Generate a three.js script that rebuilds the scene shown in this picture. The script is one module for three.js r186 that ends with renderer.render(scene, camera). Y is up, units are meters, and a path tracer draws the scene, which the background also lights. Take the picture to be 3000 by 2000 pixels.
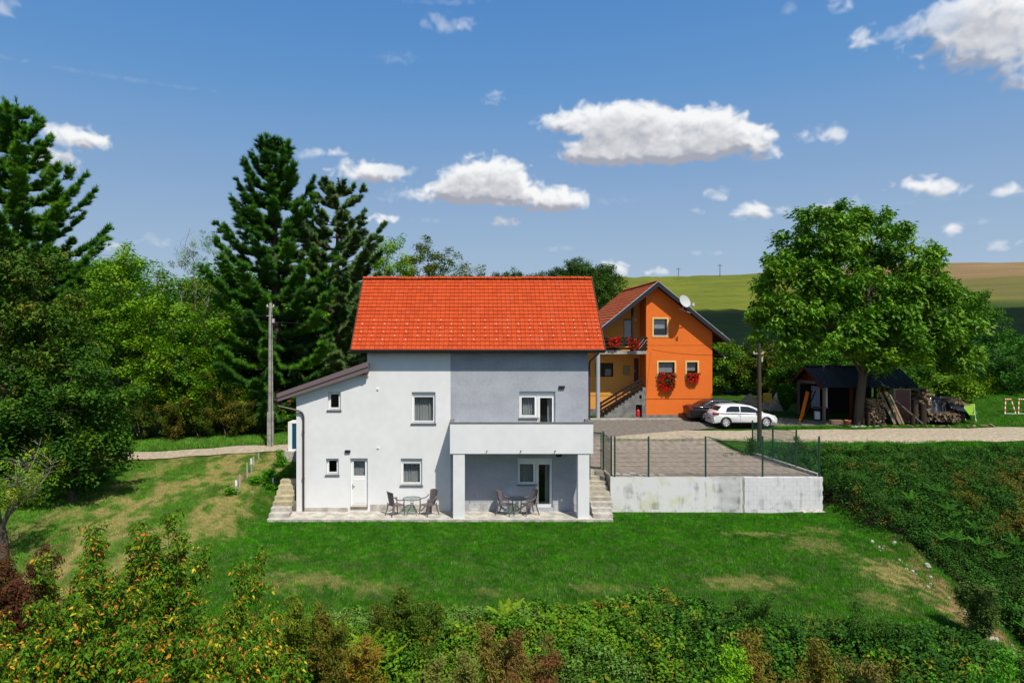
import * as THREE from 'three';
import { mergeGeometries, toCreasedNormals } from 'three/addons/utils/BufferGeometryUtils.js';
import { RoundedBoxGeometry } from 'three/addons/geometries/RoundedBoxGeometry.js';
import { createNoise2D, createNoise3D } from 'simplex-noise';

// ---------- camera, sky, sun, exposure ----------
const scene = new THREE.Scene();
const camera = new THREE.PerspectiveCamera(53.13, 1024 / 682, 0.1, 5000);
camera.position.set(0, 7.65, 30.8);
camera.lookAt(0, 7.65, 0);
camera.setViewOffset(3000, 2000, 110, 0, 3000, 2000);
const renderer = new THREE.WebGLRenderer({ antialias: true });
renderer.toneMapping = THREE.LinearToneMapping;
const EXPO = 1.3;
renderer.toneMappingExposure = EXPO;
renderer.shadowMap.enabled = true;

function rand(seed) { let a = seed >>> 0; return () => { a = (a + 0x6D2B79F5) | 0; let t = Math.imul(a ^ (a >>> 15), 1 | a); t = (t + Math.imul(t ^ (t >>> 7), 61 | t)) ^ t; return ((t ^ (t >>> 14)) >>> 0) / 4294967296; }; }
const n2 = createNoise2D(rand(11)), n3 = createNoise3D(rand(12));
function fbm(x, y, o = 4) { let s = 0, a = 0.5, f = 1; for (let i = 0; i < o; i++) { s += a * n2(x * f + i * 17.3, y * f - i * 9.1); a *= 0.5; f *= 2.03; } return s; }
const clamp = (v, a = 0, b = 1) => Math.min(b, Math.max(a, v)), lerp = (a, b, t) => a + (b - a) * t;
const sst = (a, b, v) => { const t = clamp((v - a) / (b - a)); return t * t * (3 - 2 * t); };
const lin = (v) => { v /= 255; return v <= 0.04045 ? v / 12.92 : Math.pow((v + 0.055) / 1.055, 2.4); };
const srgb = (r, g, b) => [lin(r), lin(g), lin(b)];

const SUN = new THREE.Vector3(0.73, 2.42, 1.4).normalize();
const sun = new THREE.DirectionalLight(new THREE.Color(1, 0.94, 0.83), 4.2);
sun.position.copy(SUN).multiplyScalar(150); sun.target.position.set(0, 0, 0);
sun.castShadow = true; sun.shadow.mapSize.set(4096, 4096);
Object.assign(sun.shadow.camera, { left: -90, right: 90, top: 90, bottom: -90, near: 1, far: 400 });
scene.add(sun, sun.target);

// The sky: clear air that pales towards the horizon, with cumulus clouds given by bearing and height in degrees.
function makeSky() {
  const W = 4096, Hh = 2048, data = new Float32Array(W * Hh * 4);
  const stops = [[0, 182, 198, 214], [3, 172, 192, 212], [8, 153, 180, 209], [13, 132, 166, 206], [20, 99, 149, 203], [27, 78, 134, 197], [45, 56, 110, 178], [90, 40, 86, 155]].map(([e, r, g, b]) => [e, ...srgb(r, g, b)]);
  // bearing, height, half width, half height, strength, seed-like roughness
  const P = [], az = (px) => Math.atan((px - 1390) / 2000) * 57.2958, el = (px, py) => Math.atan((1000 - py) / Math.hypot(2000, px - 1390)) * 57.2958;
  const puff = (px, py, w, h, s = 1, soft = 0.3) => P.push([az(px), el(px, py), w * 0.0287 * Math.cos(az(px) / 57.3) ** 2, h * 0.0287 * Math.cos(az(px) / 57.3), s, soft]);
  // large cloud over the orange house
  puff(1760, 350, 160, 42, 1); puff(1690, 362, 110, 30, 0.8, 0.5); puff(1850, 335, 90, 34, 0.9); puff(1960, 395, 200, 62, 1.15); puff(1800, 430, 140, 55, 1.15); puff(1740, 455, 95, 32, 1); puff(2060, 370, 120, 48, 1.1); puff(2120, 420, 120, 46, 1); puff(2220, 405, 60, 36, 0.9); puff(2240, 452, 48, 26, 0.9); puff(1920, 455, 130, 34, 1); puff(2020, 450, 120, 34, 1);
  puff(2410, 390, 72, 26, 0.7, 0.5); puff(2450, 400, 34, 22, 0.7, 0.5);
  // middle pair
  puff(1430, 520, 92, 58, 1.2); puff(1390, 545, 110, 52, 1.1); puff(1490, 545, 80, 56, 1.2); puff(1300, 570, 95, 32, 1); puff(1450, 578, 120, 30, 1); puff(1600, 590, 78, 40, 1.1); puff(1660, 590, 62, 40, 1.1); puff(1480, 652, 34, 16, 0.9);
  // over the pines
  puff(1060, 505, 90, 34, 1); puff(1120, 512, 70, 26, 0.9); puff(1160, 500, 60, 16, 0.5, 0.6); puff(975, 446, 42, 14, 0.75); puff(905, 452, 40, 20, 0.5, 0.6); puff(1120, 642, 42, 16, 0.9); puff(1150, 575, 50, 22, 0.4, 0.6); puff(1250, 645, 40, 12, 0.45, 0.6);
  // left
  puff(200, 395, 96, 34, 1); puff(275, 418, 66, 22, 0.9); puff(150, 470, 80, 46, 1); puff(330, 725, 50, 14, 0.7, 0.4); puff(450, 705, 60, 22, 0.35, 0.7); puff(10, 20, 40, 30, 0.6, 0.5);
  // top right
  puff(2830, 90, 170, 110, 0.85, 0.6); puff(2950, 60, 170, 120, 0.95, 0.6); puff(2980, 190, 90, 70, 0.8, 0.6); puff(2760, 60, 80, 40, 0.5, 0.7); puff(2530, 118, 42, 42, 0.8, 0.45); puff(2620, 105, 50, 24, 0.45, 0.7); puff(2830, 195, 50, 28, 0.6, 0.5); puff(2990, 250, 50, 26, 0.7, 0.5); puff(2470, 12, 40, 26, 0.6, 0.6); puff(2310, 25, 24, 20, 0.3, 0.7);
  // top middle wisps
  puff(1290, 70, 60, 28, 0.5, 0.8); puff(1370, 72, 44, 18, 0.45, 0.8); puff(1160, 168, 60, 22, 0.22, 0.9); puff(1445, 288, 40, 20, 0.5, 0.7); puff(1300, 5, 120, 10, 0.25, 0.9);
  // low right band
  puff(2690, 540, 80, 24, 0.9); puff(2760, 560, 80, 22, 0.85); puff(2960, 558, 60, 20, 0.9); puff(2110, 570, 52, 20, 0.7, 0.4); puff(2195, 618, 52, 26, 0.9); puff(2240, 625, 40, 18, 0.8); puff(2300, 618, 24, 16, 0.5, 0.5); puff(2420, 630, 60, 26, 0.85); puff(2480, 590, 50, 22, 0.4, 0.7); puff(2790, 680, 26, 22, 0.9); puff(2940, 720, 50, 18, 0.6); puff(2040, 622, 22, 10, 0.5, 0.5); puff(1810, 590, 60, 14, 0.25, 0.8); puff(1800, 790, 40, 26, 0.9); puff(1925, 795, 32, 14, 0.8); puff(1640, 730, 42, 9, 0.3, 0.7); puff(2070, 742, 55, 8, 0.3, 0.7); puff(2860, 650, 60, 10, 0.3, 0.7); puff(2600, 600, 300, 6, 0.16, 0.9); puff(250, 212, 420, 7, 0.16, 0.9);
  // the same broken cumulus goes on all round
  const r = rand(77);
  for (let i = 0; i < 170; i++) {
    const a = -180 + 360 * r(), e = 4 + 62 * Math.pow(r(), 1.6);
    if (Math.abs(a - 3) < 48 && e < 34) continue;
    const w = (1.2 + 3.2 * r()) * (0.6 + e / 30), h = w * (0.28 + 0.25 * r()), s = 0.6 + 0.5 * r();
    for (let k = 0; k < 4; k++) P.push([a + (r() - 0.5) * w * 2 / Math.cos(e / 57.3), e + (r() - 0.4) * h * 0.8, w * (0.45 + 0.4 * r()) / Math.cos(e / 57.3), h * (0.6 + 0.4 * r()), s, 0.35]);
  }
  const S = new Float32Array(W * Hh), D = new Float32Array(W * Hh), So = new Float32Array(W * Hh), Ws = new Float32Array(W * Hh);
  for (const [a, e, w, h, s, soft] of P) {
    const y0 = Math.max(Hh / 2, Math.floor((e - h * 1.6 + 90) / 180 * Hh)), y1 = Math.min(Hh - 1, Math.ceil((e + h * 1.6 + 90) / 180 * Hh));
    const xc = ((a - 90) / 360 + 0.5) * W, xr = w * 1.5 / 360 * W;
    for (let y = y0; y <= y1; y++) for (let x = Math.floor(xc - xr); x <= xc + xr; x++) {
      const ee = (y + 0.5) / Hh * 180 - 90, bx = ((x + 0.5 - xc) / W * 360) / w, by0 = (ee - e) / h, by = by0 < 0 ? by0 * 1.3 : by0;
      const v = 1 - (bx * bx + by * by) / 1.9; if (v <= 0) continue;
      const k = y * W + ((x % W) + W) % W; S[k] = Math.min(1.5, S[k] + v * Math.max(s, 0.75)); So[k] += soft * v; Ws[k] += v; D[k] += v * s;
    }
  }
  for (let y = Hh / 2; y < Hh; y++) for (let x = 0; x < W; x++) {
    const k = y * W + x; if (S[k] <= 0) continue;
    const sx = (x + 0.5) / W * 360, ee = (y + 0.5) / Hh * 180 - 90, wx = 0.35 * n2(sx * 0.5 + 8, ee * 0.5), wy = 0.35 * n2(sx * 0.5, ee * 0.5 + 8), f = fbm((sx + wx) * 0.62, (ee + wy) * 0.85, 5), soft = So[k] / Ws[k], str = clamp(D[k] / Ws[k] * 1.08, 0, 1);
    So[k] = soft; Ws[k] = str; D[k] = Math.max(0, S[k] * 1.15 - 0.32 + f * (0.95 - 0.2 * soft) + 0.05 * fbm((sx + wx) * 4, (ee + wy) * 5, 2));
  }
  for (let y = 0; y < Hh; y++) {
    const e = (y + 0.5) / Hh * 180 - 90, ea = Math.max(0, e);
    let i = 0; while (i < stops.length - 2 && stops[i + 1][0] < ea) i++;
    const t = clamp((ea - stops[i][0]) / (stops[i + 1][0] - stops[i][0]));
    const c = [1, 2, 3].map((k) => lerp(stops[i][k], stops[i + 1][k], t));
    for (let x = 0; x < W; x++) {
      const k = y * W + x, q = k * 4; let R = c[0], Gc = c[1], B = c[2];
      const th = D[k];
      if (th > 0 && e > 0) {
        const at = (dx, dy) => D[Math.min(Hh - 1, Math.max(0, y + dy)) * W + (x + dx + W) % W];
        const A = sst(0.0, 1.15 + 0.5 * So[k], th + 0.12 * sst(0, 0.4, th)) * 0.97 * Math.pow(Ws[k], 1.2), above = (at(1, 4) + at(2, 9) + at(3, 16) + at(4, 25)) / 4, below = (at(0, -6) + at(0, -14)) / 2;
        const ins = n2(x * 0.018, y * 0.03) * 0.6 + 0.4 * n2(x * 0.05, y * 0.07);
        const lit = clamp(0.97 - 0.3 * sst(0.25, 1.25, above) - 0.36 * sst(0.6, 0.0, below) * sst(0.12, 0.7, above) - 0.13 * sst(-0.2, 0.7, ins) * sst(0.2, 0.8, th) + 0.12 * (th - at(6, 6)), 0.4, 1);
        const g = (1 - lit) * 1.6;
        R = lerp(R, lit * 0.95, A); Gc = lerp(Gc, lit * 0.955 + 0.01 * g, A); B = lerp(B, lit * 0.955 + 0.07 * g, A);
      }
      if (e > 0) { const az2 = ((x + 0.5) / W - 0.5) * 2 * Math.PI, ce = Math.cos(e / 57.2958), dot = clamp(Math.cos(az2) * ce * SUN.x + Math.sin(e / 57.2958) * SUN.y + Math.sin(az2) * ce * SUN.z, -1, 1), an = Math.acos(dot) * 57.2958, gl = 1.5 * Math.exp(-an / 9) + 0.42 * Math.exp(-an / 24); R += gl; Gc += gl * 0.97; B += gl * 0.9; } // glow added round the sun to fill the shaded walls
      data[q] = R / EXPO; data[q + 1] = Gc / EXPO; data[q + 2] = B / EXPO; data[q + 3] = 1;
    }
  }
  const t = new THREE.DataTexture(data, W, Hh, THREE.RGBAFormat, THREE.FloatType);
  t.mapping = THREE.EquirectangularReflectionMapping; t.magFilter = t.minFilter = THREE.LinearFilter; t.needsUpdate = true;
  return t;
}
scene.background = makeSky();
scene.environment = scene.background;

// ---------- building helpers ----------
const V = (x, y, z) => new THREE.Vector3(x, y, z);
const used = {};
function numbered(n) { if (!(n in used)) { used[n] = 0; return n; } used[n]++; return n + '_' + String(used[n]).padStart(3, '0'); }
function tag(o, label, category, group, kind) { if (label) o.userData.label = label; if (category) o.userData.category = category; if (group) o.userData.group = group; if (kind) o.userData.kind = kind; return o; }
function thing(name, label, category, [x, y, z] = [0, 0, 0], turn = 0, group) { const o = new THREE.Group(); o.name = numbered(name); o.position.set(x, y, z); o.rotation.y = turn; scene.add(o); return tag(o, label, category, group); }
function dup(src, label, [x, y, z], turn, name) { const o = src.clone(); o.name = numbered(name || src.name.replace(/_\d{3}$/, '')); o.position.set(x, y, z); if (turn !== undefined) o.rotation.y = turn; o.userData = { ...src.userData, label }; scene.add(o); return o; }
function metric(g) { // texture coordinates in metres, by the way each face points
  g = g.index ? g.toNonIndexed() : g; if (!g.attributes.normal) g.computeVertexNormals();
  const p = g.attributes.position, n = p.count, uv = new Float32Array(n * 2), a = V(), b = V(), c = V();
  for (let i = 0; i < n; i += 3) {
    a.fromBufferAttribute(p, i); b.fromBufferAttribute(p, i + 1).sub(a); c.fromBufferAttribute(p, i + 2).sub(a); b.cross(c);
    const ax = Math.abs(b.x), ay = Math.abs(b.y), az = Math.abs(b.z);
    for (let k = i; k < i + 3; k++) { const x = p.getX(k), y = p.getY(k), z = p.getZ(k); const [u, v] = ay >= ax && ay >= az ? [x, z] : ax >= az ? [z, y] : [x, y]; uv[k * 2] = u; uv[k * 2 + 1] = v; }
  }
  g.setAttribute('uv', new THREE.BufferAttribute(uv, 2)); return g;
}
function join(geos) { geos = [geos].flat().map((g) => { g = metric(g); for (const k of Object.keys(g.attributes)) if (!['position', 'normal', 'uv'].includes(k)) g.deleteAttribute(k); return g; }); return geos.length > 1 ? mergeGeometries(geos) : geos[0]; }
function mesh(name, geos, mat, parent, label) {
  const m = new THREE.Mesh(Array.isArray(geos) ? join(geos) : geos, mat); m.castShadow = m.receiveShadow = true;
  m.name = parent ? name : numbered(name); (parent || scene).add(m); if (label) m.userData.label = label; return m;
}
const part = (parent, name, geos, mat, label) => mesh(name, [geos].flat(), mat, parent, label);
function inst(name, geo, mat, parent, list) { // list of [x, y, z, quaternion or null, scale or [sx, sy, sz], [r, g, b]]
  const m = new THREE.InstancedMesh(geo, mat, list.length), M = new THREE.Matrix4(), q0 = new THREE.Quaternion(), p = V(), s = V(), c = new THREE.Color();
  list.forEach(([x, y, z, q, sc, col], i) => { p.set(x, y, z); if (Array.isArray(sc)) s.set(...sc); else s.set(sc, sc, sc); M.compose(p, q || q0, s); m.setMatrixAt(i, M); if (col) m.setColorAt(i, c.setRGB(col[0], col[1], col[2])); });
  m.castShadow = m.receiveShadow = true; m.name = parent ? name : numbered(name); (parent || scene).add(m); return m;
}
const bx = (x0, x1, y0, y1, z0, z1) => new THREE.BoxGeometry(Math.abs(x1 - x0), Math.abs(y1 - y0), Math.abs(z1 - z0)).translate((x0 + x1) / 2, (y0 + y1) / 2, (z0 + z1) / 2);
const rbx = (x0, x1, y0, y1, z0, z1, r = 0.02, s = 2) => new RoundedBoxGeometry(Math.abs(x1 - x0), Math.abs(y1 - y0), Math.abs(z1 - z0), s, r).translate((x0 + x1) / 2, (y0 + y1) / 2, (z0 + z1) / 2);
const cyl = (r0, r1, h, x, y, z, seg = 14) => new THREE.CylinderGeometry(r1, r0, h, seg).translate(x, y + h / 2, z);
function rod(a, b, r0, r1 = r0, seg = 8) { const A = V(...a), B = V(...b), d = B.clone().sub(A), g = new THREE.CylinderGeometry(r1, r0, d.length(), seg).translate(0, d.length() / 2, 0); g.applyQuaternion(new THREE.Quaternion().setFromUnitVectors(V(0, 1, 0), d.normalize())); return g.translate(...a); }
function beam(a, b, w, h, up = [0, 1, 0]) { const A = V(...a), B = V(...b), d = B.clone().sub(A), L = d.length(), z = d.normalize(), x = V(...up).cross(z).normalize(), y = z.clone().cross(x); const g = new THREE.BoxGeometry(w, h, L).translate(0, 0, L / 2); g.applyMatrix4(new THREE.Matrix4().makeBasis(x, y, z).setPosition(A)); return g; }
function tube(pts, r, seg = 24, rs = 7, tension = 0.5) { return new THREE.TubeGeometry(new THREE.CatmullRomCurve3(pts.map((p) => V(...p)), false, 'catmullrom', tension), seg, r, rs); }
function taperTube(pts, radii, rs = 7) { // a limb whose thickness follows radii
  const c = new THREE.CatmullRomCurve3(pts.map((p) => V(...p))), n = pts.length * 3, g = new THREE.TubeGeometry(c, n, 1, rs), p = g.attributes.position, o = V();
  for (let i = 0; i <= n; i++) { c.getPointAt(i / n, o); const f = i / n * (radii.length - 1), k = Math.min(radii.length - 2, Math.floor(f)), r = lerp(radii[k], radii[k + 1], f - k); for (let j = 0; j <= rs; j++) { const q = i * (rs + 1) + j; p.setXYZ(q, o.x + (p.getX(q) - o.x) * r, o.y + (p.getY(q) - o.y) * r, o.z + (p.getZ(q) - o.z) * r); } }
  return g;
}
function poly(pts, z0, z1, holes = [], bevel = 0) { // an outline in x, y carried from z0 to z1
  const s = new THREE.Shape(pts.map(([x, y]) => new THREE.Vector2(x, y)));
  for (const h of holes) s.holes.push(new THREE.Path(h.map(([x, y]) => new THREE.Vector2(x, y))));
  return new THREE.ExtrudeGeometry(s, { depth: z1 - z0 - 2 * bevel, bevelEnabled: bevel > 0, bevelThickness: bevel, bevelSize: bevel, bevelOffset: -bevel, bevelSegments: 2, curveSegments: 8 }).translate(0, 0, z0 + bevel);
}
const rect = (x0, x1, y0, y1) => [[x0, y0], [x1, y0], [x1, y1], [x0, y1]];
function tileTex(size, fn, srgbMap, rep = 1) { // fn(u, v, noise) -> grey or [r,g,b], 0..1; the texture is mirrored at its edges
  const d = new Uint8Array(size * size * 4), per = (u, v, f, s = 0) => n2(u * f + s * 7.7, v * f + s * 3.1);
  for (let y = 0; y < size; y++) for (let x = 0; x < size; x++) { const c = fn(x / size, y / size, per, x, y), q = (y * size + x) * 4, v = Array.isArray(c) ? c : [c, c, c]; for (let k = 0; k < 3; k++) d[q + k] = clamp(v[k]) * 255; d[q + 3] = 255; }
  const t = new THREE.DataTexture(d, size, size); t.wrapS = t.wrapT = THREE.MirroredRepeatWrapping; t.magFilter = THREE.LinearFilter; t.minFilter = THREE.LinearMipmapLinearFilter; t.generateMipmaps = true; t.repeat.set(rep, rep); if (srgbMap) t.colorSpace = THREE.SRGBColorSpace; t.needsUpdate = true; return t;
}
const rT = rand(5);
const plasterBump = tileTex(256, (u, v, p, x, y) => 0.5 + 0.2 * p(u, v, 30, 1) + 0.2 * p(u, v, 70, 2) + 0.25 * (rT() - 0.5), false, 0.9);
const plasterTone = tileTex(512, (u, v, p) => { const t = 0.965 + 0.014 * p(u, v, 3, 4) + 0.01 * p(u, v, 11, 5) + 0.012 * (rT() - 0.5); return [t, t, t]; }, true, 0.16);
const trowelTone = tileTex(512, (u, v, p) => { const t = 0.89 + 0.028 * p(u, v, 4, 6) + 0.02 * p(u * 0.6, v, 12, 7) + 0.02 * p(u, v, 40, 8); return [t, t, t * 1.0]; }, true, 0.13);
const concreteTone = tileTex(512, (u, v, p) => { const t = 0.8 + 0.09 * p(u, v, 4, 9) + 0.06 * p(u, v, 15, 10) + 0.08 * (rT() - 0.5); return [t, t * 0.985, t * 0.96]; }, true, 0.4);
const grit = tileTex(256, (u, v, p) => 0.5 + 0.5 * (rT() - 0.5) + 0.2 * p(u, v, 40, 11), false, 0.8);
const gritTone = tileTex(512, (u, v, p) => { const t = 0.78 + 0.22 * (rT() - 0.5) + 0.08 * p(u, v, 9, 12) + 0.07 * p(u, v, 34, 13); return [t, t * 0.98, t * 0.95]; }, true, 0.33);
const woodTone = tileTex(256, (u, v, p) => { const t = 0.75 + 0.14 * p(u, v * 0.0 + 0.2, 60, 14) + 0.1 * p(u, v, 18, 15) + 0.08 * (rT() - 0.5); return [t, t * 0.97, t * 0.93]; }, true, 2);
const barkBump = tileTex(256, (u, v, p) => 0.5 + 0.35 * p(u, v, 22, 16) * (0.6 + 0.4 * p(u, v, 6, 17)) + 0.12 * (rT() - 0.5), false, 0.9);
function std(color, o = {}) { const m = new THREE.MeshPhysicalMaterial({ roughness: 0.85, metalness: 0, specularIntensity: (o.roughness ?? 0.85) > 0.55 ? 0.25 : 1, ...o }); if (Array.isArray(color)) m.color.setRGB(...color); else m.color.set(color); return m; }
const MAT = {
  white: std([0.745, 0.745, 0.745], { map: plasterTone, bumpMap: plasterBump, bumpScale: 0.002, roughness: 0.95 }),
  grey: std([0.45, 0.468, 0.515], { map: trowelTone, bumpMap: plasterBump, bumpScale: 0.002, roughness: 0.95 }),
  plinth: std([0.6, 0.62, 0.66], { map: concreteTone, bumpMap: plasterBump, bumpScale: 0.002, roughness: 0.95 }),
  pvc: std([0.78, 0.78, 0.78], { roughness: 0.35 }),
  pvcShade: std([0.72, 0.72, 0.7], { roughness: 0.4 }),
  brownMetal: std([0.075, 0.052, 0.05], { roughness: 0.42, metalness: 0.3 }),
  brownFascia: std([0.15, 0.108, 0.112], { roughness: 0.5 }),
  darkMetal: std([0.02, 0.02, 0.024], { roughness: 0.45, metalness: 0.4 }),
  concrete: std([0.5, 0.485, 0.45], { map: concreteTone, bumpMap: grit, bumpScale: 0.002, roughness: 0.95 }),
  paleConcrete: std([0.66, 0.64, 0.6], { map: concreteTone, bumpMap: grit, bumpScale: 0.002, roughness: 0.95 }),
  granite: std([0.24, 0.235, 0.235], { map: gritTone, roughness: 0.5 }),
  green: std([0.006, 0.045, 0.03], { roughness: 0.45 }),
  steel: std([0.55, 0.56, 0.57], { roughness: 0.4, metalness: 0.7 }),
  galv: std([0.45, 0.42, 0.4], { roughness: 0.6 }),
  glass: new THREE.MeshPhysicalMaterial({ color: 0xf2f4f5, transmission: 1, thickness: 0, roughness: 0.02, ior: 1.5 }),
  curtain: new THREE.MeshPhysicalMaterial({ color: new THREE.Color(0.5, 0.5, 0.49), roughness: 1, transmission: 0.35, thickness: 0, side: THREE.DoubleSide }),
  inside: std([0.3, 0.28, 0.25]),
  black: std([0.012, 0.012, 0.013], { roughness: 0.5 }),
  timber: std([0.42, 0.13, 0.03], { map: woodTone }),
  darkWood: std([0.045, 0.025, 0.02], { map: woodTone, roughness: 0.7 }),
  oldWood: std([0.34, 0.28, 0.2], { map: woodTone }),
  greyWood: std([0.17, 0.155, 0.14], { map: woodTone }),
};
// ---------- the lie of the land ----------
function pl(v, t) { if (v <= t[0][0]) return t[0][1]; for (let i = 1; i < t.length; i++) if (v <= t[i][0]) return lerp(t[i - 1][1], t[i][1], (v - t[i - 1][0]) / (t[i][0] - t[i - 1][0])); return t[t.length - 1][1]; }
const FRONT = [[-20, -0.12], [1.6, -0.12], [4, -0.3], [8, -0.75], [10, -1.25], [14, -2.6], [20, -4.6], [35, -7.5], [80, -9], [1600, -12]];
const BACK = [[-1600, 8], [-420, 26], [-260, 31.5], [-228, 32], [-160, 20], [-100, 9.6], [-60, 5.2], [-35, 3.6], [-17, 2.42], [-13, 2.12], [-10, 1.93], [-6.4, 1.42], [0, 1.3], [40, 1.2]];
function H(x, z) {
  const lft = sst(-8.6, -10.4, x), rgt = sst(15.6, 17.2, x);
  const z0 = lerp(lerp(-1, 4.4, lft), 9.5, rgt), z1 = lerp(lerp(-9, -3.4, lft), -7.5, rgt);
  let b = pl(z, BACK) - 0.62 * sst(-6, -10, x) * sst(-34, -20, z);
  if (z < -40) { const k = sst(-40, -120, z); b += k * (5.5 * sst(60, 190, x) - 9 * sst(45, -60, x)); }
  b += 1.35 * sst(27, 36, x) * sst(-13.5, -24, z) * sst(-60, -40, z);
  let f = pl(z, FRONT) + 0.55 * sst(-8.8, -14, x) * sst(11, 5, z) - 1.7 * sst(15.2, 19.2, x) * sst(-1, 6, z) - 0.35 * sst(12.5, 16.5, x) * sst(3, 9, z);
  const y = lerp(f, b, sst(z0, z1, z) * 0.5 + 0.5 * clamp((z0 - z) / (z0 - z1)));
  const rough = sst(9, 14, Math.abs(x) + Math.max(0, z)) * 0.09 + 0.025 + sst(-60, -150, z) * 0.5;
  return y + fbm(x * 0.12, z * 0.12, 3) * rough * (z < -60 ? 1.2 : 1);
}
const PATCH = [[-5.8, 7.2, 1.61, 0.6, 0.54], [-3.6, 7.6, 1.02, 0.35, 0.42], [11.6, 2.9, 1.44, 0.25, 0.6], [13.3, 4.2, 1.02, 0.9, 0.48], [9.3, 7.2, 1.44, 0.5, 0.6], [14.2, 2.6, 0.77, 0.5, 0.48], [15, 6.4, 1.02, 1.1, 0.85], [16.2, 8.2, 0.94, 1.4, 0.95], [13.5, 8.2, 0.85, 0.5, 0.48], [-10.4, 1.0, 0.77, 0.5, 0.76], [-10.6, 3.0, 1.02, 0.6, 0.66], [4, 7.7, 1.19, 0.25, 0.36], [0.6, 8, 0.85, 0.2, 0.3], [-7, 5.4, 0.68, 0.3, 0.24]];
function dryness(x, z) { // worn, straw-coloured turf
  let d = 0; for (const [px, pz, rx, rz, s] of PATCH) { const q = Math.hypot((x - px) / rx, (z - pz) / rz) + fbm(x * 1.5, z * 2.2, 5) * 1.5; d = Math.max(d, s * sst(1.25, 0.5, q)); }
  if (x < -9.2 && z > -9 && z < 9) { // tracks mown and driven up the left lawn
    for (const [ax, az, bx2, bz, w, s] of [[-14.8, 6.5, -13.6, -7.5, 1.2, 0.9], [-11.9, 6.5, -11.2, -3.5, 1.0, 0.85], [-18, 7, -16.5, -4, 0.8, 0.6]]) {
      const t = clamp(((z - az) / (bz - az))), cx = lerp(ax, bx2, t) + 0.5 * Math.sin(z * 0.5 + ax), q = Math.abs(x - cx) / w + fbm(x * 1.1, z * 0.5, 5) * 2.0; d = Math.max(d, s * sst(1.2, 0.1, q));
    }
  }
  return d;
}
function groundTint(x, z) {
  const n = fbm(x * 0.35, z * 0.35, 4), m = fbm(x * 2.1, z * 2.1, 3);
  if (z < -36) { // fields on the hill
    const far = sst(-50, -70, z), row = fbm(x * 0.02 + 9, z * 0.35, 3), blot = fbm(x * 0.03, z * 0.05, 4);
    let c = [0.055 + 0.02 * blot, 0.1 + 0.03 * blot, 0.022];
    const ylw = sst(-128, -136, z + 6 * fbm(x * 0.02, 3, 2)); c = [lerp(c[0], 0.19 + 0.07 * row + 0.05 * blot, ylw), lerp(c[1], 0.235 + 0.07 * row + 0.05 * blot, ylw), lerp(c[2], 0.03, ylw)];  // yellow-green upper field, its sunlit brightness painted into the colour
    const rt = sst(114, 126, x - (z + 170) * 0.15), straw = rt * sst(-118, -126, z), tan = rt * sst(-168, -173, z + 3 * fbm(x * 0.03, 8, 2));
    c = [lerp(c[0], 0.2 + 0.06 * row, straw), lerp(c[1], 0.19 + 0.05 * row, straw), lerp(c[2], 0.06, straw)]; c = [lerp(c[0], 0.33 + 0.12 * row, tan), lerp(c[1], 0.235 + 0.09 * row, tan), lerp(c[2], 0.12 + 0.04 * row, tan)];
    return c.map((v, i) => lerp([0.035, 0.06, 0.015][i], v, far));
  }
  const lft = sst(-8.8, -11.5, x) * sst(-9.5, -7, z); let c = [0.04 + 0.02 * n + 0.014 * m + 0.06 * lft, 0.13 + 0.05 * n + 0.035 * m + 0.05 * lft, 0.006 + 0.014 * lft];
  const d = clamp(dryness(x, z) + 0.12 * m); c = [lerp(c[0], 0.48, d * 0.8), lerp(c[1], 0.39, d * 0.8), lerp(c[2], 0.16, d * 0.8)];
  const soil = Math.max(sst(0.15, 0.5, fbm(x * 0.6 + 4, z * 0.6, 3) + 0.55 * sst(2.2, 0.4, Math.hypot((x - 16.6) / 0.9, (z - 7.5) / 3.2)) - 0.1) * sst(3, 1.5, Math.hypot((x - 16.6) / 0.8, (z - 7.5) / 3)), 0);
  c = c.map((v, i) => lerp(v, [0.36, 0.23, 0.12][i], soil));
  if (bramble(x, z) > 0.5) c = [0.04, 0.045, 0.016];
  return c;
}
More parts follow.
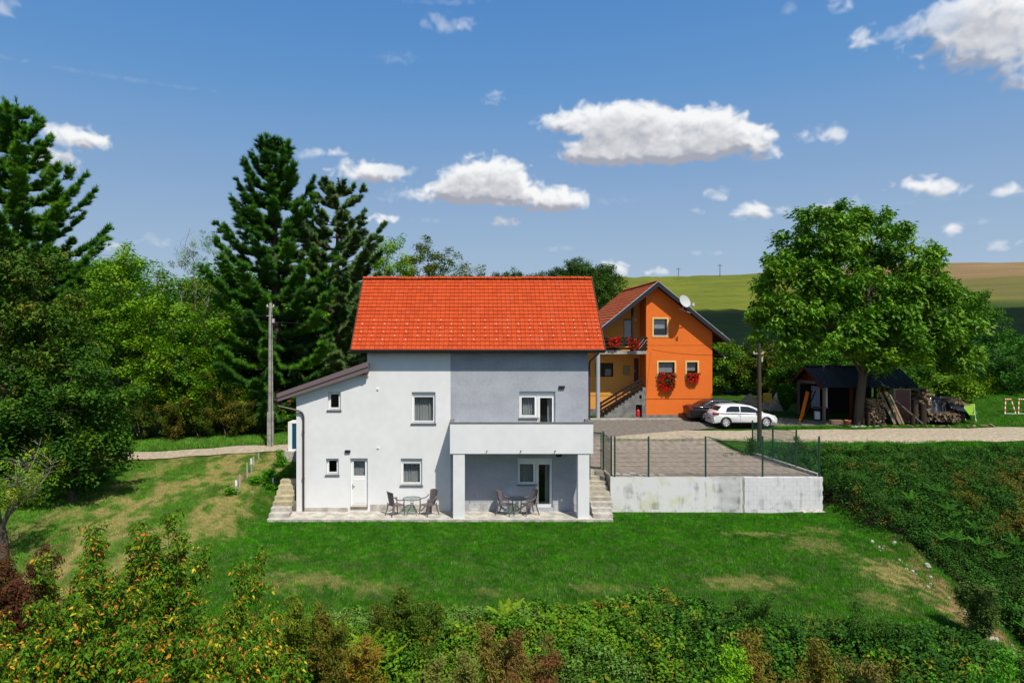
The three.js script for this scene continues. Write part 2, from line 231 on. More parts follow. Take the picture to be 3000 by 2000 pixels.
// where brambles, ferns and young growth have taken over from the mown grass
function bramble(x, z) {
  const nn = fbm(x * 0.3, z * 0.3, 3);
  const front = sst(-0.4, 0.4, z - pl(x, [[-30, 9.2], [-14, 10.2], [-9, 10], [-6, 9.4], [2, 9.0], [6, 8.5], [8, 9.2], [12, 9.6], [15, 10.1], [17, 11]]) + nn * 0.5);
  const edge = pl(z, [[-9, 20], [-6.4, 15.4], [-1, 16.1], [2, 16.4], [5, 17.3], [8, 18.3], [10, 17.5]]);
  const right = sst(-0.3, 0.4, x - edge + nn * 0.35) * sst(-8.2, -6.9, z - sst(16, 24, x) * 0.4 + nn * 0.5);
  return Math.max(front, right);
}
function lines(parts) { const o = []; for (const [a, b, s] of parts) for (let v = a; v < b - 1e-6; v += s) o.push(v); o.push(parts[parts.length - 1][1]); return o; }
{
  const xs = lines([[-1500, -300, 100], [-300, -90, 10], [-90, -30, 1.5], [-30, 30, 0.3], [30, 90, 1.5], [90, 300, 10], [300, 1500, 100]]), zs = lines([[-1500, -300, 60], [-300, -60, 3], [-60, -20, 1], [-20, 16, 0.3], [16, 60, 1.5], [60, 1500, 90]]);
  const nx = xs.length, nz = zs.length, pos = new Float32Array(nx * nz * 3), col = new Float32Array(nx * nz * 3), uv = new Float32Array(nx * nz * 2), idx = [];
  for (let j = 0; j < nz; j++) for (let i = 0; i < nx; i++) { const k = j * nx + i, x = xs[i], z = zs[j]; pos.set([x, H(x, z), z], k * 3); col.set(groundTint(x, z), k * 3); uv.set([x, z], k * 2); if (i && j) idx.push(k - nx - 1, k - 1, k, k - nx - 1, k, k - nx); }
  const g = new THREE.BufferGeometry(); g.setAttribute('position', new THREE.BufferAttribute(pos, 3)); g.setAttribute('color', new THREE.BufferAttribute(col, 3)); g.setAttribute('uv', new THREE.BufferAttribute(uv, 2)); g.setIndex(idx); g.computeVertexNormals();
  tag(mesh('ground', g, std([1, 1, 1], { vertexColors: true, map: gritTone, bumpMap: grit, bumpScale: 0.02, roughness: 1 })), 'grassy ground running from the bank up to the field hill', 'ground', null, 'structure');
}
function ribbon(name, pts, widths, lift, mat, label, cat, edge = 0.25, fine = 60) { // a surface laid along a line over the ground
  const c = new THREE.CatmullRomCurve3(pts.map(([x, z]) => V(x, 0, z))), n = fine, m = 10, pos = [], idx = [], p = V(), t = V();
  for (let i = 0; i <= n; i++) { c.getPointAt(i / n, p); c.getTangentAt(i / n, t); const w = pl(i / n, widths);
    for (let j = 0; j <= m; j++) { const o = (j / m - 0.5) * (w + edge * fbm(p.x * 0.9 + (j > m / 2 ? 40 : 0), p.z * 0.9, 3) * 2), x = p.x - t.z * o, z = p.z + t.x * o; pos.push(x, H(x, z) + lift, z); if (i && j) { const k = i * (m + 1) + j; idx.push(k - m - 2, k, k - 1, k - m - 2, k - m - 1, k); } } }
  const g = new THREE.BufferGeometry(); g.setAttribute('position', new THREE.Float32BufferAttribute(pos, 3)); g.setIndex(idx); g.computeVertexNormals();
  const q = metric(g); q.computeVertexNormals();
  const nm = q.attributes.normal; if (nm.getY(0) < 0) { const ps = q.attributes.position; for (let i = 0; i < ps.count; i += 3) { const a = [ps.getX(i), ps.getY(i), ps.getZ(i)]; ps.setXYZ(i, ps.getX(i + 1), ps.getY(i + 1), ps.getZ(i + 1)); ps.setXYZ(i + 1, ...a); } q.computeVertexNormals(); }
  return tag(mesh(name, q, mat), label, cat, null, 'structure');
}
MAT.gravel = std([0.6, 0.53, 0.42], { map: gritTone, bumpMap: grit, bumpScale: 0.015, roughness: 1 });
MAT.asphalt = std([0.27, 0.25, 0.23], { map: gritTone, bumpMap: grit, bumpScale: 0.008, roughness: 0.95 });
ribbon('gravel_road', [[-60, -4], [-34, -6], [-22, -7.8], [-12, -9.8], [-4, -11.3], [6, -11.2], [13, -10.6], [20, -10.4], [28, -10.6], [40, -11.4], [60, -13], [110, -20]], [[0, 1.5], [0.3, 1.5], [0.42, 2.8], [0.5, 3.6], [0.56, 3.4], [0.7, 3.2], [1, 3.2]], 0.05, MAT.gravel, 'pale gravel road running behind the houses', 'road', 0.25, 160);
ribbon('asphalt_yard', [[1, -12.6], [7, -12.6], [11, -13.6], [15, -14.6], [20, -15.2]], [[0, 5], [0.35, 5.6], [0.6, 4.4], [1, 2.6]], 0.062, MAT.asphalt, 'grey asphalt yard before the orange house', 'yard', 0.2, 30);
ribbon('shed_yard', [[18, -14.6], [21, -14.6], [24, -14], [27, -13.6]], [[0, 3.2], [0.5, 3.0], [1, 1.2]], 0.045, std([0.34, 0.31, 0.26], { map: gritTone, bumpMap: grit, bumpScale: 0.012, roughness: 1 }), 'trodden earth and gravel beside the shed', 'yard', 0.25, 30);
{ // a fair-weather cloud above and behind the camera: its shadow lies on the lower field
  const lump = []; const r = rand(33); for (let k = 0; k < 16; k++) { const g = new THREE.IcosahedronGeometry(1, 3), p = g.attributes.position, s = 16 + 12 * r(), cx = (r() - 0.5) * 105, cz = (r() - 0.5) * 44; for (let i = 0; i < p.count; i++) { const q = 1 + 0.22 * n3(p.getX(i) * 2 + k, p.getY(i) * 2, p.getZ(i) * 2); p.setXYZ(i, p.getX(i) * s * 1.5 * q + cx, Math.max(-0.25, p.getY(i)) * s * 0.8 * q, p.getZ(i) * s * q + cz); } g.computeVertexNormals(); lump.push(g); }
  const c = mesh('cloud', lump, std([0.85, 0.86, 0.88], { roughness: 1 })); c.position.set(66 + 78, 268, -97 + 150); tag(c, 'low white cloud overhead that shades the lower field', 'cloud');
}
// ---------- the white and grey house ----------
const house = thing('white_house', 'white and grey plastered house with steep orange tiled roof and balcony', 'house');
const XL = -8.04, XM = -4.84, XG = -1.08, XR = 5.14, EAVE = 7.28, BACKZ = -6.1, TH = 0.3;
const openW = { small_up: [-6.62, -6.04, 4.55, 5.37], big_up: [-2.83, -1.76, 3.95, 5.37], small_low: [-6.70, -6.13, 1.63, 2.37], door: [-5.61, -4.82, 0.1, 2.38], big_low: [-3.33, -2.36, 1.16, 2.37] };
const comboUp = { x0: 2.03, xm: 2.83, x1: 3.65, top: 5.4, wb: 4.2, db: 3.08 }, comboLow = { x0: 1.956, xm: 2.77, x1: 3.54, top: 2.38, wb: 1.18, db: 0.16 };
const leanY = (x) => 5.03 + (x - XL) * 0.336;
{
  const holes = Object.values(openW).map((o) => rect(...o));
  part(house, 'front_wall', poly([[XL, -0.3], [XG, -0.3], [XG, EAVE], [XM, EAVE], [XM, leanY(XM)], [XL, leanY(XL)]], -TH, 0, holes), MAT.white, 'bright white plastered part of the front wall');
  const ell = (c) => [[c.x0, c.wb], [c.xm, c.wb], [c.xm, c.db], [c.x1, c.db], [c.x1, c.top], [c.x0, c.top]];
  part(house, 'front_wall', poly([[XG, -0.3], [XR, -0.3], [XR, EAVE], [XG, EAVE]], -TH, 0, [ell(comboUp), ell(comboLow)]), MAT.grey, 'grey plastered part of the front wall');
  const gable = (x0, x1) => poly([[BACKZ, -0.3], [-TH, -0.3], [-TH, 7.28], [0.0, 7.3], [-3.0, 10.3], [-6.1, 7.3], [BACKZ, 7.28]], 0, x1 - x0).rotateY(-Math.PI / 2).translate(x1, 0, 0);
  part(house, 'side_wall', gable(XM, XM + TH).clone(), MAT.white); part(house, 'side_wall', gable(XR - TH, XR), MAT.grey);
  part(house, 'side_wall', bx(XL, XL + TH, -0.3, leanY(XL) - 0.05, -5.4, -TH), MAT.white);
  part(house, 'back_wall', [bx(XM + TH, XR - TH, -0.3, 7.28, BACKZ, BACKZ + TH), bx(XL + TH, XM, -0.3, 5, -5.4, -5.1)], MAT.white);
  part(house, 'floor', [bx(XM + TH, XR - TH, 2.78, 3.03, BACKZ + TH, -TH), bx(XL + TH, XM, 2.78, 3.03, -5.1, -TH), bx(XM + TH, XR - TH, 5.7, 5.9, BACKZ + TH, -TH), bx(XM + TH, XR - TH, -0.2, 0.02, BACKZ + TH, -TH), bx(XL + TH, XM, -0.2, 0.02, -5.1, -TH)], MAT.inside);
}
// windows: a frame in the reveal with its pane, curtain, sill and roller-shutter box
function pleats(x0, x1, y0, y1, z, depth = 0.02, waves = 9, seed = 1) { const g = new THREE.PlaneGeometry(x1 - x0, y1 - y0, waves * 6, 4).translate((x0 + x1) / 2, (y0 + y1) / 2, z), p = g.attributes.position; for (let i = 0; i < p.count; i++) { const t = (p.getX(i) - x0) / (x1 - x0); p.setZ(i, z + depth * Math.sin(t * waves * 6.28 + 0.8 * Math.sin(t * 7 + seed)) * (0.6 + 0.4 * Math.sin(t * 13 + seed))); } g.computeVertexNormals(); return g; }
function frameGeo(x0, x1, y0, y1, z0, z1, w) { return [bx(x0, x0 + w, y0, y1, z0, z1), bx(x1 - w, x1, y0, y1, z0, z1), bx(x0 + w, x1 - w, y0, y0 + w, z0, z1), bx(x0 + w, x1 - w, y1 - w, y1, z0, z1)]; }
function windowAt(parent, [x0, x1, y0, y1], o = {}) {
  const box = o.box ?? 0, z = o.z ?? -0.13, e = 0.003, top = y1 - e - box, fw = o.fw ?? 0.055, sw = o.sw ?? 0.05;
  x0 += e; x1 -= e; y0 += e;
  const f = part(parent, 'window', frameGeo(x0, x1, y0, top, z - 0.08, z, fw), MAT.pvc, o.label);
  part(f, 'sash', frameGeo(x0 + fw, x1 - fw, y0 + fw, top - fw, z - 0.065, z + 0.016, sw), MAT.pvc);
  part(f, 'pane', bx(x0 + fw + sw, x1 - fw - sw, y0 + fw + sw, top - fw - sw, z - 0.03, z - 0.026), MAT.glass);
  if (box) { part(f, 'shutter_box', rbx(x0, x1, top, y1 - e, z - 0.1, z + 0.05, 0.012), MAT.pvcShade); part(f, 'shutter_guide', bx(x0, x0 + 0.035, y0 + 0.02, top, z, z + 0.035), MAT.pvc); part(f, 'shutter_guide', bx(x1 - 0.035, x1, y0 + 0.02, top, z, z + 0.035), MAT.pvc); part(f, 'shutter_bar', bx(x0 + 0.04, x1 - 0.04, top - 0.06, top - 0.005, z + 0.018, z + 0.032), MAT.pvc); }
  if (o.curtain) part(f, 'curtain', pleats(x0 + fw, x1 - fw, y0 + 0.02, top - 0.03, z - 0.2, 0.045, o.waves || 7, x0 * 3), MAT.curtain);
  if (o.sill !== false) part(f, 'sill', rbx(x0 - 0.05, x1 + 0.05, y0 - 0.035, y0 + 0.004, z - 0.02, 0.06, 0.008), o.sillMat || MAT.granite);
  if (o.handle) part(f, 'handle', [bx((x0 + x1) / 2 - 0.05, (x0 + x1) / 2 + 0.05, y0 + 0.04, y0 + 0.06, z + 0.02, z + 0.045)], MAT.pvc);
  return f;
}
windowAt(house, openW.small_up, { label: 'small upper window of the lean-to' });
windowAt(house, openW.big_up, { box: 0.13, curtain: true });
windowAt(house, openW.small_low, { label: 'small lower window beside the white door' });
windowAt(house, openW.big_low, { box: 0.14, curtain: true });
{ // white side door with a glazed upper half
  const [x0, x1, y0, y1] = openW.door, z = -0.12;
  const d = part(house, 'door', [...frameGeo(x0 + 0.003, x1 - 0.003, y0 + 0.08, y1 - 0.003, z - 0.08, z, 0.06)], MAT.pvc);
  part(d, 'door_leaf', [rbx(x0 + 0.065, x1 - 0.065, y0 + 0.15, 1.50, z - 0.06, z + 0.012, 0.01), ...frameGeo(x0 + 0.065, x1 - 0.065, 1.50, y1 - 0.07, z - 0.06, z + 0.012, 0.07)], MAT.pvc);
  part(d, 'door_panel', [rbx(x0 + 0.13, x1 - 0.13, y0 + 0.24, 1.42, z + 0.006, z + 0.022, 0.006)], MAT.pvcShade);
  part(d, 'pane', bx(x0 + 0.135, x1 - 0.135, 1.57, y1 - 0.14, z - 0.03, z - 0.026), MAT.glass);
  part(d, 'curtain', pleats(x0 + 0.1, x1 - 0.1, 1.55, y1 - 0.1, z - 0.16, 0.015, 7, 2), MAT.curtain);
  part(d, 'handle', [bx(x0 + 0.085, x0 + 0.115, 0.98, 1.2, z + 0.012, z + 0.03), bx(x0 + 0.09, x0 + 0.2, 1.1, 1.12, z + 0.03, z + 0.05)], MAT.steel);
  part(d, 'threshold', bx(x0 + 0.003, x1 - 0.003, y0 + 0.002, y0 + 0.078, z - 0.1, 0.04), std([0.28, 0.22, 0.15], { map: concreteTone }));
}
function comboAt(c, curtain, label) { // a window and a glazed door side by side
  const z = -0.13, box = 0.17, top = c.top - 0.003 - box;
  const f = part(house, 'balcony_door', [...frameGeo(c.xm + 0.012, c.x1 - 0.003, c.db + 0.003, top, z - 0.08, z, 0.06)], MAT.pvc, label);
  part(f, 'sash', frameGeo(c.xm + 0.075, c.x1 - 0.065, c.db + 0.07, top - 0.062, z - 0.065, z + 0.016, 0.065), MAT.pvc);
  part(f, 'pane', bx(c.xm + 0.14, c.x1 - 0.13, c.db + 0.135, top - 0.13, z - 0.03, z - 0.026), MAT.glass);
  part(f, 'handle', [bx(c.xm + 0.09, c.xm + 0.12, c.db + 0.95, c.db + 1.13, z + 0.016, z + 0.045)], MAT.steel);
  part(f, 'shutter_box', rbx(c.x0 + 0.003, c.x1 - 0.003, top, c.top - 0.003, z - 0.1, z + 0.04, 0.012), MAT.pvcShade);
  part(f, 'shutter_guide', bx(c.x1 - 0.045, c.x1 - 0.01, c.db + 0.05, top, z, z + 0.035), MAT.pvc); part(f, 'shutter_guide', bx(c.xm + 0.02, c.xm + 0.055, c.db + 0.05, top, z, z + 0.035), MAT.pvc);
  part(f, 'curtain', pleats(c.x1 - 0.32, c.x1 - 0.08, c.db + 0.05, top - 0.05, z - 0.22, 0.025, 5, c.db), MAT.curtain);
  windowAt(house, [c.x0, c.xm + 0.008, c.wb, top + 0.003], { curtain, waves: 6, sill: true });
}
comboAt(comboUp, true, 'glazed balcony door on the upper floor'); comboAt(comboLow, true, 'glazed terrace door on the lower floor');
for (const [x0, x1, y0, y1] of [[-5.85, -5.59, 2.65, 2.76], [3.80, 4.08, 5.54, 5.66], [3.68, 3.94, 2.46, 2.56]]) part(house, 'wall_lamp', [rbx(x0, x1, y0, y1, 0.002, 0.09, 0.03), bx(x0 + 0.05, x1 - 0.05, y0 - 0.012, y0, 0.01, 0.07)], MAT.black);
for (const [x, y] of [[-4.37, 5.5], [-4.35, 2.85]]) part(house, 'vent_cap', [new THREE.CylinderGeometry(0.055, 0.06, 0.03, 18).rotateX(Math.PI / 2).translate(x, y, 0.016), new THREE.TorusGeometry(0.035, 0.008, 6, 18).translate(x, y, 0.033)], MAT.pvcShade);
part(house, 'wall_socket', rbx(3.89, 3.98, 0.45, 0.55, 0.002, 0.04, 0.008), MAT.pvc);
part(house, 'plinth', [rbx(XG + 0.6, 0.72, 0.0, 0.36, 0.002, 0.03, 0.006), rbx(1.6, 2.74, 0.0, 0.36, 0.002, 0.03, 0.006), rbx(3.58, 3.75, 0.0, 0.36, 0.002, 0.03, 0.006), rbx(4.35, XR - 0.01, 0, 0.36, 0.002, 0.03, 0.006)], MAT.plinth);
part(house, 'plinth', [rbx(-7.7, -5.7, 0.0, 0.16, 0.002, 0.035, 0.008), rbx(-4.7, -1.6, 0.0, 0.3, 0.002, 0.022, 0.006)], MAT.paleConcrete, 'rough pale base of the white wall');

// main roof: a board deck, tiles laid one by one in nineteen courses, ridge caps, snow guards, gutter
const RX0 = -5.5, RX1 = 5.81, RP = Math.PI / 4, RLEN = 4.86, EZ = 0.42, EY = 7.3;
const tileMats = [[0.66, 0.092, 0.022], [0.64, 0.088, 0.021], [0.68, 0.098, 0.025], [0.6, 0.08, 0.02], [0.66, 0.104, 0.032]].map((c) => std(c, { map: gritTone, roughness: 0.72 }));
function tileGeo(w, len) { // a double-rolled clay tile; z runs down the slope, the lower edge at z = 0
  const prof = [[0, 0.004], [0.06, 0.013], [0.2, 0.017], [0.34, 0.013], [0.47, 0.007], [0.56, 0.013], [0.7, 0.017], [0.84, 0.013], [0.99, 0.004]].map(([x, y]) => [x * w, y]), pos = [], idx = [];
  for (const [x, y] of prof) pos.push(x, y + 0.035, 0, x, y, -len);
  for (let i = 0; i < prof.length - 1; i++) { const a = i * 2; idx.push(a, a + 2, a + 1, a + 1, a + 2, a + 3); }
  const b = pos.length / 3; for (const [x, y] of prof) pos.push(x, y + 0.035, 0, x, y - 0.006, 0.0);
  for (let i = 0; i < prof.length - 1; i++) { const a = b + i * 2; idx.push(a, a + 1, a + 2, a + 1, a + 3, a + 2); }
  const g = new THREE.BufferGeometry(); g.setAttribute('position', new THREE.Float32BufferAttribute(pos, 3)); g.setIndex(idx); return toCreasedNormals(metric(g), 0.9);
}
{
  const roof = part(house, 'roof', [bx(RX0, RX1, -0.1, -0.03, -RLEN, 0).rotateX(RP).translate(0, EY, EZ), bx(RX0, RX1, -0.1, 0.02, -RLEN, 0).rotateX(RP).scale(1, 1, -1).translate(0, EY, -6.44)].map((g, i) => { if (i) { const p = g.index.array; for (let k = 0; k < p.length; k += 3) { const t = p[k]; p[k] = p[k + 1]; p[k + 1] = t; } g.computeVertexNormals(); } return g; }), tileMats[1]);
  const nrow = 19, ncol = 55, w = (RX1 - RX0) / ncol, ex = RLEN / nrow, tg = tileGeo(w * 1.0, ex + 0.05), r = rand(3), rest = [], Q = new THREE.Quaternion().setFromEuler(new THREE.Euler(RP, 0, 0)), down = V(0, -Math.sin(RP), Math.cos(RP)), nrm = V(0, Math.cos(RP), Math.sin(RP));
  const tilePos = (i, j, lift = 0) => { const s = (j) * ex - 0.03; return V(RX0 + i * w, EY, EZ).addScaledVector(down, -s).addScaledVector(nrm, lift); };
  let singles = 0;
  for (let j = 0; j < nrow; j++) for (let i = 0; i < ncol; i++) {
    const p = tilePos(i, j, -0.012 + (r() - 0.5) * 0.006), q = Q.clone().multiply(new THREE.Quaternion().setFromEuler(new THREE.Euler((r() - 0.5) * 0.018, (r() - 0.5) * 0.012, (r() - 0.5) * 0.02)));
    const mi = Math.min(4, Math.floor(clamp(0.5 + 0.55 * fbm(i * 0.09, j * 0.14, 3) + (r() - 0.5) * 0.55, 0, 0.999) * 5));
    if (singles < 300) { singles++; const m = new THREE.Mesh(tg, tileMats[mi]); m.name = 'roof_tile'; m.position.copy(p); m.quaternion.copy(q); m.castShadow = m.receiveShadow = true; roof.add(m); }
    else { const c = [[1, 1, 1], [0.97, 0.96, 0.96], [1.03, 1.06, 1.1], [0.91, 0.87, 0.9], [1.0, 1.12, 1.4]][mi]; rest.push([p.x, p.y, p.z, q, 1, c]); }
  }
  tag(inst('upper_roof_tiles', tg, std([0.66, 0.092, 0.022], { map: gritTone, roughness: 0.72 }), roof, rest), null, null, null, 'stuff');
  const nc = 33;
  const capG = metric(new THREE.CylinderGeometry(0.105, 0.12, 0.37, 10, 1, true, -Math.PI / 2, Math.PI).rotateZ(-Math.PI / 2).rotateX(-Math.PI / 2)); capG.computeBoundingBox();
  const ring = metric(new THREE.TorusGeometry(0.126, 0.022, 5, 10, Math.PI).rotateY(Math.PI / 2));
  const capGeo = mergeGeometries([capG, ring.translate(0.17, 0, 0)].map((g) => { g = g.index ? g.toNonIndexed() : g; return g; }));
  for (let i = 0; i < nc; i++) { const m = new THREE.Mesh(capGeo, tileMats[(i * 7) % 5]); m.name = 'ridge_tile'; m.position.set(RX0 + 0.18 + i * (RX1 - RX0 - 0.36) / (nc - 1), EY + RLEN * Math.sin(RP) + 0.015 + 0.012 * Math.sin(i * 0.7) * Math.sin(i * 0.23), EZ - RLEN * Math.cos(RP)); m.castShadow = m.receiveShadow = true; roof.add(m); }
  const guardMat = std([0.55, 0.36, 0.28], { roughness: 0.6 }), guard = join([bx(-0.013, 0.013, 0.045, 0.055, -0.14, 0.0), bx(-0.013, 0.013, 0.045, 0.1, -0.01, 0.0)]);
  for (let j = 2; j <= 7; j++) for (let i = 0; i < 11; i++) { const m = new THREE.Mesh(guard, guardMat); m.name = 'snow_guard'; m.position.copy(tilePos(1.6 + i * 5 + (j % 2) * 2.5, j, 0.0)); m.quaternion.copy(Q); m.castShadow = true; roof.add(m); }
  part(house, 'gutter', [(() => { const g = new THREE.CylinderGeometry(0.075, 0.075, RX1 - RX0 + 0.06, 14, 1, true, 0, Math.PI).rotateZ(Math.PI / 2); return g.rotateX(Math.PI / 2 + Math.PI / 2).translate((RX0 + RX1) / 2, EY - 0.035, EZ + 0.05); })(), new THREE.CylinderGeometry(0.012, 0.012, RX1 - RX0 + 0.06, 8).rotateZ(Math.PI / 2).translate((RX0 + RX1) / 2, EY - 0.03, EZ + 0.125)], Object.assign(MAT.brownMetal.clone(), { side: THREE.DoubleSide }));
  part(house, 'fascia_board', bx(RX0, RX1, EY - 0.17, EY - 0.03, EZ - 0.03, EZ - 0.01), MAT.brownMetal);
  part(house, 'soffit', bx(RX0 + 0.02, RX1 - 0.02, EY - 0.1, EY - 0.08, 0.002, EZ - 0.03), MAT.brownMetal);
  for (const [x, s] of [[RX0, -1], [RX1, 1]]) part(house, 'verge_board', [beam([x + s * 0.012, EY - 0.06, EZ + 0.02], [x + s * 0.012, EY + RLEN * 0.7071 - 0.05, EZ - RLEN * 0.7071], 0.022, 0.2), beam([x + s * 0.012, EY - 0.06, -6.46], [x + s * 0.012, EY + RLEN * 0.7071 - 0.05, EZ - RLEN * 0.7071], 0.022, 0.2)], MAT.brownMetal);
  part(house, 'downpipe', [tube([[5.55, EY - 0.1, EZ + 0.02], [5.5, EY - 0.22, EZ - 0.05], [5.24, 6.75, -0.12], [5.22, 6.6, -0.16], [5.22, 5.5, -0.16], [5.22, 1.4, -0.16]], 0.045, 50, 8, 0.2)], MAT.brownMetal, 'dark downpipe at the grey corner of the house');
}
// lean-to roof
{
  const b = (x) => 4.97 + (x + 8.78) * 0.33;
  const lr = part(house, 'lean_to_roof', poly([[-8.78, b(-8.78) + 0.04], [XM + 0.1, b(XM + 0.1) + 0.04], [XM + 0.1, b(XM + 0.1) + 0.36], [-8.78, b(-8.78) + 0.26]], -5.9, 0.3), MAT.brownFascia);
  part(lr, 'verge_board', [poly([[-8.8, b(-8.8)], [-4.74, b(-4.74)], [-4.74, b(-4.74) + 0.26], [-8.8, b(-8.8) + 0.2]], 0.302, 0.33), poly([[-8.83, b(-8.8) + 0.17], [-4.74, b(-4.74) + 0.23], [-4.74, b(-4.74) + 0.46], [-8.83, b(-8.8) + 0.36]], 0.335, 0.37)], MAT.brownFascia);
  const tg = tileGeo(0.21, 0.32), rest = [], r = rand(8), sl = Math.atan(0.34); // tiles run down to the left
  const base = new THREE.Quaternion().setFromEuler(new THREE.Euler(0, -Math.PI / 2, 0)).premultiply(new THREE.Quaternion().setFromEuler(new THREE.Euler(0, 0, sl)));
  for (let j = 0; j < 13; j++) for (let i = 0; i < 29; i++) { const x = -8.82 + j * 0.31, c = 0.9 + 0.2 * r(); rest.push([x, b(x) + 0.315 + 0.007 * j, 0.33 - i * 0.212 - 0.21, base, 1, [c, c * (0.9 + 0.3 * r()), c]]); }
  tag(inst('lean_to_tiles', tg, std([0.5, 0.12, 0.05], { map: gritTone, roughness: 0.8 }), lr, rest), null, null, null, 'stuff');
  part(lr, 'rafter_end', [beam([-8.3, leanY(-8.1) - 0.0, 0.02], [-8.3, leanY(-8.1), 0.26], 0.16, 0.12).rotateZ(0), beam([-4.95, b(-4.95) - 0.06, 0.02], [-4.95, b(-4.95) - 0.06, 0.28], 0.14, 0.1)].map((g) => g), MAT.timber);
  part(house, 'eave_plaster', poly([[XL, leanY(XL) - 0.12], [XL + 0.22, leanY(XL) - 0.1], [XL + 0.3, leanY(XL) + 0.02], [XM + 0.06, leanY(XM) - 0.02], [XM + 0.06, b(XM) + 0.02], [XL, b(XL) + 0.02]], 0.002, 0.06), MAT.white);
  part(house, 'gutter', [bx(-8.95, -8.81, 5.0, 5.02, -5.8, 0.35), bx(-8.96, -8.945, 5.0, 5.11, -5.8, 0.35), bx(-8.82, -8.805, 5.0, 5.13, -5.8, 0.35), bx(-8.95, -8.81, 5.0, 5.1, 0.35, 0.36)], MAT.brownMetal, 'eaves gutter of the lean-to');
  part(house, 'downpipe', [tube([[-8.86, 5.02, 0.2], [-8.86, 4.86, 0.2], [-8.78, 4.74, 0.2], [-8.5, 4.68, 0.17], [-7.95, 4.54, 0.1], [-7.78, 4.46, 0.08], [-7.7, 4.25, 0.08], [-7.7, 3.5, 0.08], [-7.7, 0.05, 0.08]], 0.047, 70, 9, 0.15), new THREE.TorusGeometry(0.055, 0.014, 6, 14).rotateX(Math.PI / 2).translate(-7.7, 3.6, 0.08), new THREE.TorusGeometry(0.055, 0.014, 6, 14).rotateX(Math.PI / 2).translate(-7.7, 1.5, 0.08), bx(-7.78, -7.74, 3.59, 3.61, 0.0, 0.08), bx(-7.78, -7.74, 1.49, 1.51, 0.0, 0.08)], MAT.brownMetal, 'brown downpipe bent round the lean-to corner');
}
// balcony on two square columns
{
  const z1 = 1.35, xl = -1.06, xr = 5.13;
  const bal = part(house, 'balcony', [bx(xl + 0.002, xr - 0.002, 2.82, 3.04, 0.002, z1 - 0.002)], MAT.white);
  part(bal, 'parapet', [poly([[xl, 2.8], [xr, 2.8], [xr, 4.12], [xl, 4.12]], z1 - 0.14, z1, [], 0.008), bx(xl, xl + 0.14, 2.805, 4.12, 0.004, z1 - 0.143), bx(xr - 0.14, xr, 2.805, 4.12, 0.004, z1 - 0.143)], MAT.white);
  part(bal, 'coping', [rbx(xl - 0.03, xr + 0.03, 4.123, 4.158, z1 - 0.17, z1 + 0.03, 0.008), rbx(xl - 0.03, xl + 0.17, 4.123, 4.158, 0.004, z1 - 0.173, 0.008), rbx(xr - 0.17, xr + 0.03, 4.123, 4.158, 0.004, z1 - 0.173, 0.008)], MAT.granite);
  for (const x of [0.54, 2.0, 3.48]) part(bal, 'drain_spout', rod([x, 2.95, z1 - 0.1], [x, 2.93, z1 + 0.13], 0.02, 0.02, 8), MAT.black);
  for (const [x0, x1] of [[-0.926, -0.42], [4.47, 4.97]]) part(house, 'column', poly(rect(x0, x1, -0.1, 2.798), 0.93, 1.32, [], 0.008), MAT.white);
}
// ---------- terrace slab, stairs, retaining wall ----------
tag(mesh('terrace_slab', [rbx(-8.95, 5.98, -0.35, 0.0, 0.003, 1.42, 0.015)], MAT.paleConcrete), 'pale concrete terrace slab along the front of the house', 'terrace', null, 'structure');
const stairR = thing('concrete_stairs', 'concrete stairs between the grey house wall and the retaining wall', 'stairs', [5.66, 0, 0]);
for (let i = 0; i < 9; i++) { const y1 = 0.003 + 0.163 * (i + 1), z = 1.22 - i * 0.36; part(stairR, 'step', rbx(-0.5, i < 2 ? 0.36 : 0.5, y1 - 0.163 - (i ? 0.05 : 0), y1, z - 0.40 - (i === 8 ? 0.6 : 0), z, 0.012), i < 3 ? MAT.paleConcrete : std([0.56, 0.53, 0.45], { map: concreteTone, bumpMap: grit, bumpScale: 0.002 })); }
part(stairR, 'stair_core', poly([[1.1, 0], [1.1, 0.05], [-2.3, 1.35], [-2.3, 0]].map(([a, b]) => [-a, b]), -0.48, 0.33).rotateY(Math.PI / 2), MAT.concrete);
const stairL = thing('concrete_stairs', 'narrow pale stairs climbing beside the lean-to wall', 'stairs', [-8.52, 0, 0]);
for (let i = 0; i < 7; i++) { const y1 = 0.003 + 0.17 * (i + 1), z = 1.18 - i * 0.36; part(stairL, 'step', rbx(-0.42 - 0.02 * i, 0.44 - 0.035 * i, y1 - 0.25, y1, z - 0.42, z, 0.012), i < 2 ? MAT.paleConcrete : std([0.62, 0.56, 0.38], { map: concreteTone, bumpMap: grit, bumpScale: 0.002 })); }
part(stairL, 'stair_core', poly([[1.0, -0.2], [1.0, 0.02], [-1.3, 1.0], [-1.3, -0.2]].map(([a, b]) => [-a, b]), -0.4, 0.2).rotateY(Math.PI / 2), MAT.concrete);
tag(mesh('concrete_ramp', [poly([[0.3, 0], [0.3, 0.35], [-2.6, 1.55], [-4.6, 1.6], [-4.6, 0]].map(([a, b]) => [-a, b]), 0, 0.35).rotateY(Math.PI / 2).translate(-8.42, 0, -0.35)], MAT.asphalt), 'grey sloping concrete strip along the lean-to side wall', 'ramp', null, 'structure');

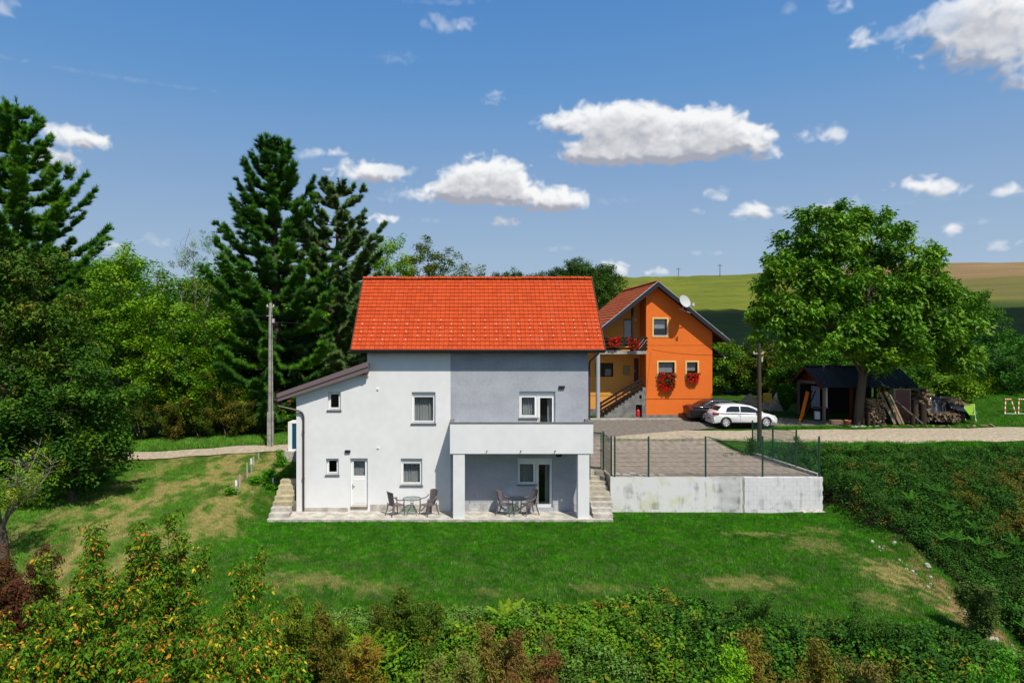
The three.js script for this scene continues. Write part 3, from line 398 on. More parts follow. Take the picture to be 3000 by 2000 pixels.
const WZ = -0.3, WT = 1.47, WX0 = 6.2, WX1 = 15.9;
const wall = thing('retaining_wall', 'long pale concrete block retaining wall under the green fence', 'wall', [WX0, 0, WZ]);
{
  const L = WX1 - WX0, seam = 6.0, size = 1024;
  const stain = (() => { const d = new Uint8Array(size * 256 * 4); for (let y = 0; y < 256; y++) for (let x = 0; x < size; x++) { const u = x / size * L, v = y / 256 * 1.9, st = fbm(u * 2.2, v * 0.35 + 3, 4), bl = fbm(u * 0.8 + 5, v * 1.4, 4), fine = fbm(u * 14, v * 14, 3); const wet = sst(0.05, 0.7, st * 0.8 + 0.5 * bl) * 0.7 + 0.55 * sst(4.7, 5.0, u + 0.12 * bl) * sst(6.1, 5.85, u) * (0.75 + 0.5 * bl); const olive = sst(0.0, 0.5, fbm(u * 0.9 + 20, v * 0.9, 3)) * sst(6, 3, u); let t = 0.9 - 0.27 * wet + 0.035 * fine; const q = (y * size + x) * 4; d[q] = 255 * clamp(t - 0.04 * olive); d[q + 1] = 255 * clamp(t - 0.035 * olive); d[q + 2] = 255 * clamp(t - 0.12 * olive + 0.005); d[q + 3] = 255; } const t = new THREE.DataTexture(d, size, 256); t.wrapS = t.wrapT = THREE.RepeatWrapping; t.magFilter = THREE.LinearFilter; t.minFilter = THREE.LinearMipmapLinearFilter; t.generateMipmaps = true; t.repeat.set(1 / L, 1 / 1.9); t.colorSpace = THREE.SRGBColorSpace; t.needsUpdate = true; return t; })();
  const skim = std([0.78, 0.775, 0.76], { map: stain, bumpMap: grit, bumpScale: 0.003, roughness: 0.95 });
  part(wall, 'wall_core', [bx(0.02, L - 0.02, -0.5, WT - 0.012, -0.28, -0.022), bx(0, 0.02, -0.5, WT - 0.01, -2.2, -0.03)], MAT.concrete);
  const edge = []; for (let k = 0; k <= 10; k++) edge.push([seam + 0.06 * fbm(k * 0.8, 2, 2) + 0.02, lerp(-0.4, WT, k / 10)]);
  part(wall, 'plaster_skim', poly([[0, -0.4], ...edge, [0, WT]], -0.02, 0.0, []), skim, 'smooth stained plaster on the wall');
  const r = rand(21), tones = [0, 1, 2, 3].map((k) => { const m = skim.clone(); m.color.setScalar(0.735 + 0.013 * k); return m; });
  for (let j = 0; j < 8; j++) for (let i = 0; i < 12; i++) { const bw = 0.395, x0 = seam + 0.12 + i * bw - (j % 2) * bw / 2, a = Math.max(x0, seam + 0.1 + 0.03 * r()), b = Math.min(x0 + bw, L); if (b - a < 0.08) continue; const y0 = -0.2 + j * 0.208, y1 = Math.min(WT, y0 + 0.2055); const pr = -0.005 + 0.004 * r(); part(wall, 'block', rbx(a, b - 0.003, y0, y1, -0.16, pr, 0.005, 1), tones[Math.floor(r() * 4)]); }
  part(wall, 'footing', rbx(L - 1.0, L + 0.15, -0.35, -0.06, -0.2, 0.22, 0.04), MAT.paleConcrete);
}
// paved terrace behind the wall, its kerb following the slanting edge
const edgeX = (z) => 15.86 + (z + 0.3) * 0.118;
{
  const deck = (x, z) => Math.max(lerp(1.44, 1.5, clamp((-0.4 - z) / 6)), z < -6 ? H(x, z) + 0.045 : -9), nz = 50, nx = 44, pos = [], idx = [];
  for (let j = 0; j <= nz; j++) { const z = lerp(-0.58, -10.2, j / nz), x0 = z > -2.7 ? 6.22 : 5.16, x1 = edgeX(Math.max(z, -7)) - 0.12 - (z < -7 ? (-7 - z) * 0.5 : 0); for (let i = 0; i <= nx; i++) { const x = lerp(x0, x1, i / nx); pos.push(x, deck(x, z), z); if (i && j) { const k = j * (nx + 1) + i; idx.push(k - nx - 2, k - nx - 1, k, k - nx - 2, k, k - 1); } } }
  const g = new THREE.BufferGeometry(); g.setAttribute('position', new THREE.Float32BufferAttribute(pos, 3)); g.setIndex(idx); g.computeVertexNormals();
  const paver = tileTex(512, (u, v, p, x, y) => { const row = Math.floor(v * 20), sh = row % 2 ? 0.5 : 0, fu = (u * 10 + sh) % 1, fv = (v * 20) % 1, id = Math.sin(Math.floor(u * 10 + sh) % 10 * 12.9 + row * 78.2) * 43758.5, h = id - Math.floor(id); const j = fu < 0.03 || fv < 0.06 ? 0.94 : 1; const t = (0.76 + 0.05 * (h - 0.5) + 0.07 * p(u, v, 4, 31) + 0.1 * (rT() - 0.5)) * j; return [t, t * 0.965, t * 0.94]; }, true, 0.5);
  tag(mesh('paved_terrace', metric(g), std([0.475, 0.425, 0.375], { map: paver, bumpMap: grit, bumpScale: 0.004, roughness: 0.95 })), 'grey brown paved terrace behind the mesh fence', 'terrace', null, 'structure');
  tag(mesh('terrace_kerb', [beam([edgeX(-0.55), 1.4, -0.57], [edgeX(-6.9), 1.47, -6.9], 0.16, 0.34), ], MAT.paleConcrete), 'pale kerb along the slanting edge of the terrace', 'kerb', null, 'structure');
}
// ---------- green mesh fence and gate ----------
function meshPanel(L, h, cell = 0.05) { // welded wire, x along the panel
  const g = []; for (let x = 0; x <= L + 1e-6; x += cell) g.push(new THREE.BoxGeometry(0.008, h, 0.006).translate(x, h / 2, 0)); for (let y = 0.02; y <= h; y += 0.2) g.push(new THREE.BoxGeometry(L, 0.008, 0.006).translate(L / 2, y, 0.0035));
  return join(g);
}
const fencePost = (h) => [rbx(-0.032, 0.032, -0.02, h, -0.032, 0.032, 0.006), rbx(-0.036, 0.036, h, h + 0.025, -0.036, 0.036, 0.008)];
function fenceRun(name, label, pts, yBase, h, parent) { // posts at each point, a wire panel between
  const f = thing(name, label, 'fence', [pts[0][0], 0, pts[0][1]]);
  pts.forEach(([x, z], i) => {
    part(f, 'post', fencePost(h + 0.02).map((g) => g.translate(x - pts[0][0], yBase(x, z), z - pts[0][1])), MAT.green);
    if (i) { const [px, pz] = pts[i - 1], L = Math.hypot(x - px, z - pz); const m = part(f, 'wire_panel', [meshPanel(L - 0.08, h - 0.1)], MAT.green); m.position.set(px - pts[0][0] + (x - px) / L * 0.04, (yBase(px, pz) + yBase(x, z)) / 2 + 0.05, pz - pts[0][1] + (z - pz) / L * 0.04); m.rotation.y = Math.atan2(-(z - pz), x - px); m.rotation.z = 0; }
  });
  return f;
}
const onWall = () => WT + 0.001;
fenceRun('mesh_fence', 'green wire mesh fence on top of the front retaining wall', [[6.42, WZ - 0.12], [7.97, WZ - 0.12], [10.58, WZ - 0.12], [13.19, WZ - 0.12], [15.78, WZ - 0.12]], onWall, 1.8);
fenceRun('mesh_fence', 'green wire mesh fence along the slanting kerb of the terrace', [-2.3, -4.35, -6.35].map((z) => [edgeX(z), z]), (x, z) => 1.56 + 0.0 * x, 1.75);
fenceRun('mesh_fence', 'short green mesh fence beside the top of the concrete stairs', [[6.3, -0.62], [6.22, -2.1]], onWall, 1.8);
{
  const g = thing('garden_gate', 'green framed mesh gate at the head of the concrete stairs', 'gate', [5.2, 1.475, -2.2]);
  part(g, 'gate_frame', [bx(0, 0.05, 0.05, 1.78, -0.02, 0.02), bx(0.9, 0.95, 0.05, 1.78, -0.02, 0.02), bx(0.05, 0.9, 0.05, 0.1, -0.02, 0.02), bx(0.05, 0.9, 1.73, 1.78, -0.02, 0.02)], MAT.green);
  const w = part(g, 'wire_panel', [meshPanel(0.85, 1.62)], MAT.green); w.position.set(0.05, 0.1, 0);
  part(g, 'latch', [rbx(0.9, 0.96, 0.85, 1.0, -0.035, 0.035, 0.01), rod([0.8, 0.95, 0.05], [0.92, 0.95, 0.05], 0.012)], MAT.black);
  part(g, 'post', fencePost(1.82).map((q) => q.translate(1.02, 0, 0)), MAT.green);
}
{ const r = rand(4), m = std([0.72, 0.72, 0.7], { map: concreteTone }); // loose pale slabs left on the paving
  [[6.6, -0.95, 0.1, 'pale paving slab nearest the stairs fence on the terrace'], [7.05, -0.85, -0.2, 'pale paving slab second from the stairs fence'], [7.45, -1.2, 0.3, 'pale paving slab lying behind the others in the row'], [7.75, -0.82, 0.05, 'pale paving slab in the middle of the loose row'], [8.2, -0.85, -0.1, 'small pale slab fourth along the fence foot'], [8.65, -0.8, 0.2, 'last pale slab of the row, beside a fence post']].forEach(([x, z, a, l], i) => { const s = i > 3 ? 0.13 : 0.19; const o = mesh('paving_slab', [rbx(-s, s, 0, 0.05, -s * 0.8, s * 0.8, 0.008)], m); o.position.set(x, 1.447, z); o.rotation.y = a; tag(o, l, 'slab', 'loose slabs on the terrace'); }); }

// ---------- garden furniture ----------
MAT.rattan = std([0.115, 0.092, 0.095], { roughness: 0.55 });
function chairMade(name, label) { // moulded armchair, facing +z
  const c = thing(name, label, 'chair');
  const back = new THREE.CylinderGeometry(0.30, 0.25, 0.56, 16, 6, true, Math.PI - 0.95, 1.9), p = back.attributes.position;
  for (let i = 0; i < p.count; i++) { const y = p.getY(i) + 0.28; p.setXYZ(i, p.getX(i) * 0.92, 0.42 + y - 0.05 * Math.abs(p.getX(i)) * (y > 0.5 ? 1 : 0), p.getZ(i) * 0.55 - 0.1 - y * 0.16); }
  back.computeVertexNormals(); const inner = back.clone().translate(0, 0, 0.022); const ix = inner.index.array; for (let i = 0; i < ix.length; i += 3) { const t = ix[i]; ix[i] = ix[i + 1]; ix[i + 1] = t; } inner.computeVertexNormals();
  part(c, 'backrest', [back, inner, tube([[-0.225, 0.955, -0.28], [-0.12, 0.985, -0.345], [0, 0.995, -0.365], [0.12, 0.985, -0.345], [0.225, 0.955, -0.28]], 0.017, 14, 6)], MAT.rattan);
  part(c, 'seat', [rbx(-0.235, 0.235, 0.405, 0.44, -0.24, 0.25, 0.016)], MAT.rattan);
  for (const s of [-1, 1]) {
    part(c, 'armrest', [tube([[s * 0.235, 0.78, -0.2], [s * 0.265, 0.68, -0.1], [s * 0.285, 0.645, 0.06], [s * 0.28, 0.64, 0.24]], 0.021, 14, 7)], MAT.rattan);
    part(c, 'leg', [taperTube([[s * 0.28, 0.64, 0.235], [s * 0.262, 0.4, 0.235], [s * 0.275, 0, 0.275]], [0.022, 0.028, 0.019], 7)], MAT.rattan);
    part(c, 'leg', [taperTube([[s * 0.21, 0.5, -0.24], [s * 0.215, 0.3, -0.25], [s * 0.25, 0, -0.34]], [0.022, 0.03, 0.02], 7)], MAT.rattan);
  }
  c.scale.setScalar(1.08); return c;
}
const tableGlass = new THREE.MeshPhysicalMaterial({ color: 0xcfdcd8, transmission: 1, thickness: 0, roughness: 0.03, ior: 1.5 });
function tableMade(label) {
  const t = thing('glass_table', label, 'table');
  part(t, 'table_top', [new THREE.CylinderGeometry(0.395, 0.395, 0.006, 40).translate(0, 0.715, 0)], tableGlass);
  part(t, 'rim', [new THREE.TorusGeometry(0.4, 0.013, 8, 48).rotateX(Math.PI / 2).translate(0, 0.713, 0)], MAT.darkMetal);
  part(t, 'frame', [...[0, 1, 2, 3].map((k) => rod([0.06 * Math.cos(k * 1.5708 + 0.78), 0.42, 0.06 * Math.sin(k * 1.5708 + 0.78)], [0.065 * Math.cos(k * 1.5708 + 0.78), 0.7, 0.065 * Math.sin(k * 1.5708 + 0.78)], 0.01)), new THREE.TorusGeometry(0.065, 0.008, 6, 18).rotateX(Math.PI / 2).translate(0, 0.5, 0), ...[0, 1].map((k) => rod([-0.385 * Math.cos(k * 1.5708 + 0.78), 0.704, -0.385 * Math.sin(k * 1.5708 + 0.78)], [0.385 * Math.cos(k * 1.5708 + 0.78), 0.704, 0.385 * Math.sin(k * 1.5708 + 0.78)], 0.007))], MAT.darkMetal);
  for (let k = 0; k < 4; k++) { const a = k * 1.5708 + 0.78, c = Math.cos(a), s = Math.sin(a); part(t, 'leg', [tube([[0.06 * c, 0.45, 0.06 * s], [0.1 * c, 0.33, 0.1 * s], [0.24 * c, 0.16, 0.24 * s], [0.31 * c, 0.012, 0.31 * s]], 0.011, 16, 6)], MAT.darkMetal); }
  return t;
}
{
  const c1 = chairMade('garden_chair', 'brown moulded armchair left of the glass table in the sun'); c1.position.set(-3.48, 0.001, 0.72); c1.rotation.y = 2.25;
  dup(c1, 'brown moulded armchair right of the sunlit glass table, near the grey wall', [-2.02, 0.001, 0.68], -2.3);
  dup(c1, 'brown moulded armchair left of the glass table under the balcony', [1.36, 0.001, 0.62], 1.95);
  dup(c1, 'brown moulded armchair under the balcony, in front of the glazed door', [2.42, 0.001, 0.62], -1.95);
  const t1 = tableMade('round glass garden table standing in the sun by the white wall'); t1.position.set(-2.76, 0.001, 0.66);
  dup(t1, 'round glass garden table in the shade under the balcony', [1.88, 0.001, 0.66], 0.3);
}
// ---------- poles, wires, small things on the left lawn ----------
{
  const p = thing('concrete_pole', 'tall pale concrete power pole beside the gravel track', 'pole', [-12.26, H(-12.26, -10.2) - 0.1, -10.2]);
  const m = std([0.5, 0.49, 0.47], { map: concreteTone, bumpMap: grit, bumpScale: 0.003 });
  part(p, 'shaft', [rbx(-0.17, 0.17, 0, 2.2, -0.14, 0.14, 0.02), taperTube([[0, 0, 0], [0, 4, 0], [0, 8.75, 0]], [0.185, 0.15, 0.105], 8)], m);
  part(p, 'cable', [tube([[0.1, 0.1, 0.17], [0.09, 3, 0.15], [0.085, 6, 0.13], [0.1, 8.2, 0.1]], 0.018, 20, 5)], MAT.black);
  part(p, 'bracket', [bx(-0.22, 0.2, 8.5, 8.56, -0.03, 0.03), bx(0.1, 0.24, 7.55, 7.8, -0.05, 0.09), bx(-0.2, 0.16, 7.95, 7.99, 0.08, 0.12)], MAT.galv);
  for (const x of [-0.2, 0.19]) part(p, 'insulator', [cyl(0.03, 0.025, 0.1, x, 8.56, 0, 8)], MAT.pvc);
  const w = thing('wooden_pole', 'slim dark wooden power pole beside the white car', 'pole', [15.62, H(15.62, -6.6) - 0.1, -6.6]);
  part(w, 'shaft', [taperTube([[0, 0, 0], [0.01, 3, 0], [-0.02, 6.6, 0]], [0.135, 0.115, 0.09], 9)], std([0.12, 0.1, 0.085], { map: woodTone, bumpMap: barkBump, bumpScale: 0.01 }));
  part(w, 'bracket', [bx(-0.32, 0.22, 6.02, 6.07, -0.02, 0.03), bx(0.09, 0.17, 5.6, 5.85, 0.0, 0.08)], MAT.galv);
  for (const x of [-0.3, 0.2]) part(w, 'insulator', [cyl(0.028, 0.02, 0.09, x, 6.07, 0, 8)], MAT.pvc);
  const sag = (a, b, d) => { const o = []; for (let k = 0; k <= 12; k++) { const t = k / 12; o.push([lerp(a[0], b[0], t), lerp(a[1], b[1], t) - d * 4 * t * (1 - t), lerp(a[2], b[2], t)]); } return o; };
  const py = H(-12.26, -10.2) - 0.1;
  tag(mesh('power_line', [tube(sag([-12.46, py + 8.0, -10.2], [-50, 10, -16], 1.0), 0.02, 30, 5)], MAT.black), 'thin dark cable running off behind the broad dark tree', 'cable');
  tag(mesh('power_line', [tube(sag([-12.1, py + 7.6, -10.2], [-3, 10.6, -40], 0.5), 0.018, 30, 5)], MAT.black), 'thin dark cable from the concrete pole towards the pines', 'cable');
  tag(mesh('power_line', [tube(sag([15.3, H(15.62, -6.6) + 6, -6.6], [12.2, 7.1, -16.1], 0.25), 0.014, 24, 5)], MAT.black), 'thin dark cable from the wooden pole to the orange house', 'cable');
}
{ // porch cabinet behind the lean-to
  const c = thing('porch_cabinet', 'white cabinet with blue glazed door behind the lean-to corner', 'cabinet', [-9.75, H(-9.7, -8) - 0.1, -8]);
  part(c, 'base', [rbx(-0.9, 0.9, 0, 0.6, -0.6, 0.75, 0.02)], MAT.paleConcrete);
  part(c, 'body', [bx(-0.72, -0.5, 0.6, 2.12, -0.5, 0.5), bx(-0.72, 0.72, 2.12, 2.2, -0.5, 0.5), bx(-0.5, 0.72, 0.6, 0.68, -0.5, 0.5), bx(0.64, 0.72, 0.68, 2.12, -0.5, 0.5), bx(-0.5, 0.64, 0.68, 2.12, -0.5, -0.45)], MAT.pvc);
  part(c, 'glazed_door', [bx(-0.5, 0.64, 0.68, 2.12, 0.42, 0.46)], std([0.01, 0.07, 0.12], { roughness: 0.15 }));
  part(c, 'brick_edge', [rbx(0.1, 0.5, 0.602, 0.66, 0.52, 0.7, 0.01)], std([0.35, 0.1, 0.05]));
}
{ // wooden stakes marking young plants
  const st = [[-11.05, -0.9, 0.56, 0.04, 'white-tipped stake at the near end of the lawn row'], [-11.3, -2.0, 0.52, 0, 'plain pale stake second from the near end of the row'], [-11.36, -2.8, 0.52, -0.1, 'leaning garden stake with a yellowish foot'], [-11.54, -3.8, 0.66, -0.06, 'tallest pale stake in the row on the lawn'], [-11.7, -5.0, 0.66, -0.03, 'garden stake with a white top close to the track'], [-12.05, -6.4, 0.5, 0, 'thin stake near the foot of the concrete pole'], [-12.2, -7.7, 0.34, 0.02, 'shortest stake by the gravel track'], [-9.75, -2.2, 0.5, 0, 'white-topped stake with a leafy seedling in the house shade']];
  st.forEach(([x, z, h, a, l], i) => { const s = thing('garden_stake', l, 'stake', [x, H(x, z) - 0.05, z], i * 0.7, 'stakes on the left lawn'); s.rotation.z = a; part(s, 'shaft', [rbx(-0.04, 0.04, 0, h * 1.25, -0.03, 0.03, 0.005)], i === 2 ? MAT.oldWood : std([0.66, 0.64, 0.6], { map: woodTone })); if (i === 0 || i === 4 || i === 7) part(s, 'painted_tip', [rbx(-0.044, 0.044, h * 0.8, h * 1.25 + 0.004, -0.034, 0.034, 0.005)], MAT.pvc); });
}
// ---------- the orange house ----------
const OZ = -16.2, OY = 2.38, oh = thing('orange_house', 'orange house with gable front, wooden balcony and outside stairs', 'house', [11.83, OY, OZ], 0.05);
{
  const orange = std([0.72, 0.162, 0.026], { map: plasterTone, bumpMap: plasterBump, bumpScale: 0.002 }), ochre = std([0.7, 0.32, 0.07], { map: plasterTone, bumpMap: plasterBump, bumpScale: 0.002 }), cream = std([0.66, 0.47, 0.2], { roughness: 0.8 }), maroon = std([0.16, 0.03, 0.012]), greyP = std([0.27, 0.275, 0.28], { map: concreteTone }), anth = std([0.022, 0.026, 0.032], { roughness: 0.7 }), zinc = std([0.5, 0.52, 0.55], { roughness: 0.45, metalness: 0.3 });
  const rec = -1.5, xr = 4.65, xl = -3.95, back = -8, ax = 0.67, ay = 9.3, sl = 0.805, ry = (x) => ay - Math.abs(x - ax) * sl; // roof line
  const W1 = [0.53, 1.45, 5.68, 6.83], W2 = [0.86, 1.99, 2.7, 3.85], W3 = [2.85, 3.6, 2.75, 3.85];
  part(oh, 'gable_wall', poly([[0, 0.22], [xr, 0.22], [xr, ry(xr) - 0.2], [ax, ay - 0.22], [0, ry(0) - 0.2]], -0.25, 0, [W1, W2, W3].map((w) => rect(...w))), orange, 'bright orange gable wall');
  part(oh, 'plinth', [bx(-0.02, 2.25, -0.3, 0.219, -0.25, 0.02), bx(2.25, xr, -0.35, 0.219, -0.25, -0.004)], greyP);
  part(oh, 'plinth', [bx(2.262, xr + 0.001, -0.3, 0.216, -0.003, 0.004)], orange, 'orange painted base of the gable');
  part(oh, 'groove', [bx(0, xr, 1.29, 1.325, -0.005, 0.006)], maroon); part(oh, 'groove', [bx(0, xr, 4.99, 5.01, -0.005, 0.004)], maroon); part(oh, 'groove', [bx(2.27, xr, 0.02, 0.05, 0.0, 0.008)], maroon);
  const ww = (w, lab, cut) => { const [x0, x1, y0, y1] = w;
    const f = part(oh, 'window', frameGeo(x0 + 0.002, x1 - 0.002, y0 + 0.002, y1 - 0.002, -0.16, -0.1, 0.045), MAT.darkWood, lab);
    part(f, 'surround', [...frameGeo(x0 - 0.11, x1 + 0.11, y0 - 0.11, y1 + 0.1, 0.002, 0.03, 0.108)], cream); part(f, 'pane', bx(x0 + 0.045, x1 - 0.045, y0 + 0.045, y1 - 0.045, -0.13, -0.126), MAT.glass);
    part(f, 'lace_curtain', [pleats(x0 + 0.05, x1 - 0.05, y0 + (y1 - y0) * cut, y1 - 0.06, -0.2, 0.012, 9, x0)], MAT.curtain); part(f, 'sill', rbx(x0 - 0.02, x1 + 0.02, y0 - 0.03, y0 + 0.01, -0.1, 0.05, 0.006), MAT.pvc); };
  ww(W1, 'upper gable window with lace curtain', 0.42); ww(W2, 'wider lower window above hanging geraniums', 0.38); ww(W3, 'narrow lower window with geranium box', 0.45);
  // side, back and recessed walls
  part(oh, 'side_wall', [bx(xr - 0.25, xr, -0.35, ry(xr) - 0.25, back, -0.251), bx(0, 0.25, -0.3, ry(0) - 0.25, rec, -0.251)], orange);
  part(oh, 'side_wall', [bx(xl, xl + 0.25, -0.3, ry(xl) - 0.25, back, rec - 0.3)], ochre); part(oh, 'back_wall', [poly([[xl, -0.3], [xr, -0.3], [xr, ry(xr) - 0.25], [ax, ay - 0.25], [xl, ry(xl) - 0.25]], back - 0.25, back - 0.002)], ochre);
  const RW = [-3.2, -1.9, 2.77, 3.75], RD = [-0.42, -0.06, 2.25, 4.1], BD = [-1.16, -0.45, 5.0, 6.86];
  part(oh, 'recessed_wall', poly([[xl, -0.3], [0.0, -0.3], [0.0, ry(0) - 0.2], [xl, ry(xl) - 0.2]], rec - 0.28, rec - 0.003, [RW, RD, BD].map((w) => rect(...w))), ochre, 'ochre recessed wall behind the stairs and balcony');
  part(oh, 'groove', [bx(xl, -0.02, 1.42, 1.45, rec - 0.01, rec + 0.004)], maroon);
  part(oh, 'plinth', [bx(xl, -2.9, -0.3, 0.5, rec, rec + 0.03)], greyP);
  { const f = part(oh, 'window', frameGeo(RW[0] + 0.002, RW[1] - 0.002, RW[2] + 0.002, RW[3] - 0.002, rec - 0.15, rec - 0.09, 0.05), MAT.darkWood, 'dark wide window in the recessed wall'); part(f, 'pane', bx(RW[0] + 0.05, RW[1] - 0.05, RW[2] + 0.05, RW[3] - 0.05, rec - 0.12, rec - 0.116), MAT.glass); part(f, 'lace_curtain', [pleats(-2.45, -2.0, 2.8, 3.3, rec - 0.2, 0.02, 5, 3)], MAT.curtain); }
  { const f = part(oh, 'door', [bx(RD[0] + 0.002, RD[1] - 0.002, RD[2] + 0.002, RD[3] - 0.002, rec - 0.15, rec - 0.09)], std([0.09, 0.018, 0.01], { roughness: 0.5 }), 'dark red front door at the stair head'); part(f, 'handle', [bx(-0.36, -0.33, 3.1, 3.25, rec - 0.09, rec - 0.06)], MAT.steel); }
  { const f = part(oh, 'balcony_door', frameGeo(BD[0] + 0.002, BD[1] - 0.002, BD[2] + 0.002, BD[3] - 0.002, rec - 0.15, rec - 0.09, 0.06), MAT.darkWood); part(f, 'pane', bx(BD[0] + 0.06, BD[1] - 0.06, BD[2] + 0.06, BD[3] - 0.06, rec - 0.12, rec - 0.116), MAT.glass); part(f, 'lace_curtain', [pleats(BD[0] + 0.06, BD[1] - 0.06, 5.05, 6.75, rec - 0.2, 0.015, 7, 5)], MAT.curtain); part(f, 'lamp', [rbx(-0.36, -0.28, 6.7, 6.95, rec, rec + 0.08, 0.02)], MAT.pvc); }
  part(oh, 'meter_box', [rbx(-1.18, -0.73, 2.92, 3.57, rec, rec + 0.09, 0.01), bx(-1.1, -1.0, 3.22, 3.4, rec + 0.09, rec + 0.095), bx(-0.92, -0.82, 3.22, 3.4, rec + 0.09, rec + 0.095)], std([0.26, 0.2, 0.08], { roughness: 0.6 }));
  part(oh, 'floor', [bx(xl + 0.25, xr - 0.25, 4.6, 4.75, back, rec - 0.3), bx(0.25, xr - 0.25, 4.6, 4.75, rec - 0.3, -0.252), bx(xl + 0.25, xr - 0.25, 1.7, 1.85, back, rec - 0.3)], MAT.inside);
  // roof: two slopes of clay tiles with a dark verge edged in zinc
  const slope = (s) => { const x1 = s < 0 ? ax - 4.95 : ax + 4.95; return [ax, ay, x1, ry(x1)]; };
  const roof = part(oh, 'roof', [-1, 1].map((s) => { const [a, b, c, d] = slope(s); return poly([[a, b], [c, d], [c, d - 0.1], [a, b - 0.1]].slice(), back - 0.5, 0.55); }), std([0.35, 0.09, 0.04], { map: gritTone }));
  for (const s of [-1, 1]) { const [a, b, c, d] = slope(s); const L = Math.hypot(c - a, d - b), ux = (c - a) / L, uy = (d - b) / L;
    part(roof, 'verge_board', [poly([[a, b + 0.03], [c, d + 0.03], [c, d - 0.24], [a, b - 0.3]], 0.552, 0.6)], anth);
    part(roof, 'verge_trim', [beam([a, b + 0.075, 0.555], [c + ux * 0.05, d + 0.075 + uy * 0.05, 0.555], 0.07, 0.03, [-uy, ux, 0].map((v) => v * s))], zinc);
    const list = [], tg = tileGeo(0.24, 0.4), r = rand(30 + s), base = new THREE.Quaternion().setFromRotationMatrix(new THREE.Matrix4().makeBasis(V(0, 0, s < 0 ? 1 : -1), V(s < 0 ? uy : -uy, s < 0 ? -ux : ux, 0).multiplyScalar(1), V(ux, uy, 0)));
    const nrows = 17, e = L / nrows;
    for (let j = 0; j < nrows; j++) for (let i = 0; i < 36; i++) { const t = (j + 1) * e, z = s < 0 ? -8.45 + i * 0.247 : 0.47 - i * 0.247, k = 0.85 + 0.3 * r(); list.push([a + ux * t, b + uy * t + 0.02, z, base, 1, [k, k * (0.9 + 0.35 * r()), k]]); }
    tag(inst('roof_tiles', tg, std([0.44, 0.1, 0.04], { map: gritTone, roughness: 0.8 }), roof, list), null, null, null, 'stuff'); }
  part(roof, 'ridge_tile', [new THREE.CylinderGeometry(0.12, 0.12, 9, 10, 1, false, 0, Math.PI).rotateX(Math.PI / 2).rotateZ(Math.PI / 2).translate(ax, ay + 0.03, -3.95)], tileMats[3]);
  part(oh, 'rafter', [beam([xr - 0.1, ry(xr) - 0.28, -0.1], [xr + 0.75, ry(xr + 0.75) - 0.26, -0.1], 0.1, 0.14), beam([xr - 0.1, ry(xr) - 0.28, -2.1], [xr + 0.75, ry(xr + 0.75) - 0.26, -2.1], 0.1, 0.14)], MAT.darkWood);
  part(oh, 'side_canopy', [poly([[xr, 4.95], [xr + 0.98, 4.2], [xr + 0.98, 4.12], [xr, 4.85]], -6, -0.3)], anth, 'low side roof on the far wall'); part(oh, 'gutter', [bx(xr + 0.95, xr + 1.06, 4.1, 4.2, -6, -0.25)], zinc);
  // wooden balcony over the recess
  const bal = part(oh, 'balcony', [bx(-3.45, -0.002, 4.5, 4.62, rec, 0.1), bx(-3.45, -0.002, 4.4, 4.5, 0.0, 0.12)], std([0.5, 0.5, 0.48], { map: concreteTone }));
  for (let k = 0; k < 4; k++) part(bal, 'plank', [rbx(-3.42, 0.06, 4.7 + k * 0.235, 4.86 + k * 0.235, 0.1, 0.14, 0.008)], MAT.darkWood);
  for (const x of [-3.3, -2.2, -1.1, -0.05]) part(bal, 'baluster', [bx(x - 0.04, x + 0.04, 4.5, 5.6, 0.04, 0.099)], MAT.darkWood);
  part(bal, 'wooden_post', [rbx(-1.03, -0.88, 4.62, 8.0, -0.1, 0.05, 0.012)], MAT.darkWood);
  part(bal, 'lattice', [beam([-0.75, 4.75, 0.16], [-0.2, 5.45, 0.16], 0.02, 0.02), beam([-0.55, 4.75, 0.16], [0.0, 5.4, 0.16], 0.02, 0.02), beam([-0.95, 5.3, 0.16], [-0.7, 5.5, 0.16], 0.02, 0.02)], zinc);
  part(oh, 'pillar', [cyl(0.145, 0.145, 4.42, -3.36, 0.0, 0.0, 20)], std([0.36, 0.38, 0.41], { map: plasterTone, roughness: 0.7 }), 'round grey pillar carrying the balcony');
  // outside stairs with board railing
  const n = 12, x0 = -3.15, x1 = -0.3, st = part(oh, 'stairs', [poly([[x0 + 0.25, -0.3], [0, -0.3], [0, 2.1], [-0.35, 2.1], ...Array.from({ length: n }, (_, k) => { const i = n - 1 - k, xa = lerp(x0, x1, (i + 1) / n), y = 0.13 + (i) * 0.165; return [[xa, y], [xa - (x1 - x0) / n, y]]; }).flat()], -1.15, 0.0, [rect(-0.72, -0.27, 0.05, 0.92), rect(-0.48, -0.3, 1.32, 1.58)])], greyP, 'grey concrete outside stairs');
  for (let i = 0; i < n; i++) { const xa = lerp(x0, x1, i / n); part(st, 'step', [rbx(xa - 0.04, xa + (x1 - x0) / n + 0.01, 0.132 + i * 0.165, 0.165 + i * 0.165, -1.2, 0.05, 0.008)], MAT.darkWood); }
  for (let k = 0; k < 3; k++) part(oh, 'railing', [beam([-3.3, 0.42 + k * 0.27, 0.07], [-0.25, 2.22 + k * 0.27, 0.07], 0.04, 0.15)], MAT.darkWood, k === 2 ? 'top rail of the stair railing' : undefined);
  for (const t of [0.05, 0.4, 0.75, 1]) part(oh, 'railing_post', [bx(lerp(-3.3, -0.3, t) - 0.035, lerp(-3.3, -0.3, t) + 0.035, lerp(0.1, 1.9, t), lerp(1.05, 2.85, t), 0.0, 0.05)], MAT.darkWood);
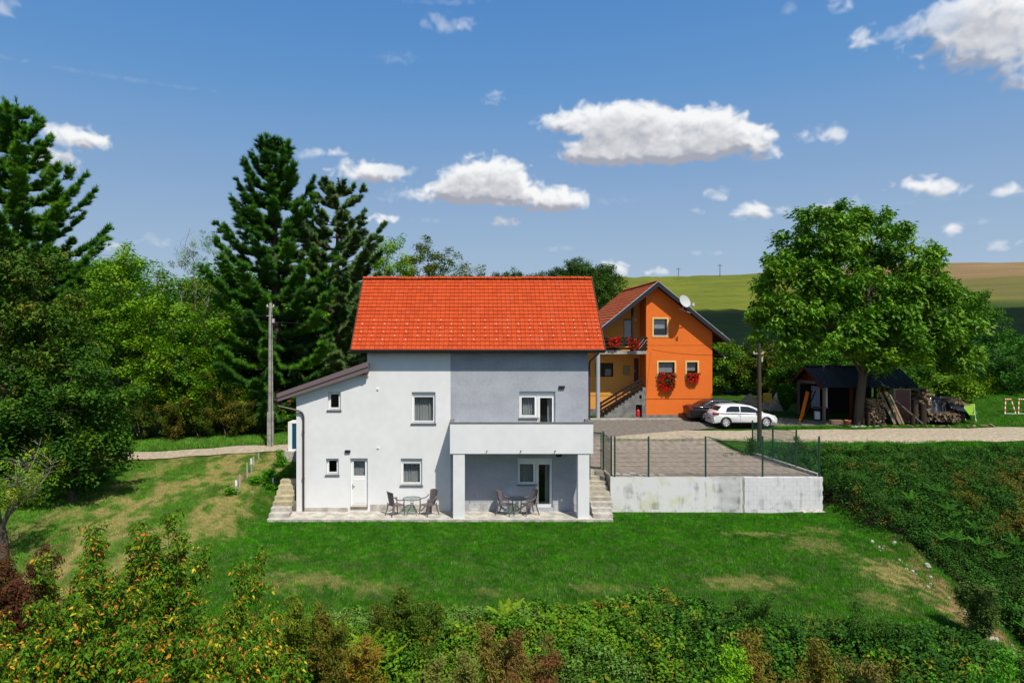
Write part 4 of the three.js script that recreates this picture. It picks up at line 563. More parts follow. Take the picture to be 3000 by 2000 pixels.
  tag(mesh('doorstep', [bx(-4.4, 2.2, -0.25, 0.02, 0.03, 0.9)].map((g) => g.rotateY(0.05).translate(11.83, OY, OZ)), MAT.concrete), 'low concrete path along the foot of the orange house', 'path', null, 'structure');
  // satellite dish on the verge
  const d = thing('satellite_dish', 'white satellite dish fixed to the orange gable roof edge', 'satellite dish', [11.83 + 2.38, OY + 7.95, OZ + 0.85], 0.35);
  const prof = []; for (let k = 0; k <= 10; k++) { const r = 0.4 * k / 10; prof.push(new THREE.Vector2(r, r * r * 0.55)); } prof.push(new THREE.Vector2(0.415, 0.085)); for (let k = 10; k >= 0; k--) { const r = 0.4 * k / 10; prof.push(new THREE.Vector2(r, r * r * 0.55 - 0.012)); }
  part(d, 'dish', [new THREE.LatheGeometry(prof, 32).scale(1.0, 1, 1.12).rotateX(Math.PI / 2 - 0.45)], std([0.4, 0.41, 0.42], { roughness: 0.6 }));
  part(d, 'arm', [rod([0, -0.4, 0.1], [0.28, -0.2, 0.55], 0.014), rod([0, -0.1, -0.06], [0.05, -0.5, -0.25], 0.022), rod([-0.3, -0.45, -0.2], [0.7, -0.75, -0.22], 0.02)], zinc); part(d, 'receiver', [rod([0.25, -0.24, 0.5], [0.34, -0.1, 0.6], 0.035), rbx(0.28, 0.38, -0.3, -0.12, 0.45, 0.58, 0.02)], MAT.pvc);
  const gb = thing('gas_bottle', 'red gas bottle in the niche under the outside stairs', 'gas bottle', [11.83 - 0.5, OY + 0.055, OZ - 0.28]);
  part(gb, 'body', [new THREE.LatheGeometry([[0, 0], [0.13, 0.005], [0.145, 0.06], [0.145, 0.4], [0.12, 0.48], [0.05, 0.53], [0.05, 0.56], [0, 0.56]].map(([x, y]) => new THREE.Vector2(x, y)), 16)], std([0.5, 0.02, 0.02], { roughness: 0.4 })); part(gb, 'valve', [cyl(0.025, 0.02, 0.09, 0, 0.56, 0, 8), new THREE.TorusGeometry(0.08, 0.012, 6, 14).rotateX(Math.PI / 2).translate(0, 0.64, 0)], std([0.5, 0.38, 0.12], { roughness: 0.4, metalness: 0.5 }));
}
// geraniums: trailing leaves and red flower heads in boxes
function leafFlat(len, w, n = 6, spread = 0.1, seed = 1, droop = 0.3, fold = 0.25) { // a spray of n folded leaves about the origin
  const r = rand(seed), g = [];
  for (let i = 0; i < n; i++) {
    const s = 0.75 + 0.5 * r(), L = len * s, ww = w * s * 0.5, pos = [0, 0, 0, ww, fold * ww, L * 0.4, 0, -0.04 * L, L * 0.48, -ww, fold * ww, L * 0.4, 0, -0.12 * L, L];
    const q = new THREE.BufferGeometry(); q.setAttribute('position', new THREE.Float32BufferAttribute(pos, 3)); q.setIndex([0, 1, 2, 0, 2, 3, 1, 4, 2, 2, 4, 3]);
    q.rotateX(droop * (0.4 + r()) - 0.2).rotateZ((r() - 0.5) * 1.2).rotateY(r() * 6.283);
    const a = r() * 6.283, e = Math.acos(1 - 2 * r()), rr = spread * Math.cbrt(r()); q.translate(rr * Math.sin(e) * Math.cos(a), rr * Math.cos(e), rr * Math.sin(e) * Math.sin(a)); g.push(q);
  }
  const m = mergeGeometries(g.map((x) => x.toNonIndexed())); m.computeVertexNormals(); return m;
}
const leafMat = (t = 0.35, o = {}) => new THREE.MeshPhysicalMaterial({ color: 0xffffff, roughness: 0.62, transmission: t, thickness: 0, side: THREE.DoubleSide, specularIntensity: 0.16, ...o });
const LEAF = leafMat(0.32), LEAFD = leafMat(0.2);
function randQ(r, tilt = 1) { return new THREE.Quaternion().setFromEuler(new THREE.Euler((r() - 0.5) * tilt, r() * 6.283, (r() - 0.5) * tilt, 'YXZ')); }
function geranium(label, x, y, z, w, drop, n, seed) {
  const g = thing('geranium_box', label, 'flower box', [x, y, z]), r = rand(seed), lv = leafFlat(0.09, 0.09, 5, 0.07, seed), fl = leafFlat(0.045, 0.05, 9, 0.04, seed + 3, 0.1), a = [], b = [];
  part(g, 'box', [rbx(-w / 2, w / 2, -0.14, 0.02, -0.08, 0.08, 0.012)], std([0.2, 0.07, 0.03]));
  for (let i = 0; i < n; i++) { const px = (r() - 0.5) * w * 1.15, t = r(), hy = 0.2 - t * drop, pz = 0.08 + 0.16 * r() * (1 - t * 0.4) * Math.cos(px / w * 2.4), k = (1 - 0.35 * t * t); const s = 0.8 + 0.4 * r(), col = 0.03 + 0.03 * r(); if (r() < 0.5 - 0.28 * t) a.push([px * k, hy, pz, randQ(r, 1.6), s, [col, col * 2.3, col * 0.5]]); else b.push([px * k, hy, pz + 0.05, randQ(r, 3), s, [0.75 + 0.2 * r(), 0.008 + 0.015 * r(), 0.01 + 0.012 * r()]]); }
  tag(inst('leaves', lv, LEAF, g, a), null, null, null, 'stuff'); tag(inst('flowers', fl, leafMat(0.25), g, b), null, null, null, 'stuff');
}
geranium('red geraniums hanging thickly from the wider lower window', 11.83 + 1.42, OY + 2.9, OZ - 0.02, 1.05, 1.25, 420, 41);
geranium('red geraniums in the box of the narrow lower window', 11.83 + 3.24, OY + 2.9, OZ - 0.1, 0.8, 0.65, 230, 42);
geranium('red geraniums on the balcony rail nearer the white house', 11.83 - 2.28, OY + 5.35, OZ + 0.3, 0.75, 0.6, 170, 43);
geranium('red geraniums on the balcony rail beside the orange wall', 11.83 - 0.92, OY + 5.3, OZ + 0.23, 0.75, 0.75, 190, 44);
// ---------- cars ----------
function wheelAt(car, x, z, r, side, spokes, rimMat) {
  const t = part(car, 'wheel', [new THREE.TorusGeometry(r * 0.8, r * 0.21, 10, 28).scale(1, 1, 1.25).translate(x, r, z), new THREE.CylinderGeometry(r * 0.8, r * 0.8, 0.12, 24).rotateX(Math.PI / 2).translate(x, r, z - side * 0.03)], MAT.black);
  const g = [new THREE.TorusGeometry(r * 0.63, 0.018, 6, 28).translate(x, r, z + side * 0.065), new THREE.CylinderGeometry(0.055, 0.065, 0.03, 12).rotateX(Math.PI / 2).translate(x, r, z + side * 0.07)];
  for (let k = 0; k < spokes; k++) g.push(new THREE.BoxGeometry(0.055, r * 0.6, 0.02).translate(0, r * 0.34, 0).rotateZ(k / spokes * 6.283 + 0.2).translate(x, r, z + side * 0.066));
  part(t, 'rim', g, rimMat);
}
function carMade(name, label, o) { // x forward, built about its centre on the ground
  const c = thing(name, label, 'car', o.at, o.turn), L = o.L, hw = o.W / 2, w0 = o.wheels[0], w1 = o.wheels[1], R = o.R;
  const arch = (x) => { const p = []; for (let k = 0; k <= 10; k++) { const a = Math.PI - k / 10 * Math.PI; p.push([x + (R + 0.045) * Math.cos(a), 0.2 + Math.max(0, R + 0.0 - 0.2 + (R + 0.045) * Math.sin(a) - 0.0)]); } return p; };
  const shapeIn = (g, yb) => { const p = g.attributes.position; for (let i = 0; i < p.count; i++) { const x = p.getX(i), y = p.getY(i), z = p.getZ(i), f = Math.abs(x) / (L / 2); let k = 1 - 0.14 * Math.pow(f, 5) - 0.05 * sst(0.55, 0.2, y); if (y > yb) k *= 1 - (y - yb) * 0.42; else k *= 1 - 0.06 * sst(yb - 0.3, yb, y); p.setZ(i, z * k); } g.computeVertexNormals(); return toCreasedNormals(g, 0.6); };
  const body = [...o.top, [L / 2 - 0.03, 0.24], ...arch(w1).reverse(), ...arch(w0).reverse(), [-L / 2 + 0.05, 0.26]];
  const paint = o.paint;
  part(c, 'body', [shapeIn(poly(body, -hw, hw, [], 0.045), o.belt)], paint);
  part(c, 'cabin', [shapeIn(poly(o.cabin, -hw + 0.02, hw - 0.02, [], 0.05), o.belt)], paint);
  const zs = (y) => (hw - 0.02) * (1 - Math.max(0, y - o.belt) * 0.42) * (y <= o.belt ? 0.945 : 1) ;
  for (const s of [-1, 1]) for (const w of o.side) { const g = poly(w, 0, 0.008), p = g.attributes.position; for (let i = 0; i < p.count; i++) p.setZ(i, s * (zs(p.getY(i)) - 0.004 + p.getZ(i))); g.computeVertexNormals(); part(c, 'side_window', [g], o.glass); }
  for (const [[xa, ya], [xb, yb], nm] of o.screens) { const wa = zs(ya) - 0.09, wb = zs(yb) - 0.1, n = V(yb - ya, xa - xb, 0).normalize(); if (n.y < 0) n.negate(); const e = 0.006, pos = [xa + n.x * e, ya + n.y * e, -wa, xa + n.x * e, ya + n.y * e, wa, xb + n.x * e, yb + n.y * e, wb, xb + n.x * e, yb + n.y * e, -wb], g = new THREE.BufferGeometry(); g.setAttribute('position', new THREE.Float32BufferAttribute(pos, 3)); g.setIndex([0, 1, 2, 0, 2, 3]); g.computeVertexNormals(); part(c, nm, [g], Object.assign(o.glass.clone(), { side: THREE.DoubleSide })); }
  for (const x of [w0, w1]) for (const s of [-1, 1]) { wheelAt(c, x, s * (hw - 0.13), R, s, o.spokes, o.rim); part(c, 'wheel_well', [new THREE.CylinderGeometry(R + 0.04, R + 0.04, 0.3, 18, 1, false).rotateX(Math.PI / 2).translate(x, R + 0.01, s * (hw - 0.32))], MAT.black); }
  return c;
}
const carGlass = std([0.015, 0.02, 0.022], { roughness: 0.06 });
{
  const paint = new THREE.MeshPhysicalMaterial({ color: new THREE.Color(0.68, 0.69, 0.71), roughness: 0.4, clearcoat: 0.8, clearcoatRoughness: 0.08 });
  const z = -13.35, x = 17.25, c = carMade('white_car', 'white hatchback parked side-on behind the wooden pole', { at: [x, H(x, z) + 0.07, z], turn: 0.02, L: 4.1, W: 1.76, R: 0.315, wheels: [-1.28, 1.3], belt: 0.93, paint, glass: carGlass, spokes: 8, rim: std([0.62, 0.63, 0.65], { roughness: 0.35, metalness: 0.4 }),
    top: [[-2.05, 0.42], [-2.07, 0.62], [-2.0, 0.86], [-1.85, 1.0], [-0.8, 0.98], [0.9, 0.93], [1.45, 0.86], [1.85, 0.74], [2.02, 0.58], [2.05, 0.38]],
    cabin: [[-1.95, 0.9], [-1.72, 1.12], [-1.5, 1.34], [-1.0, 1.43], [-0.2, 1.44], [0.35, 1.36], [0.85, 1.14], [1.2, 0.9]],
    side: [[[-1.28, 1.0], [-0.42, 0.99], [-0.42, 1.34], [-0.95, 1.35], [-1.2, 1.24]], [[-0.34, 0.985], [0.86, 0.965], [0.5, 1.19], [0.15, 1.32], [-0.34, 1.345]]],
    screens: [[[0.95, 1.07], [0.42, 1.33], 'windscreen'], [[-1.78, 1.06], [-1.53, 1.31], 'rear_window']] });
  for (const s of [-1, 1]) { part(c, 'headlight', [rbx(1.58, 1.98, 0.66, 0.76, s * 0.6 - 0.12, s * 0.6 + 0.12, 0.03)], std([0.06, 0.07, 0.08], { roughness: 0.15 })); part(c, 'tail_light', [rbx(-2.06, -1.72, 0.82, 0.94, s * 0.66 - 0.14, s * 0.66 + 0.165, 0.03)], std([0.2, 0.008, 0.012], { roughness: 0.2 })); part(c, 'mirror', [rbx(0.66, 0.82, 0.95, 1.06, s * 0.9 - 0.08, s * 0.9 + 0.06, 0.035)], MAT.black); part(c, 'sill_trim', [rbx(-0.85, 0.85, 0.3, 0.335, s * 0.865 - 0.02, s * 0.865 + 0.012, 0.008)], MAT.black); part(c, 'door_handle', [rbx(-0.5, -0.32, 0.8, 0.825, s * 0.862 - 0.01, s * 0.862 + 0.022, 0.008), rbx(-1.25, -1.1, 1.13, 1.16, s * 0.76 - 0.01, s * 0.76 + 0.02, 0.008)], paint); part(c, 'door_seam', [bx(-0.385, -0.378, 0.36, 0.95, s * 0.869 - 0.004, s * 0.869 + 0.003)], MAT.black); part(c, 'fog_lamp', [rbx(1.93, 2.03, 0.36, 0.55, s * 0.62 - 0.03, s * 0.62 + 0.03, 0.015)], MAT.black); }
  part(c, 'number_plate', [rbx(-2.085, -2.06, 0.5, 0.62, -0.26, 0.26, 0.006)], std([0.35, 0.2, 0.2])); part(c, 'rear_bumper', [rbx(-2.09, -1.75, 0.24, 0.42, -0.7, 0.7, 0.05)], std([0.5, 0.5, 0.52], { roughness: 0.5 }));
  part(c, 'aerial', [rod([-1.05, 1.42, 0], [-1.2, 1.56, 0], 0.008, 0.004)], MAT.black);
  const dk = new THREE.MeshPhysicalMaterial({ color: new THREE.Color(0.006, 0.007, 0.009), roughness: 0.5, specularIntensity: 0.5, clearcoat: 0.45, clearcoatRoughness: 0.08 });
  const x2 = 16.65, z2 = -15.3, d = carMade('dark_car', 'black saloon car parked behind the white hatchback', { at: [x2, H(x2, z2) + 0.07, z2], turn: 0.04, L: 4.65, W: 1.76, R: 0.32, wheels: [-1.3, 1.4], belt: 0.95, paint: dk, glass: carGlass, spokes: 5, rim: std([0.45, 0.45, 0.44], { roughness: 0.3, metalness: 0.7 }),
    top: [[-2.32, 0.42], [-2.34, 0.7], [-2.28, 0.98], [-2.0, 1.04], [-1.3, 1.02], [0.9, 0.95], [1.6, 0.9], [2.1, 0.78], [2.3, 0.6], [2.32, 0.38]],
    cabin: [[-1.75, 0.98], [-1.3, 1.25], [-0.8, 1.43], [-0.1, 1.46], [0.4, 1.4], [0.95, 1.15], [1.3, 0.92]],
    side: [[[-1.35, 1.03], [-0.38, 1.02], [-0.38, 1.37], [-0.75, 1.36], [-1.1, 1.22]], [[-0.3, 1.015], [0.95, 0.985], [0.6, 1.2], [0.25, 1.35], [-0.3, 1.38]]],
    screens: [[[1.05, 1.08], [0.5, 1.35], 'windscreen'], [[-1.62, 1.06], [-0.9, 1.4], 'rear_window']] });
  for (const s of [-1, 1]) { part(d, 'tail_light', [rbx(-2.345, -2.2, 0.78, 0.98, s * 0.62 - 0.16, s * 0.62 + 0.12, 0.02)], std([0.4, 0.012, 0.02], { roughness: 0.2 })); part(d, 'mirror', [rbx(0.75, 0.9, 0.97, 1.08, s * 0.9 - 0.07, s * 0.9 + 0.05, 0.03)], dk); part(d, 'window_trim', [beam([-1.4, 1.0, s * 0.845], [1.1, 0.96, s * 0.845], 0.012, 0.018)], MAT.steel); }
}
// ---------- the shed under the walnut tree ----------
const SX0 = 23.1, SX1 = 28.9, SZ0 = -14.3, SZ1 = -18.2, SG = 2.42;
{
  const s = thing('timber_shed', 'open timber shed with dark blue corrugated roof under the walnut tree', 'shed', [SX0, SG - 0.1, SZ1]), w = SX1 - SX0, dpt = SZ0 - SZ1, eave = 2.3, ridge = 3.55;
  const red = std([0.2, 0.045, 0.02], { map: woodTone }), blue = std([0.013, 0.016, 0.024], { roughness: 0.5, metalness: 0.2 });
  for (const [x, z] of [[0.1, dpt - 0.15], [0.1, 0.15], [1.9, dpt - 0.15], [4.0, dpt - 0.15], [w - 0.2, dpt - 0.15], [w - 0.2, 0.15], [1.9, 0.15]]) part(s, 'post', [rbx(x - 0.08, x + 0.08, 0, eave, z - 0.08, z + 0.08, 0.012)], x < 0.2 ? std([0.3, 0.25, 0.2], { map: woodTone }) : red);
  part(s, 'beam', [bx(0, w, eave, eave + 0.16, dpt - 0.22, dpt - 0.08), bx(0, w, eave, eave + 0.16, 0.08, 0.22), bx(0.02, 0.18, eave + 0.162, eave + 0.3, 0.1, dpt - 0.1)], std([0.35, 0.33, 0.3], { map: woodTone }));
  for (let k = 0; k < 17; k++) { const z = 0.24 + k * (dpt - 0.48) / 17, m = Math.abs(z + 0.1 - dpt / 2) / (dpt / 2), t = lerp(ridge - 0.12, eave + 0.2, m); if (t > eave + 0.34) part(s, 'gable_board', [bx(0.05, 0.08, eave + 0.305, t, z, z + 0.195)], red); }
  for (let k = 0; k < 28; k++) part(s, 'back_plank', [bx(0.2 + k * (w - 0.6) / 28, 0.2 + (k + 0.97) * (w - 0.6) / 28, 0, eave, 0.03, 0.06)], MAT.darkWood);
  const corr = (z0, y0, z1, y1) => { const n = 110, pos = [], idx = []; for (let i = 0; i <= n; i++) { const x = -0.35 + (w + 0.65) * i / n, k = 0.02 * Math.sin(i * 1.5708); pos.push(x, y0 + k, z0, x, y1 + k, z1); if (i) { const a = i * 2; idx.push(a - 2, a - 1, a, a - 1, a + 1, a); } } const g = new THREE.BufferGeometry(); g.setAttribute('position', new THREE.Float32BufferAttribute(pos, 3)); g.setIndex(idx); g.computeVertexNormals(); return g; };
  const roof = part(s, 'roof', [corr(dpt / 2, ridge + 0.06, dpt + 0.35, eave + 0.02), corr(dpt / 2, ridge + 0.06, -0.35, eave + 0.02)], Object.assign(blue, { side: THREE.DoubleSide }));
  part(roof, 'ridge_cap', [rod([-0.36, ridge + 0.07, dpt / 2], [w + 0.32, ridge + 0.07, dpt / 2], 0.06)], blue); part(roof, 'verge_board', [beam([-0.34, ridge - 0.03, dpt / 2], [-0.34, eave - 0.04, dpt + 0.34], 0.03, 0.16), beam([-0.34, ridge - 0.03, dpt / 2], [-0.34, eave - 0.04, -0.34], 0.03, 0.16)], red);
  const ch = part(s, 'chimney', [rbx(w - 1.25, w - 0.85, eave, ridge + 0.55, 1.0, 1.4, 0.01)], std([0.4, 0.3, 0.24]));
  // brick pier: courses of single bricks over a mortar core
  const br = [[0.24, 0.06, 0.04], [0.28, 0.075, 0.05], [0.2, 0.05, 0.036]].map((c) => std(c, { map: gritTone })), bg = metric(new RoundedBoxGeometry(0.225, 0.062, 0.1, 1, 0.006)), r = rand(9), rows = [];
  part(s, 'pier_core', [bx(w - 1.15, w - 0.02, 0, eave - 0.1, dpt - 0.42, dpt - 0.03)], std([0.4, 0.37, 0.33]));
  for (let j = 0; j < 28; j++) for (let i = 0; i < 5; i++) { const x = w - 1.03 + i * 0.232 - (j % 2) * 0.11; if (x < w - 1.14 || x > w - 0.08) continue; rows.push([x, 0.05 + j * 0.076, dpt - 0.07, null, 1, [0.8 + 0.5 * r(), 0.8 + 0.4 * r(), 0.8 + 0.4 * r()]]); }
  tag(inst('pier_bricks', bg, std([0.25, 0.065, 0.043], { map: gritTone }), s, rows), null, null, null, 'stuff');
  const rows2 = []; for (let j = 0; j < 17; j++) for (let i = 0; i < 2; i++) rows2.push([w - 1.14 + i * 0.2 + (j % 2) * 0.02, eave + 0.45 + j * 0.078, 1.36, null, [0.85, 1, 1], [1.3 + r() * 0.4, 1.6 + r() * 0.7, 1.9 + r()]]); tag(inst('chimney_bricks', bg, std([0.3, 0.12, 0.08], { map: gritTone }), ch, rows2), null, null, null, 'stuff');
  // what hangs and stands in it
  const sheet = mesh('hanging_sheet', [(() => { const g = pleats(-0.33, 0.33, -1.15, 0, 0, 0.05, 4, 2), p = g.attributes.position; for (let i = 0; i < p.count; i++) { const t = -p.getY(i) / 1.15; p.setY(i, p.getY(i) - 0.35 * t * (p.getX(i) + 0.33)); } return g.rotateY(0.9); })()], new THREE.MeshPhysicalMaterial({ color: new THREE.Color(0.6, 0.6, 0.6), side: THREE.DoubleSide, roughness: 1, transmission: 0.2, thickness: 0 })); sheet.position.set(SX0 + 0.35, SG + 2.15, SZ0 - 0.35); tag(sheet, 'white cloth hanging in the open end of the shed', 'cloth');
  const pan = mesh('blue_panel', [rbx(-0.03, 0.03, 0, 1.6, -0.55, 0.55, 0.012)], std([0.25, 0.31, 0.36])); pan.position.set(SX0 + 0.55, SG + 0.55, SZ1 + 1.7); tag(pan, 'pale blue board standing inside the shed gable end', 'board');
  const tb = thing('work_table', 'small table with a white crate front inside the shed end', 'table', [SX0 + 0.6, SG - 0.03, SZ1 + 2.3]); part(tb, 'table_top', [rbx(-0.35, 0.35, 0.72, 0.76, -0.5, 0.5, 0.01)], MAT.greyWood); for (const [a, b] of [[-0.3, -0.45], [0.3, -0.45], [-0.3, 0.45], [0.3, 0.45]]) part(tb, 'leg', [bx(a - 0.025, a + 0.025, 0, 0.72, b - 0.025, b + 0.025)], MAT.darkMetal);
  const cr = thing('white_crate', 'white slatted crate on the ground under the shed table', 'crate', [SX0 + 0.2, SG - 0.02, SZ1 + 2.6], 1.2); part(cr, 'body', [bx(-0.4, 0.4, 0.34, 0.5, -0.15, 0.15), bx(-0.4, 0.4, 0.0, 0.07, -0.15, 0.15), ...[-0.4, -0.22, -0.04, 0.14, 0.32].map((x) => bx(x, x + 0.08, 0.07, 0.34, -0.15, 0.15))], MAT.pvcShade);
}
// firewood, boards, logs
const logMats = [[0.36, 0.27, 0.17], [0.44, 0.34, 0.22], [0.28, 0.2, 0.13], [0.5, 0.4, 0.28], [0.2, 0.15, 0.11]].map((c) => std(c, { map: woodTone }));
function splitLog(L, r, seed, k = 5) { const q = rand(seed), g = new THREE.CylinderGeometry(r, r * 1.08, L, k), p = g.attributes.position; for (let i = 0; i < p.count; i++) { const a = Math.atan2(p.getZ(i), p.getX(i)), m = 1 + 0.22 * Math.sin(a * 2 + seed) + 0.12 * Math.sin(a * 3 + seed * 2); p.setX(i, p.getX(i) * m); p.setZ(i, p.getZ(i) * m); } g.computeVertexNormals(); return metric(g.toNonIndexed()); }
const logGeos = [1, 2, 3, 4].map((s) => { const g = splitLog(0.9, 0.075, s); g.computeVertexNormals(); return g; });
function woodStack(label, at, turn, len, high, across, seed, scale = 1) { // logs lying along local x (across = false) or with their ends showing
  const s = thing('firewood_stack', label, 'firewood', at, turn), r = rand(seed), d = 0.155 * scale;
  for (let j = 0; j * d * 0.86 < high; j++) for (let i = 0; i * d < len; i++) { if (r() < 0.04) continue; const m = new THREE.Mesh(logGeos[Math.floor(r() * 4)], logMats[Math.floor(r() * 5)]); m.name = 'log'; m.scale.set(scale, 1, scale * (0.85 + 0.3 * r())); m.castShadow = m.receiveShadow = true;
    if (across) { m.rotation.set(Math.PI / 2 + (r() - 0.5) * 0.1, r() * 3, (r() - 0.5) * 0.1); m.position.set(i * d + (j % 2) * d / 2, d / 2 + j * d * 0.86, (r() - 0.5) * 0.2); } else { m.rotation.set((r() - 0.5) * 0.08, r() * 6, Math.PI / 2 + (r() - 0.5) * 0.12); m.position.set((r() - 0.5) * 0.3, d / 2 + j * d * 0.86, i * d); }
    s.add(m); }
  return s;
}
woodStack('narrow stack of split firewood beside the walnut trunk', [25.55, SG - 0.1, -13.6], 0, 0.95, 1.5, true, 61, 0.8);
woodStack('tall stack of long pale logs against the brick pier', [29.6, SG - 0.02, -14.9], 0.05, 0.9, 2.0, false, 62, 1.05);
woodStack('stack of split logs under the open edge of the black tarpaulin', [31.0, SG - 0.02, -14.8], 0.03, 1.55, 1.25, true, 63, 1);
woodStack('low heap of split logs in front of the tarpaulin', [30.3, SG - 0.02, -14.2], -0.3, 1.3, 0.42, true, 64, 1);
{
  const n = 36, m = 22, g = new THREE.PlaneGeometry(3.0, 2.2, n, m).rotateX(-Math.PI / 2), p = g.attributes.position; // tarpaulin slung over the wood
  for (let i = 0; i < p.count; i++) { const x = p.getX(i), z = p.getZ(i), rdg = 1.62 - 0.22 * Math.abs(x + 0.8) - 0.1 * x, fall = Math.pow(clamp((z - 0.15) / 0.95), 1.5); let y = rdg - fall * (x < -0.1 ? 1.55 : 0.55) - 0.9 * Math.pow(clamp((x - 0.95) / 0.55), 2); y += 0.1 * fbm(x * 2.4, z * 2.4, 4) + 0.06 * fbm(x * 6, z * 6, 2); p.setXYZ(i, x + 0.05 * fbm(z * 3, x * 3, 2), Math.max(0.08, y), z * (0.92)); }
  g.computeVertexNormals(); const t = mesh('black_tarpaulin', [g], Object.assign(std([0.01, 0.011, 0.013], { roughness: 0.28 }), { side: THREE.DoubleSide })); t.position.set(31.3, SG - 0.02, -14.9); tag(t, 'crumpled black tarpaulin slung over the firewood', 'tarpaulin');
  const board = (l, a, b, w, h, mt) => tag(mesh('leaning_board', [beam(a, b, w, h, [0, 0, 1])], mt || MAT.oldWood), l, 'board', 'boards leaning by the firewood');
  const y0 = SG - 0.06; board('pale board leaning upright, nearest the walnut trunk', [26.95, y0, -12.9], [26.4, y0 + 2.0, -13.6], 0.16, 0.035); board('pale board leaning in the middle of the three', [27.3, y0, -12.9], [26.75, y0 + 2.05, -13.6], 0.17, 0.035); board('narrow pale board leaning next to the dark opening', [27.5, y0, -12.9], [27.05, y0 + 1.85, -13.6], 0.1, 0.035, logMats[1]); board('long grey beam leaning slantwise towards the pier', [28.75, y0, -12.9], [27.3, y0 + 1.55, -13.6], 0.09, 0.09, MAT.greyWood);
  board('pale plank lying on top of the black tarpaulin', [30.9, SG + 1.55, -14.5], [32.3, SG + 1.42, -14.5], 0.14, 0.06); board('second plank lying on the tarpaulin lower edge', [31.2, SG + 1.30, -14.15], [32.7, SG + 1.05, -14.2], 0.13, 0.06);
  board('flat grey board on the low log heap', [30.3, SG + 0.44, -13.95], [31.2, SG + 0.5, -13.95], 0.3, 0.04, MAT.greyWood);
  const trunkBit = (l, x, z, r, h, k) => { const o = mesh('standing_log', [cyl(r * 1.04, r, h, 0, 0, 0, 12), new THREE.CylinderGeometry(r * 0.9, r * 0.9, 0.01, 12).translate(0, h + 0.005, 0)], std(k ? [0.1, 0.08, 0.065] : [0.07, 0.055, 0.045], { map: woodTone, bumpMap: barkBump, bumpScale: 0.02 })); o.position.set(x, SG - 0.1, z); tag(o, l, 'log', 'logs standing before the pier'); };
  trunkBit('tall dark log standing before the brick pier', 28.5, -13.3, 0.17, 1.55, 1); trunkBit('thick dark log standing at the right edge of the pier', 29.0, -13.3, 0.2, 1.3, 0); trunkBit('short dark log standing in front of the tall one', 28.2, -13.1, 0.15, 0.6, 0); trunkBit('slim cut log standing beside the narrow firewood stack', 25.3, -12.95, 0.08, 0.8, 1); trunkBit('short cut log next to the slim one', 25.6, -12.9, 0.08, 0.45, 1);
  const r = rand(71); for (let i = 0; i < 14; i++) { const m2 = new THREE.Mesh(logGeos[i % 4], logMats[i % 5]); m2.name = numbered('loose_log'); m2.scale.set(0.8, 0.35 + 0.3 * r(), 0.8); const x = 26.2 + i * 0.52 + r() * 0.3, z = -12.75 - 0.25 * r(); m2.position.set(x, H(x, z) + 0.1, z); m2.rotation.set(0.1 * r(), r() * 3, 1.57 + 0.1 * r()); m2.castShadow = true; scene.add(m2); tag(m2, 'split log lying loose along the grass edge before the woodpile', 'log', 'loose logs by the road edge'); }
}
